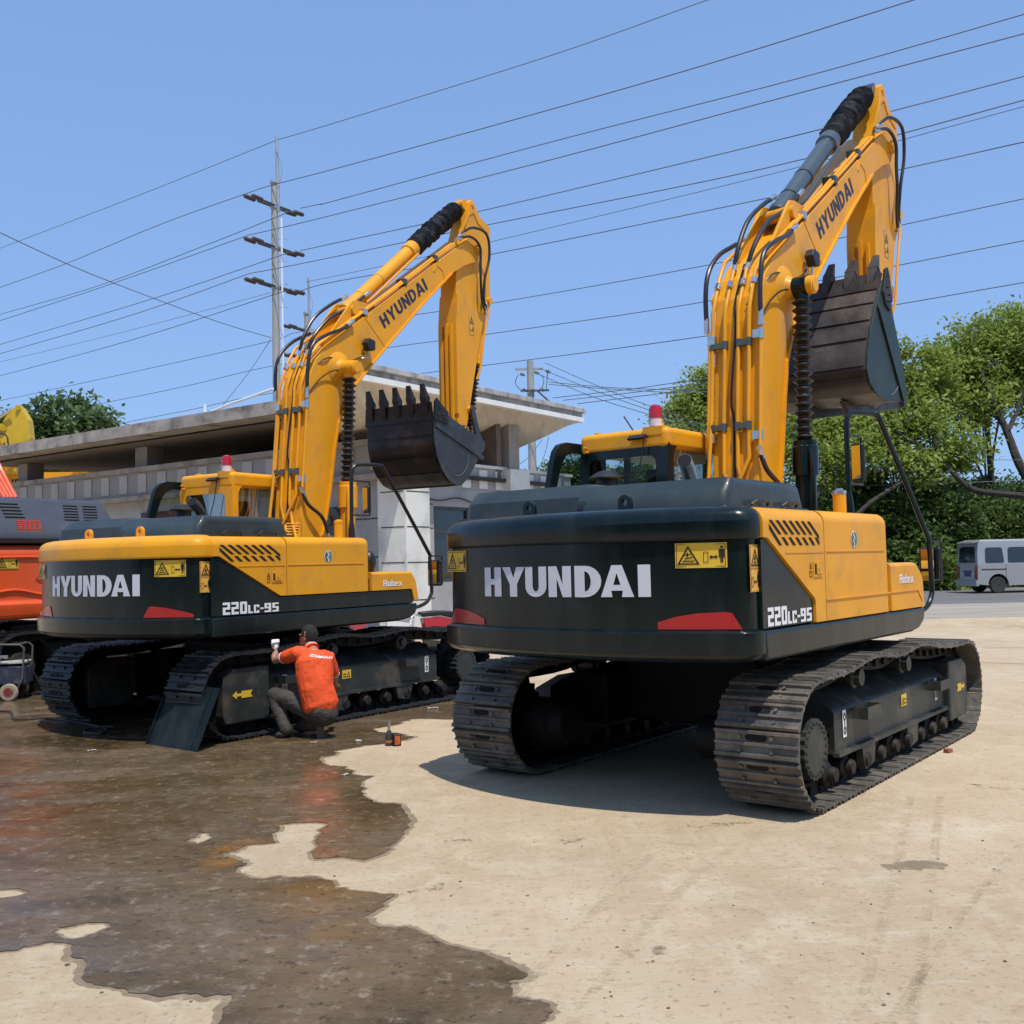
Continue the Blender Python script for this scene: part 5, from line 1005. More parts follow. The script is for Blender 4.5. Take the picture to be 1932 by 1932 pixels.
# ------------------------------------------------------------------ impact driver, steel plate, hose, cart
t = empty('impact_driver', atZ(741, 1407, 0), R(20), label='cordless impact driver with orange battery, standing nose up on the ground by the puddle edge', cat='power tool')
ORB = mat('battery_orange', (.55, .12, .03), .5, var=.15, dirt=(.08, .05, .03), dirtamt=.6, dscale=20)
b = MB(); b.box(-.005, .075, -.055, .025, .0, .115, .012, 3); b.build('battery_frame', BLK, t); b = MB(); b.box(.008, .062, -.06, -.054, .015, .10, .004); b.build('battery_face', ORB, t)
b = MB(); b.lathe([(0, .03), (.01, .036), (.08, .038), (.11, .034), (.135, .022), (.15, .018)], (-.03, .02, 0), (-.03, .02, .2), 16); b.box(-.04, .03, -.01, .03, .03, .10, .01); b.build('tool_body', mat('tool_grey', (.04, .04, .042), .45), t); b = MB(); b.lathe([(0, .037), (.005, .039), (.02, .039), (.025, .037)], (-.03, .02, .03), (-.03, .02, .2), 16); b.build('motor_ring', ORB, t)
b = MB(); b.lathe([(0, .013), (.03, .013), (.03, .017), (.10, .017)], (-.03, .02, .148), (-.03, .02, .3), 12); b.build('socket', CHR, t)
pb1, pb2 = atZ(278, 1404.7, 0), atZ(371.5, 1420, 0); pt1, pt2 = at(321.5, 1289.5, 10.66), at(415.4, 1297.5, 10.35)
pt2 = pb2+(pt1-pb1); ux = (pb2-pb1); W_ = ux.length; ux.normalize(); uz = (pt1-pb1); H_ = uz.length; uz.normalize(); un = ux.cross(uz).normalized()
MP = Matrix(((ux.x, un.x, uz.x, pb1.x), (ux.y, un.y, uz.y, pb1.y), (ux.z, un.z, uz.z, pb1.z), (0, 0, 0, 1)))
t = empty('cover_plate', pb1, label='dark steel cover plate leaning on the excavator track left of the worker', cat='steel plate'); PLT = mat('plate_paint', (.010, .017, .019), .55, var=.3, vscale=3, dirt=(.035, .04, .038), dirtamt=.6, dscale=3, spec=.12)
IP = Matrix.Translation(-pb1) @ MP
b = MB(); b.M = IP; b.box(0, W_-.11, -.004, .004, 0, H_, .001); b.box(W_-.10, W_, -.004, .004, 0, H_, .001); b.box(W_-.112, W_-.098, -.02, -.004, 0, H_); b.box(0, .012, -.004, .03, 0, H_); b.build('plate', PLT, t)
b = MB(); b.M = IP; b.box(.33, .335, -.006, -.004, 0, H_*.45); b.build('weld_seam', mat('weld_grey', (.12, .12, .12), .5), t)
b = MB(); b.M = IP
for z_ in (.02, H_*.5, H_-.06): b.box(W_-.13, W_-.09, -.022, -.018, z_, z_+.015)
b.build('slot', VOID, t)
b = MB(); b.tube([atZ(-120, 1338, .015), atZ(0, 1341.6, .015), atZ(20, 1344, .015), atZ(26, 1356, .015), atZ(50, 1357, .015), atZ(79, 1355, .015), atZ(111, 1357.5, .015), atZ(165, 1366, .015), atZ(200, 1376, .02), atZ(190, 1384, .015), atZ(160, 1382, .015), atZ(170, 1374, .03), atZ(215, 1371, .03)], .013, 8, 6)
tag(b.build('water_hose', mat('brown_hose', (.035, .025, .02), .5)), 'thin dark hose snaking over the mud towards the left excavator track', 'hose')
cp0 = Vector((-7.28, 14.55, 0)); t = empty('pressure_washer', cp0, R(12), label='small wheeled pressure washer with blue body, tube handle and pale tyres', cat='machine')
CB = mat('washer_blue', (.03, .038, .065), .5, var=.2, dirt=(.2, .18, .15), dirtamt=.5, dscale=6); CW = mat('washer_cream', (.48, .46, .42), .5, var=.1); TB = mat('steel_tube_grey', (.14, .14, .12), .45, metal=.4)
b = MB(); b.prism([(-.55, .22), (.42, .22), (.42, .46), (.0, .48), (-.12, .40), (-.2, .38), (-.55, .38)], -.22, .2, 'y', .015, 2); b.build('body', CB, t)
b = MB(); b.prism([(-.5, .44), (-.15, .44), (.02, .50), (.40, .50), (.40, .53), (-.5, .53)], -.2, .2, 'y', .01); b.build('lid', CW, t)
b = MB()
for y in (-.24, .24): b.tube([(-.6, y, .13), (.30, y, .13), (.38, y, .3), (.40, y, .72), (.34, y, .77), (.06, y, .78), (-.02, y, .72), (-.05, y, .5), (-.3, y, .35), (-.6, y, .34)], .014, 8)
b.tube([(.34, -.24, .77), (.34, .24, .77)], .014, 8); b.build('handle', TB, t)
for y in (-.30, .28):
    b = MB(); b.lathe([(0, .06), (0, .105), (.012, .12), (.05, .12), (.062, .105), (.062, .06)], (.22, y-.03, .12), (.22, y+.03, .12), 24); wh = b.build('wheel', mat('dusty_tyre', (.30, .25, .18), .9, var=.2), t)
    b = MB(); b.cyl((.22, y-.028, .12), (.22, y+.028, .12), .022, 12)
    for k in range(5): a = k*2*math.pi/5; b.tube([(.22, y-.02, .12), (.22+.06*math.cos(a), y-.02, .12+.06*math.sin(a))], .010, 6)
    b.lathe([(0, .055), (0, .068), (.02, .068), (.02, .055)], (.22, y-.03, .12), (.22, y, .12), 20); b.build('hub', mat('hub_red', (.35, .05, .05), .5), wh)
b = MB(); b.tube([(.36, -.24, .76), (.5, -.26, .45), (.62, -.28, .2)], .009, 6, 4); b.tube([(.12, -.24, .78), (.10, -.26, .62), (.16, -.26, .58)], .01, 6, 4); b.build('lance_hose', BLK, t)
b = MB(); b.box(.08, .20, -.27, -.24, .58, .63, .01); b.build('coupling', CHR, t)
# ------------------------------------------------------------------ orange excavator at the left edge
OP = Vector((-7.1, 17.1, 0)); OY = R(57)
t = empty('excavator', OP, OY, label='orange excavator with grey slotted engine cover, half hidden at the left edge', cat='excavator', group='crawler excavators parked in the yard')
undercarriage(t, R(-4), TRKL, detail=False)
b = MB(); stack(b, [(1.10, .12), (1.12, .05), (1.17, .01), (1.25, 0), (1.32, .0), (1.36, .03), (1.40, .035), (2.02, .035), (2.10, .06), (2.16, .12), (2.18, .3)], xf=-.35); cwo = b.build('counterweight', ORG, t)
b = MB(); b.tube([(-.6, -1.345, 1.50), (-1.4, -1.345, 1.42), (-2.0, -1.345, 1.52), (-2.3, -1.345, 1.50)], .02, 8, 6); b.tube([(-.6, -1.345, 1.75), (-.9, -1.345, 1.86), (-1.5, -1.345, 1.98), (-2.3, -1.345, 1.99)], .02, 8, 6); b.build('crease', ORG, cwo)
b = MB(); ell(b, (-1.45, -1.325, 1.66), .34, .02, .10); b.build('recess', mat('orange_recess', (.45, .04, .012), .4), cwo)
sticker(cwo, 'warning_sticker', lambda u, v, o: (-2.33+u, -(1.337+o), 1.82+v), .34, .18, 1.9, 1, warn_wide())
b = MB(); stack(b, [(2.19, .09), (2.20, .03), (2.26, .0), (2.36, .02), (2.46, .10), (2.62, .24), (2.82, .42), (2.88, .52), (2.90, .8)], xf=-.35); ho = b.build('engine_hood', GRYP, t)
b = MB()
for x0 in (-1.05, -.72): 
    for k in range(6): 
        z = 2.54+k*.045; yy = -(1.37-.10-(z-2.46)*.9); b.box(x0+k*.02-.12, x0+.12+k*.02, yy-.008, yy+.03, z, z+.018)
for k in range(5): z = 2.56+k*.05; yy = -(1.37-.10-(z-2.46)*.9); b.box(-2.1, -1.8, yy-.008, yy+.03, z, z+.02)
b.build('vent_slot', VOID, ho)
b = MB()
for i in range(5):
    for k in range(7): z = 2.33+k*.03; x0 = -2.02+i*.075+k*.01; yy = -(1.37-.035-max(0, (z-2.40))*.9); b.box(x0, x0+.055, yy-.012, yy, z, z+.018)
b.build('vent_mesh', ORG, ho)
bo = None
for k in range(4):
    b = MB(); p_ = [at(30-k*7, 940, 16.3), at(12-k*8, 906, 16.5), at(-4-k*8, 874, 16.7), at(-60-k*8, 780, 17.0)]; b.tube(p_, .035, 8); o = b.build('hydraulic_tube' if bo else 'boom_tube', ORG); o.parent = t; o.matrix_parent_inverse = (Matrix.Translation(OP) @ Matrix.Rotation(OY, 4, 'Z')).inverted(); bo = o
# ------------------------------------------------------------------ yellow machine far behind the pavilion
YF = 44
def fp(px, py, dy=0): return at(px, py, YF+dy)
t = empty('excavator', (fp(20, 1100).x, YF, 0), label='distant yellow excavator arm and boom rising behind the left end of the concrete pavilion', cat='excavator')
def card(name, pts, th, m, dy=0, par=None):
    b = MB(); F_ = [fp(x, y, dy) for x, y in pts]; b.loft([F_, [p+Vector((0, th, 0)) for p in F_]]); o = b.build(name, m, smooth=20); o.parent = par or t; o.matrix_parent_inverse = Matrix.Translation(-Vector(t.location)); return o
YE2 = mat('old_yellow_paint', (.62, .40, .02), .4, var=.08); 
am = card('arm', [(32, 766), (39, 768), (53, 792), (57, 826), (50, 836), (40, 845), (30, 860), (30, 893), (-40, 893), (-40, 850), (-6, 815), (18, 775)], .45, YE2)
card('lug', [(28, 768), (30, 764), (36, 764), (38, 770)], .3, YE2, .1)
b = MB(); b.tube([fp(18, 776, -.15), fp(-20, 800, -.15)], .06, 8); b.tube([fp(-10, 788, -.2), fp(22, 772, -.2)], .035, 8); o = b.build('cylinder_rod', CHR); o.parent = t; o.matrix_parent_inverse = Matrix.Translation(-Vector(t.location))
for (xx, yy, rr_) in ((34, 769, .10), (51, 833, .10), (6, 808, .22), (6, 808, .12)):
    b = MB(); b.cyl(fp(xx, yy, -.03), fp(xx, yy, -.10 if rr_ < .2 else -.05), rr_, 16); o = b.build('pin_boss', YE2, am); o.matrix_parent_inverse = am.matrix_parent_inverse.copy() if False else Matrix.Identity(4)
cy = MB(); cy.cyl(fp(-60, 877, -.3), fp(44, 874, -.3), .17, 16); cy.cyl(fp(40, 874, -.3), fp(58, 874, -.3), .20, 16); o = cy.build('arm_cylinder', YEL); o.parent = t; o.matrix_parent_inverse = Matrix.Translation(-Vector(t.location))
bm2 = card('boom', [(-40, 892), (196, 890), (192, 874), (160, 878), (133, 896), (133, 905), (60, 940), (-40, 940)], .5, YEL, .6)
b = MB(); q0 = fp(14, 920, .6); b.decal(map_polys(place_text('UND', -.36, .62, .12), lambda u, v: (u, v*.36)), lambda u, v, o: (q0.x+u, q0.y-.01-o, q0.z+v), 0, .002); o = b.build('lettering', INK, smooth=0); o.parent = bm2
b = MB(); q0 = fp(167, 888, .6); b.box(q0.x, q0.x+.27, q0.y-.03, q0.y-.01, q0.z, q0.z+.2); o = b.build('sticker', WHT2, smooth=0); o.parent = bm2
b = MB(); b.tube([fp(-10, 815, -.05), fp(12, 822, -.3), fp(16, 838, -.4), fp(28, 850, -.2), fp(42, 848, -.1)], .035, 8, 5); b.tube([fp(8, 835, -.2), fp(8, 852, -.3), fp(26, 866, -.2)], .035, 8, 5); o = b.build('hydraulic_hose', HOSE); o.parent = t; o.matrix_parent_inverse = Matrix.Translation(-Vector(t.location))
b = MB(); b.box(fp(42, 842).x, fp(58, 842).x, YF-.4, YF-.1, fp(50, 848).z, fp(50, 836).z, .05); o = b.build('work_light', BLK); o.parent = t; o.matrix_parent_inverse = Matrix.Translation(-Vector(t.location))
# ------------------------------------------------------------------ pavilion building
CONC = mat('stained_concrete', (.30, .265, .23), .9, var=.25, vscale=2, dirt=(.05, .045, .042), dirtamt=.85, dscale=1.6, bump=.3, bscale=12)
COLC = mat('column_concrete', (.33, .30, .27), .9, var=.2, vscale=2, dirt=(.16, .14, .125), dirtamt=.6, dscale=2)
PLAS = mat('grey_plaster', (.36, .36, .36), .85, var=.10, vscale=.8, dirt=(.20, .20, .20), dirtamt=.6, dscale=1.4)
PLAW = mat('whitewashed_plaster', (.72, .72, .67), .85, var=.08, vscale=1, dirt=(.30, .29, .27), dirtamt=.5, dscale=1.2)
SOFF = mat('soffit_boards', (.66, .585, .48), .9, var=.12, vscale=1.5, dirt=(.34, .29, .24), dirtamt=.6, dscale=.9, stretch=(3, .5, 1), bump=.3, bscale=4)
FASC = mat('white_fascia', (.78, .78, .75), .8, var=.08); FASD = mat('weathered_coping', (.42, .42, .41), .9, var=.3, vscale=3, dirt=(.10, .10, .10), dirtamt=.8, dscale=4, stretch=(1, 1, .3))
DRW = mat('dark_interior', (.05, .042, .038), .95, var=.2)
O_ = Vector((-6.25, 27.05, 0)); U_ = Vector((-.809, .588, 0)); V_ = Vector((.588, .809, 0))
MB1 = Matrix(((U_.x, V_.x, 0, O_.x), (U_.y, V_.y, 0, O_.y), (0, 0, 1, 0), (0, 0, 0, 1)))
bld = empty('pavilion', O_, label='old concrete pavilion with open upper loggia, panelled parapet and big upswept white-edged canopy', cat='building')
IB = Matrix.Translation(-O_)
def bpart(name, m, fn, M=MB1, par=None, smooth=30):
    b = MB(); b.M = IB @ M; fn(b); return b.build(name, m, par or bld, smooth=smooth)
PNL = mat('panel_plaster', (.38, .365, .345), .85, var=.1, dirt=(.3, .28, .26), dirtamt=.5)
pp = bpart('parapet', mat('parapet_plaster', (.28, .265, .25), .9, var=.12, vscale=1.2, dirt=(.14, .13, .12), dirtamt=.5), lambda b: (b.box(-4.3, 14.2, 0, .3, 3.98, 4.70)))
bpart('coping', CONC, lambda b: b.box(-4.35, 14.35, -.10, .4, 4.70, 4.84), par=pp)
bpart('ledge', CONC, lambda b: b.box(-4.3, 14.3, -.14, .35, 3.84, 3.98), par=pp)
for k in range(19): bpart('parapet_panel', PNL, lambda b: b.box(-3.9+k*.95, -3.9+k*.95+.40, -.03, -.002, 4.08, 4.64), par=pp)
bpart('wall', PLAS, lambda b: (b.box(-4.3, 14.1, .3, .55, 0, 3.84)))
def gl(b):
    for z_ in (1.0, 1.95, 2.9): b.box(-4.3, -1.8, .294, .298, z_, z_+.03)
bpart('wall_groove', DRW, gl)
bpart('shop_window', mat('dark_red_frame', (.10, .04, .03), .7), lambda b: b.box(3.2, 6.3, .27, .298, 2.0, 3.5))
bpart('shutter', mat('shutter_grey', (.3, .3, .29), .8, var=.15), lambda b: b.box(1.6, 3.0, .26, .298, 1.6, 3.55))
bpart('added_loggia_shade_slab', mat('shade_dark_ceiling', (.13, .105, .09), .95, var=.15), lambda b: b.box(-2.9, 14.4, -.3, 7.4, 5.50, 5.545))  # slab added under the roof, loggia shade put into its dark colour
bpart('roof_slab', CONC, lambda b: b.prism([(-1.0, 5.60), (-.95, 5.94), (7.6, 5.98), (7.6, 5.55)], -3.0, 14.6, 'x'), M=MB1 @ Matrix(((1, 0, 0, 0), (0, 1, 0, 0), (0, 0, 1, 0), (0, 0, 0, 1))))
for s_ in (13.2, 6.4, -.4):
    bpart('column', COLC, lambda b: b.box(s_-.3, s_+.3, .35, .95, 4.7, 5.6, .01))
for s_ in (13.2, 9.8, 6.4): bpart('column', COLC, lambda b: b.box(s_-.25, s_+.25, 5.4, 5.9, 4.0, 5.6, .01))
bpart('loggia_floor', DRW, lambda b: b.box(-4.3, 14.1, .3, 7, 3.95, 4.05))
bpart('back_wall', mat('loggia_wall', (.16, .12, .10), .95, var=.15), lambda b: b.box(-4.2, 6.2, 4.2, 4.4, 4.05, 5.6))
# canopy
C0 = Vector((-3.07, 22.5, 0)); VD = Vector((.573, .82, 0)); WD = Vector((-.82, .573, 0))
M2 = Matrix(((VD.x, WD.x, 0, C0.x), (VD.y, WD.y, 0, C0.y), (0, 0, 1, 0), (0, 0, 0, 1)))
def zu(w_): 
    t = [(0, 5.83), (.5, 5.74), (.9, 5.62), (1.5, 5.43), (2.3, 5.22), (3.0, 5.14), (3.7, 5.11), (7.5, 5.10)]
    for (a, za), (c, zc) in zip(t, t[1:]):
        if w_ <= c: return za+(zc-za)*(w_-a)/(c-a)
    return t[-1][1]
def canopy(b):
    ws = [0, .25, .5, .9, 1.2, 1.5, 1.9, 2.3, 2.7, 3.2, 3.7, 5, 7.5]
    ring = [(w_, zu(w_)) for w_ in ws]+[(7.5, 6.0), (.1, 6.0)]
    b.loft([[(v_, w_*k_, z_) for w_, z_ in ring] for v_, k_ in ((-.8, .24), (2.2, .62), (9.03, 1))])
cn = bpart('canopy', SOFF, canopy, M2, smooth=50)
bpart('fascia', FASC, lambda b: (b.box(-.85, 9.08, -.05, .12, 5.80, 5.93), b.box(9.03, 9.08, .12, .45, 5.80, 5.93)), M2, cn)
bpart('fascia_groove', FASD, lambda b: b.box(-.82, 9.05, .0, .14, 5.93, 6.06), M2, cn)
bpart('canopy_coping', FASD, lambda b: (b.box(-.9, 9.13, -.10, .55, 6.06, 6.20, .02), b.prism([(-.85, .5), (9.08, .5), (9.08, 7.5), (2.2, 4.6), (-.85, 1.8)], 6.01, 6.09, 'z')), M2, cn)
bpart('canopy_column', COLC, lambda b: b.box(6.5, 7.0, .85, 1.35, 4.30, 5.62, .008), M2)
bpart('column_plinth', PLAW, lambda b: b.box(6.3, 7.25, .68, 1.6, 3.45, 4.32, .01), M2)
bpart('canopy_column', COLC, lambda b: b.box(8.1, 8.6, 3.2, 3.7, 4.0, 5.13, .008), M2)
bpart('canopy_column', COLC, lambda b: b.box(8.1, 8.6, 5.2, 5.7, 4.0, 5.10, .008), M2)
pr = bpart('pillar', PLAW, lambda b: b.box(1.83, 2.72, .60, 1.5, 0, 5.45, .01), M2)
def pg(b):
    for z_ in (.9, 1.8, 2.65, 3.5): b.box(1.86, 2.69, .594, .598, z_, z_+.025); b.box(1.824, 1.828, .66, 1.4, z_, z_+.025)
bpart('pillar_groove', DRW, pg, M2, pr)
def wing(b):
    b.box(2.72, 3.35, 1.0, 1.25, 0, 3.72); b.box(3.35, 7.6, 1.0, 1.25, 0, 1.3); b.box(3.35, 7.6, 1.0, 1.25, 3.22, 3.72); b.box(7.6, 9.8, 1.0, 1.25, 0, 3.72); b.box(9.6, 9.85, 1.25, 7, 0, 3.72)
wg = bpart('side_wall', PLAS, wing, M2)
bpart('side_parapet', PLAS, lambda b: b.box(2.72, 9.9, .98, 1.3, 3.72, 4.30), M2, wg)
bpart('side_coping', PLAW, lambda b: b.box(2.72, 9.95, .93, 1.35, 4.30, 4.38), M2, wg)
for k in range(9):
    if not (6.0 < 3.0+k*.74 < 7.2): bpart('parapet_panel', PLAW, lambda b: b.box(3.0+k*.74, 3.0+k*.74+.36, .935, .978, 3.74, 4.24), M2, wg)
wn = bpart('window', mat('window_frame_dark', (.05, .052, .055), .5), lambda b: [b.box(a, c_, 1.02, 1.10, z0, z1) for a, c_, z0, z1 in ((3.35, 3.43, 1.3, 3.22), (4.75, 4.85, 1.3, 3.22), (6.1, 6.2, 1.3, 3.22), (7.52, 7.6, 1.3, 3.22), (3.43, 7.52, 1.3, 1.38), (3.43, 7.52, 3.14, 3.22), (3.43, 7.52, 2.55, 2.62))], M2, wg)
bpart('pane', DGL, lambda b: b.box(3.4, 7.55, 1.08, 1.09, 1.35, 3.18), M2, wn)
bpart('room_blind', mat('blind', (.25, .26, .26), .9), lambda b: b.box(4.9, 6.0, 1.3, 1.32, 1.4, 3.1), M2, wn)
bpart('wall_groove', DRW, lambda b: [b.box(2.75, 3.33, .994, .998, z_, z_+.025) for z_ in (.9, 1.8, 2.65, 3.25)], M2, wg)
for i, pts in enumerate(([(2.75, .95, 3.45), (3.5, .95, 3.36), (4.3, .95, 3.45), (5.2, .95, 3.32), (6.2, .95, 3.42)], [(5.2, .95, 3.34), (5.8, .95, 3.1), (6.4, .95, 3.08)])):
    b = MB(); b.M = M2; b.tube(pts, .018, 6, 6); tag(b.build('wall_cable', BLK), ['black cable drooping along the wall above the pavilion window', 'short black cable sagging over the right end of the pavilion window'][i], 'cable')
mb = MB(); mb.M = MB1; mb.box(-3.1, -2.88, .18, .29, 1.75, 2.05, .01); tag(mb.build('meter_box', mat('meter_grey', (.30, .31, .30), .6)), 'small grey meter box on the plaster wall left of the white pillar', 'meter box')
mb = MB(); mb.M = MB1; mb.tube([(-3.0, .25, 1.75), (-3.2, .25, 1.5), (-3.6, .25, 1.45), (-3.75, .25, 1.7), (-4.1, .25, 1.8)], .012, 6, 5); mb.tube([(-3.0, .25, 2.05), (-2.6, .25, 2.4), (-2.2, .25, 2.75)], .012, 6, 4); tag(mb.build('meter_wire', BLK), 'loose thin wire hanging between the meter box and the pillar', 'wire')
b = MB(); b.M = MB1; b.cyl((-2.0, .05, 2.9), (-2.0, .29, 2.9), .36, 24); b.cyl((-2.0, -.02, 2.9), (-2.0, .05, 2.9), .12, 12); tag(b.build('wall_fan', mat('fan_dark', (.06, .06, .062), .6, var=.3)), 'round dark fan on the pavilion wall behind the truck-style mirror', 'fan')
b = MB(); b.M = MB1; b.tube([(2.6, -.2, 5.98), (2.6, -.2, 6.34)], .04, 8); b.tube([(2.6, -.2, 6.05), (1.6, -.2, 6.22), (.9, -.2, 6.3), (.1, -.2, 6.4), (-.25, -.2, 6.44)], .04, 8, 4); tag(b.build('roof_pipe', WHT2), 'bent white plastic pipe lying on the pavilion roof edge', 'pipe')
b = MB(); b.M = MB1; b.prism([(2.9, 5.97), (5.0, 5.97), (4.1, 6.06), (3.4, 6.09)], -.2, .5, 'y'); tag(b.build('roof_tarp', mat('tarp_dark', (.04, .035, .03), .9)), 'low dark tarp heaped on the pavilion roof beside the white pipe', 'tarp')
# ------------------------------------------------------------------ poles
PC = mat('pole_concrete', (.40, .385, .35), .85, var=.12, vscale=3, dirt=(.24, .22, .19), dirtamt=.6, dscale=2, stretch=(1, 1, .2)); GALV = mat('galvanised', (.42, .44, .46), .45, metal=.6, var=.1); INS = mat('brown_insulator', (.07, .045, .042), .4, var=.2, coat=.2); DST = mat('dark_arm_steel', (.10, .11, .12), .5, metal=.4)
def pole(name, base, H, r0, r1, ext, label, arms, ladder=True):
    t = empty(name, base, label=label, cat='utility pole', group='utility poles')
    b = MB(); b.cyl((0, 0, 0), (0, 0, H), r0, 18, r1); b.build('pole_shaft', PC, t)
    if ext:
        b = MB(); b.cyl((.16, -.05, H-1.3), (.12, 0, H+ext), .085, 8, .06); b.tube([(.12, -.1, H+ext-.6), (.35, -.1, H+.3), (-.1, -.1, H-1)], .015, 5, 4); b.build('steel_tip', GALV, t)
    b = MB()
    for z_ in [H-.05, H-1.1]+[a for a, _ in arms]: b.cyl((0, 0, z_-.06), (0, 0, z_+.06), r1+.05, 16)
    b.build('clamp_band', GALV, t)
    d = Vector((.54, .84, 0))
    for z_, hl in arms:
        a = MB(); off = Vector((.1, -.18, 0))
        for s_ in (-1, 1): a.tube([-d*hl+Vector((s_*.12, 0, z_+.05*0)), d*hl+Vector((s_*.12, 0, z_))], .055, 4)
        ao = a.build('cross_arm', DST, t)
        for e in (-1, 1):
            for s_ in (-1, 1):
                i_ = MB(); p0 = d*e*(hl+.05)+Vector((s_*.16, 0, z_)); p1 = p0+d*e*.66+Vector((0, 0, .02)); L = .66; prf = [(0, .03)]
                for k in range(7): prf += [(.06+k*.08, .055), (.09+k*.08, .095), (.115+k*.08, .055)]
                prf.append((L, .03)); i_.lathe(prf, p0, p1, 12); i_.build('insulator', INS, ao)
    if ladder:
        b = MB(); b.tube([(.30, -.1, 1), (.30, -.1, H-1.6)], .045, 6); b.build('white_conduit', WHT2, t)
        b = MB()
        for k in range(14): b.tube([(.14, 0, 3+k*.95), (.5, 0, 3+k*.95)], .014, 4)
        b.build('climbing_step', GALV, t)
    return t
pole('utility_pole', (-9.56, 42, 0), 17.8, .18, .135, 1.9, 'tall concrete power pole with three tiers of brown insulators above the pavilion roof', [(16.75, .78), (15.0, .78), (13.35, .78)])
pole('utility_pole', (-10.85, 55, 0), 15.5, .18, .14, 1.9, 'second concrete power pole, smaller and partly hidden by the middle excavator\'s boom', [(14.5, .9), (12.95, .9)], False)
# distribution pole
dp = empty('utility_pole', (1.05, 50, 0), label='slim weathered pole with two short crossarms standing behind the right end of the canopy', cat='utility pole', group='utility poles')
b = MB(); b.cyl((0, 0, 0), (0, 0, 11.6), .26, 14, .16); b.build('pole_shaft', PC, dp)
b = MB(); b.box(-.75, .62, -.06, .06, 11.15, 11.25); b.M = Matrix.Rotation(R(8), 4, 'Y'); b.build('cross_arm', GALV, dp)
b = MB(); b.box(-.5, .9, -.3, -.2, 10.05, 10.13); b.tube([(.3, -.25, 10.1), (1.45, -.3, 9.0)], .05, 6); b.tube([(-.6, -.1, 10.9), (-.75, -.1, 10.5), (-.5, -.2, 10.15)], .02, 5, 4); b.tube([(.3, -.1, 11.0), (.65, -.1, 10.7), (.55, -.2, 10.2)], .02, 5, 4); b.tube([(.85, -.1, 11.1), (.8, -.1, 10.5), (.75, -.2, 10.1)], .02, 5, 4); b.build('jumper_wires', DST, dp)
for x, z_ in ((-.5, 10.98), (.2, 11.05), (.75, 11.1), (-.4, 10.2), (.0, 10.2), (.45, 10.2)):
    b = MB(); b.lathe([(0, .04), (.05, .09), (.12, .09), (.14, .05), (.18, .09), (.26, .05)], (x, -.1, z_), (x+.2, -.15, z_-.1), 10); b.build('insulator', mat('grey_insulator', (.25, .24, .23), .4), dp)
# ------------------------------------------------------------------ overhead wires
WIR = mat('aluminium_cable', (.09, .10, .115), .6); WIRT = mat('thin_earth_wire', (.10, .11, .125), .7)
def wire(pts, Y0, Y1, r, label, m=None, cat='power line', ext=0, name='power_line'):
    A = at(*pts[0], Y0); B = at(*pts[-1], Y1); pn = Vector((-(B-A).y, (B-A).x, 0)); out = [A]
    for p in pts[1:-1]:
        d = ray(*p); o_ = Vector((0, 0, CH)); t_ = (A-o_).dot(pn)/d.dot(pn); out.append(o_+d*t_)
    out.append(B)
    if ext: out = [out[0]+(out[0]-out[1])*ext]+out+[out[-1]+(out[-1]-out[-2])*ext]
    b = MB(); b.tube(out, r*.8, 5, 6); tag(b.build(name, m or WIR), label, cat, 'overhead wires crossing the sky')
X2 = lambda u, v: (638.9+u*.66932, v*.66932)
wire([(-60, 493), (0, 468.5), (258, 370), (523, 264)], 59, 42, .018, 'thin wire left of the tall pole, joining its steel tip', WIRT)
wire([(523, 264), X2(0, 343), X2(600, 156), (1335, 0), (1400, -16)], 42, 32, .018, 'thin topmost wire right of the tall pole, running off the top edge', WIRT)
wire([(-60, 566), (0, 542.4), (127, 496.5), (301, 424), (471, 363)], 56.5, 42.6, .021, 'highest thick wire left of the tall pole')
wire([(471, 363), (511, 350), (639, 316.6), X2(450, 350), X2(1000, 193), X2(1620, 0), (1790, -22)], 42.6, 27, .022, 'highest thick wire right of the tall pole, leaving by the top edge')
wire([(-60, 611), (0, 593), (180, 541), (400, 458), (550, 398)], 62, 41, .021, 'second thick wire down on the left, slipping behind the tall pole')
wire([(567, 393), (606, 384.5), X2(0, 563), X2(600, 400), X2(1300, 220), (1932, 27), (2010, 3)], 41, 27.5, .021, 'second thick wire down right of the tall pole')
wire([(-60, 624), (0, 605), (215, 534), (471, 443)], 57, 42.6, .021, 'third thick wire down on the left, tied to the pole\'s middle arm')
wire([(471, 443), (520, 432), (639, 403), X2(600, 450), X2(1300, 262), (1932, 63.6), (2010, 42)], 42.6, 25.5, .021, 'third thick wire down right of the tall pole')
wire([(-60, 669), (0, 650), (290, 563), (550, 475)], 62, 41, .021, 'fourth thick wire down on the left, passing behind the pole\'s middle arm')
wire([(566, 473), X2(0, 683), X2(400, 595), X2(1250, 392), (1932, 144), (2010, 121)], 41, 28, .021, 'fourth thick wire down right of the tall pole, crossing the dark arm sleeve')
wire([(-60, 686), (0, 667.5), (250, 594), (471, 516)], 57, 42.6, .021, 'wire on the left tied to the pole\'s lowest arm')
wire([(471, 516), (520, 507), (639, 483), X2(425, 633), X2(1200, 475), (1932, 189), (2010, 167)], 42.6, 25.5, .021, 'fifth thick wire down right of the tall pole')
wire([(-60, 695), (0, 683), (250, 622), (511, 552)], 78, 57, .018, 'thin pale wire low on the left leading to the second pole', WIRT)
wire([(577, 532), (703, 506), (923, 457), X2(1250, 483), (1932, 201), (2010, 182)], 55, 33.5, .018, 'thin pale wire right of the second pole\'s tip', WIRT)
wire([(-60, 722), (0, 709), (250, 641), (550, 545)], 63, 41, .021, 'lowest wire on the left that reaches the tall pole')
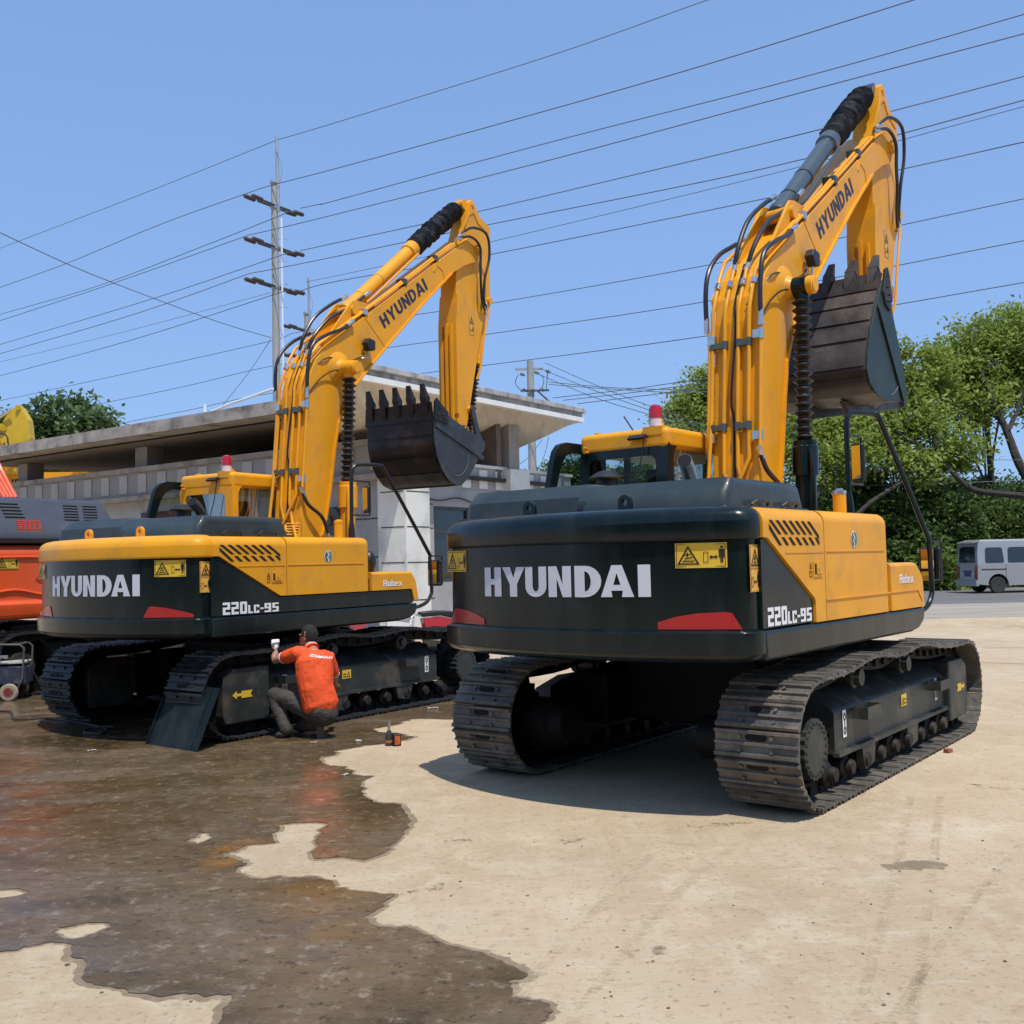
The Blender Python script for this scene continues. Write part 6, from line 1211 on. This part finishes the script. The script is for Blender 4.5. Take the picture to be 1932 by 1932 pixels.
wire([(566, 549), X2(0, 792), X2(425, 718), X2(1235, 553), (1932, 268), (2010, 248)], 41, 28.3, .021, 'sixth thick wire down right of the tall pole')
wire([(-60, 767), (0, 756), (255, 701), (509, 644), (577, 624), (917, 574), (1352, 497), (1932, 375), (2010, 357)], 78, 35.5, .024, 'long wire crossing the whole sky just above the middle bucket arm\'s lower half')
wire([(60, 787), (172, 765), (340, 731), (511, 691), (739, 655), (917, 631), (1332, 569), (1932, 454), (2010, 438)], 73, 35.5, .024, 'long wire low across the sky, second from the lowest')
wire([(100, 825), (211, 802), (360, 773), (511, 742), (820, 701.5), (1332, 634), (1932, 533), (2010, 519)], 73, 36, .024, 'lowest of the long wires crossing the sky')
wire([(-60, 410), (0, 439), (150, 508), (301, 567), (420, 610), (511, 637)], 27, 41.8, .018, 'wire sloping down rightwards from the left edge to the tall pole', WIRT)
wire([(511, 640), (470, 702), (408, 780), (370, 828)], 41.8, 39.5, .016, 'pale guy wire slanting down left from the tall pole to the roof', WIRT)
ZO = lambda u, v: (926.4+u*.18188, 638.9+v*.18188)
for k, (a, c_, e, l) in enumerate((((560, 250), (1130, 500), (1800, 755), 'uppermost of three wires slanting from the slim pole down to the beacon'), ((500, 305), (1080, 540), (1740, 775), 'middle of three wires slanting from the slim pole down to the beacon'), ((440, 345), (1060, 605), (1680, 800), 'lowest of three wires slanting from the slim pole down to the beacon'))):
    wire([ZO(*a), ZO(*c_), ZO(*e), ZO(e[0]+600, e[1]+200)], 50, 40, .02, l, cat='cable')
for k, (a, c_, e, l) in enumerate((((640, 615), (1400, 530), (1932, 455), 'upper of three cables rising right from the canopy corner'), ((750, 640), (1400, 568), (1932, 500), 'middle of three cables rising right from the canopy corner'), ((900, 675), (1400, 615), (1932, 550), 'lower of three cables rising right from the canopy corner'))):
    wire([ZO(*a), ZO(*c_), ZO(*e), (1340, 714+k*9), (1420, 706+k*9)], 48, 40, .022, l, cat='cable')
wire([ZO(600, 450), ZO(1200, 505), ZO(1932, 530), (1345, 733)], 50, 46, .022, 'upper of the two nearly level cables right of the slim pole', cat='cable'); wire([ZO(600, 475), ZO(1200, 520), ZO(1932, 560), (1345, 738)], 50, 46, .022, 'lower of the two nearly level cables right of the slim pole', cat='cable')
wire([ZO(600, 1020), ZO(540, 1250), ZO(420, 1470)], 48, 47, .018, 'thin cable hanging from the canopy down past the slim pole', cat='cable'); wire([ZO(530, 1050), ZO(400, 1220), ZO(290, 1305)], 46, 44, .018, 'thin cable looping from the canopy edge to its column', cat='cable')
wire([(1480, 1003-85), (1700, 915), (1932, 906), (2050, 902)], 44, 40, .02, 'telephone cable running right through the tree tops above the van', cat='cable'); wire([(1480, 872), (1700, 866), (1932, 868), (2050, 868)], 46, 42, .016, 'upper thin telephone cable behind the trees above the van', cat='cable')
# ------------------------------------------------------------------ trees
def leafmat(name, ca, cb):
    m = bpy.data.materials.new(name); m.use_nodes = True; n = m.node_tree; b = n.nodes['Principled BSDF']; L = n.links.new
    a = n.nodes.new('ShaderNodeAttribute'); a.attribute_name = 'tint'; c = ramp(n, a.outputs['Fac'], [(0, ca), (1, cb)]); L(c, b.inputs['Base Color']); b.inputs['Roughness'].default_value = .55; b.inputs['Specular IOR Level'].default_value = .35
    t = n.nodes.new('ShaderNodeBsdfTranslucent'); L(c, t.inputs[0]); mx = n.nodes.new('ShaderNodeMixShader'); mx.inputs[0].default_value = .45; L(b.outputs[0], mx.inputs[1]); L(t.outputs[0], mx.inputs[2]); L(mx.outputs[0], n.nodes['Material Output'].inputs[0]); return m
LF1 = leafmat('bright_leaves', (.13, .19, .03), (.40, .48, .10)); LF2 = leafmat('dark_leaves', (.045, .085, .018), (.15, .225, .05)); LF3 = leafmat('broad_leaves', (.05, .10, .03), (.15, .22, .08)); LF4 = leafmat('vine_leaves', (.07, .13, .02), (.22, .30, .06))
BRK = mat('bark', (.045, .036, .028), .9, var=.4, vscale=6, bump=.5, bscale=14)
RNG = np.random.default_rng(5)
def leaves(name, m, blobs, per, size, par=None, spread=.45, ncl=26, droop=0, hollow=.55):
    """blobs: (center, rx, ry, rz); clusters on and in each blob, leaves round each cluster"""
    P = []; S = []
    for c, rx, ry, rz in blobs:
        k = max(4, int(ncl*(rx*ry*rz)**(2/3)/2.2)); d = RNG.normal(size=(k, 3)); d /= np.linalg.norm(d, axis=1)[:, None]
        r = RNG.uniform(hollow, 1.0, k)**.6; cc = np.array(c)+d*r[:, None]*np.array([rx, ry, rz])
        sc = spread*RNG.uniform(.6, 1.35, k)
        n = per; q = cc[:, None, :]+RNG.normal(size=(k, n, 3))*sc[:, None, None]*np.array([1, 1, .62]); P.append(q.reshape(-1, 3)); S.append(np.repeat(RNG.uniform(0, 1, k), n))
    P = np.concatenate(P); tint = np.concatenate(S)*.6+RNG.uniform(0, .4, len(P)); N = len(P)
    nr = RNG.normal(size=(N, 3)); nr[:, 2] = np.abs(nr[:, 2])+.35; nr /= np.linalg.norm(nr, axis=1)[:, None]
    a = RNG.normal(size=(N, 3)); a -= (a*nr).sum(1)[:, None]*nr; a /= np.linalg.norm(a, axis=1)[:, None]; bb = np.cross(nr, a)
    s = size*RNG.uniform(.6, 1.4, N)[:, None]
    V = np.stack([P-a*s*.9, P-bb*s*.45+a*s*.1, P+a*s*.9-nr*s*.2, P+bb*s*.45+a*s*.1], 1).reshape(-1, 3)
    me = bpy.data.meshes.new(name); me.vertices.add(4*N); me.vertices.foreach_set('co', V.ravel()); me.loops.add(4*N); me.loops.foreach_set('vertex_index', np.arange(4*N, dtype=np.int32)); me.polygons.add(N); me.polygons.foreach_set('loop_start', np.arange(0, 4*N, 4, dtype=np.int32)); me.polygons.foreach_set('loop_total', np.full(N, 4, dtype=np.int32)); me.update()
    at_ = me.attributes.new('tint', 'FLOAT', 'FACE'); at_.data.foreach_set('value', tint.astype(np.float32)); me.materials.append(m)
    o = bpy.data.objects.new(name, me); COL.objects.link(o)
    if par: o.parent = par; o.matrix_parent_inverse = Matrix.Translation(-Vector(par.location))
    return o
def blobpx(px, py, Y, rpx, rpz=None, ry=None):
    p = at(px, py, Y); k = Y/CF; return ((p.x, p.y, p.z), rpx*k, (ry or rpx*k*.8), (rpz or rpx)*k)
def limb(par, pts, r0, r1):
    P_ = catmull([Vector(p) for p in pts], 5); rs = [.72*(r0+(r1-r0)*i/(len(P_)-1)) for i in range(len(P_))]; b = MB(); b.tube(P_, rs, 8); o = b.build('trunk', BRK); o.parent = par; o.matrix_parent_inverse = Matrix.Translation(-Vector(par.location)); return o
def branch(par, pts, r0, r1):
    o = limb(par, pts, r0, r1); o.name = 'branch'; return o
def tree(base, label, blobs, m, per, size, trunk=(.22, .10), top=None, ncl=26, spread=.45, group='trees along the far roadside', kind='tree', extra=()):
    t = empty('tree', base, label=label, cat='tree', group=group); c = Vector(blobs[0][0]); b0 = Vector(base)
    limb(t, [b0-Vector((0, 0, .2)), b0.lerp(c, .4)+Vector((.25, 0, 0)), c+Vector((0, 0, .4))], *trunk)
    for i, bl in enumerate(blobs[1:6]):
        e = Vector(bl[0]); s_ = b0.lerp(c, .35+.1*(i % 3)); branch(t, [s_, s_.lerp(e, .5)+Vector((0, 0, .3)), e], trunk[1]*.7, .03)
    for pts, r0, r1 in extra: branch(t, pts, r0, r1)
    leaves('crown', m, blobs, per, size, t, spread, ncl); return t
Yt = 46
def gb(px, Y): p = at(px, 1100, Y); return (p.x, p.y, gz(Y))
tree(gb(1870, 47), 'tallest bright green tree at the right, its crown rising above the van', [blobpx(1850, 690, 47, 70, 55), blobpx(1845, 630, 47, 45, 40), blobpx(1920, 650, 47, 60, 45), blobpx(1790, 690, 47, 50, 50), blobpx(1895, 720, 47, 55, 35), blobpx(1770, 740, 46, 60, 45), blobpx(1840, 760, 46, 60, 40), blobpx(1960, 720, 47, 60, 70), blobpx(1905, 600, 47, 35, 25)], LF1, 150, .125, (.30, .12), ncl=34, spread=.42,
     extra=[([at(2010, 1000, 44), at(1932, 892, 44), at(1900, 815, 44.5), at(1870, 748, 45), at(1850, 700, 45.5)], .34, .10), ([at(1900, 815, 44.5), at(1922, 770, 45), at(1932, 730, 45)], .16, .05), ([at(1885, 790, 45), at(1850, 770, 45), at(1820, 745, 46)], .12, .04)])
tree(gb(1700, 44), 'bright green tree in the middle of the row, directly right of the raised bucket', [blobpx(1700, 780, 44, 65, 50), blobpx(1670, 820, 43, 55, 45), blobpx(1740, 700, 45, 48, 45), blobpx(1700, 690, 44, 35, 40), blobpx(1760, 830, 43, 60, 40), blobpx(1800, 860, 43, 50, 30), blobpx(1640, 860, 42, 50, 40), blobpx(1725, 880, 42, 50, 28)], LF1, 150, .12, (.26, .11), ncl=34, spread=.42,
     extra=[([at(2050, 950, 41), at(1932, 936, 41), at(1840, 925, 41.5), at(1805, 900, 41.5), at(1770, 866, 42), at(1701, 821, 42), at(1650, 790, 42)], .22, .06), ([at(1770, 866, 42), at(1760, 820, 42), at(1750, 790, 43)], .10, .03), ([at(1590, 1000, 41), at(1640, 950, 41), at(1700, 910, 41.5), at(1730, 880, 42)], .16, .05)])
tree(gb(1560, 45), 'bright tree behind the raised bucket and handrail', [blobpx(1560, 830, 45, 60, 50), blobpx(1510, 800, 44, 50, 60), blobpx(1590, 790, 46, 50, 40), blobpx(1560, 880, 43, 55, 40), blobpx(1500, 870, 43, 40, 40), blobpx(1620, 800, 45, 40, 30)], LF1, 150, .12, (.26, .11), ncl=34, spread=.42, extra=[([at(1530, 1080, 42), at(1528, 960, 42), at(1500, 880, 43)], .16, .05), ([at(1528, 960, 42), at(1570, 890, 42.5), at(1600, 850, 43)], .12, .04)])
tree(gb(1545, 55), 'tree whose tip shows between boom and bucket teeth', [blobpx(1545, 590, 52, 28, 26), blobpx(1548, 640, 52, 45, 40), blobpx(1545, 700, 52, 60, 50), blobpx(1540, 770, 52, 70, 50)], LF2, 110, .13, (.25, .1))
tree(gb(1330, 50), 'rounded green tree between the cab beacon and the raised boom', [blobpx(1320, 770, 50, 48, 38), blobpx(1335, 725, 50, 30, 28), blobpx(1285, 790, 50, 32, 28), blobpx(1370, 740, 51, 50, 60), blobpx(1270, 820, 49, 25, 25), blobpx(1330, 830, 49, 60, 40), blobpx(1400, 800, 49, 60, 60)], LF1, 150, .125, (.26, .1), ncl=34, spread=.40)
tree(gb(1080, 75), 'low rounded tree seen through the open cab door', [blobpx(1090, 905, 70, 42, 34), blobpx(1065, 895, 70, 30, 24), blobpx(1120, 890, 70, 30, 30)], LF2, 150, .16, (.2, .1), ncl=20)
tree(gb(1180, 78), 'low distant tree seen through the rear cab window', [blobpx(1200, 905, 75, 45, 26), blobpx(1165, 915, 75, 40, 30), blobpx(1235, 900, 75, 35, 30)], LF2, 140, .17, (.2, .1), ncl=20)
tree(gb(1030, 80), 'small yellowish tree between the canopy plinth and the open cab door', [blobpx(1035, 905, 78, 22, 18), blobpx(1005, 915, 78, 18, 16), blobpx(1020, 925, 78, 30, 20)], LF1, 100, .17, (.2, .1), ncl=16)
tree(gb(120, 62), 'large-leaved tree rising behind the left end of the pavilion roof', [blobpx(110, 830, 60, 60, 36), blobpx(60, 815, 60, 50, 36), blobpx(10, 830, 60, 50, 40), blobpx(160, 800, 58, 30, 20), blobpx(105, 770, 59, 18, 16), blobpx(135, 775, 59, 20, 14), blobpx(175, 785, 58, 18, 12), blobpx(195, 805, 58, 15, 10), blobpx(185, 835, 58, 25, 18), blobpx(90, 870, 60, 90, 26)], LF3, 90, .22, (.3, .12), ncl=24, spread=.6, group='trees along the far roadside')
# undergrowth behind the van and the far wood
def bush(px, py, Y, rx, rz, m, label, name='bush', per=120, size=.12, ncl=26):
    bl = blobpx(px, py, Y, rx, rz); t = empty(name, (bl[0][0], bl[0][1], gz(Y)), label=label, cat='bush', group='bushes under the roadside trees'); limb(t, [(bl[0][0], bl[0][1], gz(Y)), bl[0]], .06, .03)
    bls = [bl]+[((bl[0][0]+RNG.uniform(-.7, .7)*bl[1], bl[0][1], bl[0][2]+RNG.uniform(-.5, .6)*bl[3]), bl[1]*.5, bl[2]*.5, bl[3]*.5) for _ in range(3)]
    leaves('foliage', m, bls, per, size, t, .34, ncl)
bush(1775, 1080, 40.5, 36, 38, LF4, 'sunny yellow-green vine thicket left of the van', per=110, size=.15)
bush(1745, 1040, 42, 40, 50, LF2, 'dark leafy bush just left of the vine thicket'); bush(1690, 1060, 42, 40, 50, LF2, 'dark bush over the yellow toolbox')
bush(1800, 980, 43, 50, 45, LF2, 'dark bush above the rear of the van'); bush(1870, 980, 44, 55, 45, LF2, 'dark bush above the van roof'); bush(1935, 985, 44, 50, 50, LF2, 'dark bush above the van at the right edge')
bush(1700, 980, 43, 60, 50, LF2, 'dark bush behind the slanting handrail'); bush(1610, 1000, 43, 55, 60, LF2, 'dark bush behind the handrail mirror'); bush(1540, 1020, 43, 50, 60, LF2, 'dark bush behind the boom cylinder')
bush(1650, 930, 45, 55, 40, LF3, 'mid-green bush high behind the handrail', size=.16); bush(1760, 930, 46, 55, 35, LF3, 'mid-green bush below the sweeping limb', size=.16); bush(1850, 945, 47, 50, 30, LF3, 'feathery mid-green bush below the long limb', size=.16)
o = leaves('undergrowth', LF3, [((at(x, 1030, 50).x, 50+RNG.uniform(0, 6), 2.2+RNG.uniform(0, 1.4)), 2.0, 1.6, 2.2) for x in range(1440, 2080, 42)], 90, .16, None, .5, 22); tag(o, 'dense dark undergrowth filling the wood behind the roadside trees', 'undergrowth', kind='stuff')
o = leaves('far_wood', LF2, [((at(x, 1000, 90).x, 90+RNG.uniform(0, 10), 3.0+RNG.uniform(0, 2.2)), 3.2, 2.5, 3.2) for x in list(range(-700, 140, 60))+list(range(980, 2300, 48))], 60, .3, None, .9, 14); tag(o, 'far belt of trees closing the horizon', 'wood', kind='stuff')
o = leaves('weeds', LF2, [((at(x, 1110, 41.5).x, 41.3+RNG.uniform(0, 1.2), .35+RNG.uniform(0, .3)), .7, .4, .35) for x in range(1480, 1990, 16)], 60, .09, None, .18, 10); tag(o, 'low weeds and fallen leaves along the roadside', 'weeds', kind='stuff')
# ------------------------------------------------------------------ van, car, motorcycles
VP = at(1846, 1118, 36.2); t = empty('van', (VP.x, 36.2, gz(36.2)), R(3), label='silver minivan with dark windows parked at the roadside under the trees', cat='van')
SIL = mat('silver_van_paint', (.36, .365, .36), .3, metal=.25, var=.04, coat=.5, dirt=(.35, .36, .36), dirtamt=.4, dscale=1.5); TYR = mat('tyre', (.045, .042, .038), .9, var=.3); DKR = mat('lamp_dark_red', (.20, .015, .02), .2, coat=.5); TRIM = mat('dark_trim', (.03, .032, .035), .5)
def vside(y0, y1, prof, m, nm, bev=.05, par=None, pred=None):
    b = MB(); b.prism(prof, y0, y1, 'y', bev, 3, pred); return b.build(nm, m, par or t)
low = [(.0, .34), (.30, .30), (.42, .30)]+[(.75+.37*math.cos(R(a)), .32+.37*math.sin(R(a))) for a in range(178, 0, -12)]+[(1.12, .28), (2.75, .28)]+[(3.1+.36*math.cos(R(a)), .32+.36*math.sin(R(a))) for a in range(178, 0, -12)]+[(3.75, .3), (3.8, .8), (3.5, 1.02), (.02, 1.02)]
body = vside(0, 1.5, low, SIL, 'body', .03, None, lambda m_, d: False)
up = [(.02, 1.02), (3.5, 1.02), (2.95, 1.72), (2.7, 1.84), (.22, 1.84), (.10, 1.78), (.04, 1.4)]
b = MB(); b.loft([[(x, .0+(z-1.02)*.10, z) for x, z in up], [(x, 1.5-(z-1.02)*.10, z) for x, z in up]]); b.build('cabin', SIL, t, smooth=30)
b = MB(); b.loft([[(.14, .12, 1.835), (2.75, .12, 1.835), (2.75, 1.38, 1.835), (.14, 1.38, 1.835)], [(.25, .2, 1.90), (2.6, .2, 1.90), (2.6, 1.3, 1.90), (.25, 1.3, 1.90)]]); b.prism([(-.05, 1.78), (.22, 1.84), (.22, 1.88), (-.04, 1.82)], .15, 1.35, 'y'); b.build('roof', SIL, t)
for x0, x1 in ((.30, .98), (1.12, 1.95), (2.08, 2.85)):
    b = MB(); y_ = lambda z: (z-1.02)*.10-.012
    q = [(x0+.03, 1.08), (x1-.03, 1.08), (x1, 1.14), (x1-.04, 1.58), (x1-.1, 1.62), (x0+.1, 1.62), (x0+.03, 1.57), (x0, 1.14)]
    b.loft([[(x, y_(z), z) for x, z in q], [(x, y_(z)+.02, z) for x, z in q]]); b.build('side_window', DGL, t)
b = MB(); q = [(.18, 1.10), (1.32, 1.10), (1.28, 1.60), (1.2, 1.66), (.3, 1.66), (.22, 1.60)]; xx = lambda z: .035+(z-1.02)*.03-.025+(.05 if z > 1.6 else 0)
b.loft([[(xx(z)-.01, y, z) for y, z in q], [(xx(z)+.03, y, z) for y, z in q]]); b.build('rear_window', DGL, t)
b = MB(); b.box(-.07, .05, -.01, 1.51, .26, .46, .03); b.build('bumper', SIL, t); b = MB(); b.box(-.025, 0, .02, .17, .52, .98, .008); b.build('tail_lamp', DKR, t); b = MB(); b.box(-.025, 0, 1.33, 1.48, .52, .98, .008); b.build('tail_lamp', DKR, t)
b = MB(); b.box(-.012, .0, .5, .95, .60, .76); b.build('number_plate', mat('blue_plate', (.03, .05, .20), .5), t); b = MB(); b.box(-.03, 0, .42, 1.05, .78, .81); b.build('plate_trim', TRIM, t)
b = MB(); b.box(.15, 1.05, -.008, 0, .83, .87); b.build('door_rail', TRIM, t)
b = MB(); b.box(1.03, 1.04, -.006, .02, .35, 1.02); b.box(2.0, 2.01, -.006, .02, .35, 1.02); b.build('door_gap', VOID, t)
for x in (.75, 3.1):
    for y in (.02, 1.30):
        b = MB(); b.lathe([(0, .17), (0, .27), (.03, .29), (.15, .29), (.18, .27), (.18, .17)], (x, y, .30), (x, y+.18, .30), 26); wh = b.build('wheel', TYR, t); b = MB(); b.lathe([(.02, .17), (.03, .16), (.02, .10), (-.005+.02, .07), (.0, .05)], (x, y, .30), (x, y+.18, .30), 20); b.build('rim', mat('steel_rim', (.16, .15, .14), .5, metal=.5), wh)
b = MB(); b.box(.1, 3.6, .1, 1.4, .32, .6); b.build('underbody', VOID, t)
CPX = at(1683, 1078, 33); t = empty('car', (CPX.x-.2, 33, gz(33)), R(165), label='dark parked car glimpsed behind the yellow toolbox of the right excavator', cat='car')
prof = [(.0, .35), (.1, .8), (1.0, .95), (1.5, 1.38), (2.8, 1.42), (3.6, 1.0), (4.3, .9), (4.35, .4), (3.9, .3), (.4, .3)]
vside(-.85, .85, prof, mat('dark_blue_car', (.02, .025, .045), .25, coat=.6), 'body', .05, None, lambda m_, d: abs(abs(m_.y)-.85) < .01)
b = MB(); b.prism([(1.12, 1.0), (1.55, 1.36), (2.75, 1.38), (3.4, 1.02)], -.86, .86, 'y'); b.build('window', DGL, t)
for x in (.85, 3.5):
    for y in (-.86, .68): b = MB(); b.lathe([(0, .15), (0, .29), (.02, .31), (.16, .31), (.18, .29), (.18, .15)], (x, y, .31), (x, y+.18, .31), 22); b.build('wheel', TYR, t)
MRED = mat('motorcycle_red', (.42, .012, .035), .25, coat=.6)
def moto(loc, rz, label):
    t = empty('motorcycle', loc, rz, label=label, cat='motorcycle', group='red motorcycles by the white pillar')
    for x in (0, 1.25):
        b = MB(); b.lathe([(0, .20), (0, .26), (.03, .285), (.07, .285), (.10, .26), (.10, .20)], (x, -.05, .285), (x, .05, .285), 24); wh = b.build('wheel', TYR, t)
        b = MB(); b.lathe([(.0, .04), (0, .07), (.08, .07), (.08, .04)], (x, -.04, .285), (x, .04, .285), 12)
        for k in range(6): a = k*math.pi/3; b.tube([(x, 0, .285), (x+.2*math.cos(a), 0, .285+.2*math.sin(a))], .012, 5)
        b.build('spokes', GALV, wh)
    b = MB(); b.prism([(-.25, .50), (.05, .42), (.45, .40), (.75, .30), (.95, .34), (1.05, .75), (1.15, 1.0), (1.0, .98), (.9, .62), (.6, .60), (.1, .72), (-.3, .70)], -.12, .12, 'y', .03, 2); b.build('fairing', MRED, t)
    b = MB(); b.prism([(-.32, .72), (.1, .74), (.58, .62), (.62, .70), (.3, .82), (-.05, .84), (-.35, .82)], -.13, .13, 'y', .035, 3); b.build('seat', BLK, t)
    b = MB(); b.tube([(1.25, 0, .285), (1.12, 0, .75), (1.02, 0, 1.02)], .03, 8); b.tube([(.98, -.32, 1.08), (1.03, -.1, 1.02), (1.03, .1, 1.02), (.98, .32, 1.08)], .014, 6); b.box(.1, .6, -.1, .1, .2, .42, .03); b.build('fork_engine', TB, t)
    b = MB(); b.tube([(.2, -.13, .25), (-.2, -.14, .30), (-.35, -.14, .38)], .03, 8); b.tube([(-.34, -.12, .74), (-.42, 0, .78), (-.34, .12, .74)], .012, 6, 3); b.build('exhaust_rack', CHR, t)
    return t
p = at(822, 1190, 20.5); moto((p.x, 20.5, 0), R(25), 'red motorcycle with black seat in front of the white pillar, between the two excavators')
p = at(742, 1190, 21.5); moto((p.x-.75, 21.6, 0), R(250), 'red motorcycle glimpsed left of the pillar under the middle excavator')
b = MB(); c_ = at(760, 1175, 20.7); b.box(c_.x-.33, c_.x+.2, 20.55, 20.95, c_.z-.12, c_.z+.14, .06, 4)
rr = random.Random(3)
for v_ in b.bm.verts: v_.co += Vector((rr.uniform(-1, 1), rr.uniform(-1, 1), rr.uniform(-1, 1)))*.03
tag(b.build('white_cloth', WHT2), 'crumpled white cloth heaped over a motorcycle seat left of the pillar', 'cloth')
b = MB(); c_ = at(760, 1192, 20.7); b.box(c_.x-.35, c_.x+.22, 20.5, 20.98, .0, c_.z+.06, .05); tag(b.build('storage_crate', BLK), 'dark crate beneath the crumpled white cloth', 'crate')
b = MB(); ML = Matrix.Translation(LPOS) @ Matrix.Rotation(LYAW, 4, 'Z'); ell(b, ML @ Vector((.45, -1.02, 1.80)), .09, .09, .14); b.box(*( (ML @ Vector((.45, -1.02, 0))).x-.06, (ML @ Vector((.45, -1.02, 0))).x+.06), (ML @ Vector((.45, -1.02, 0))).y-.06, (ML @ Vector((.45, -1.02, 0))).y+.06, 1.665, 1.75); tag(b.build('tool_bag', BLK), 'small black bag standing on the middle excavator\'s yellow toolbox', 'bag')

# unseen trees added behind the camera to darken reflections in the glossy paint
rk = np.random.default_rng(8)
o = leaves('reflection_trees', LF2, [((x+rk.uniform(-2, 2), -24+rk.uniform(-3, 3), 2.5+z_), 3.6, 2.6, 2.8) for x in range(-48, 52, 5) for z_ in (0, 3.6)], 50, .34, None, .8, 26); tag(o, 'belt of trees added outside the frame to darken the paint reflections', 'wood', kind='stuff')
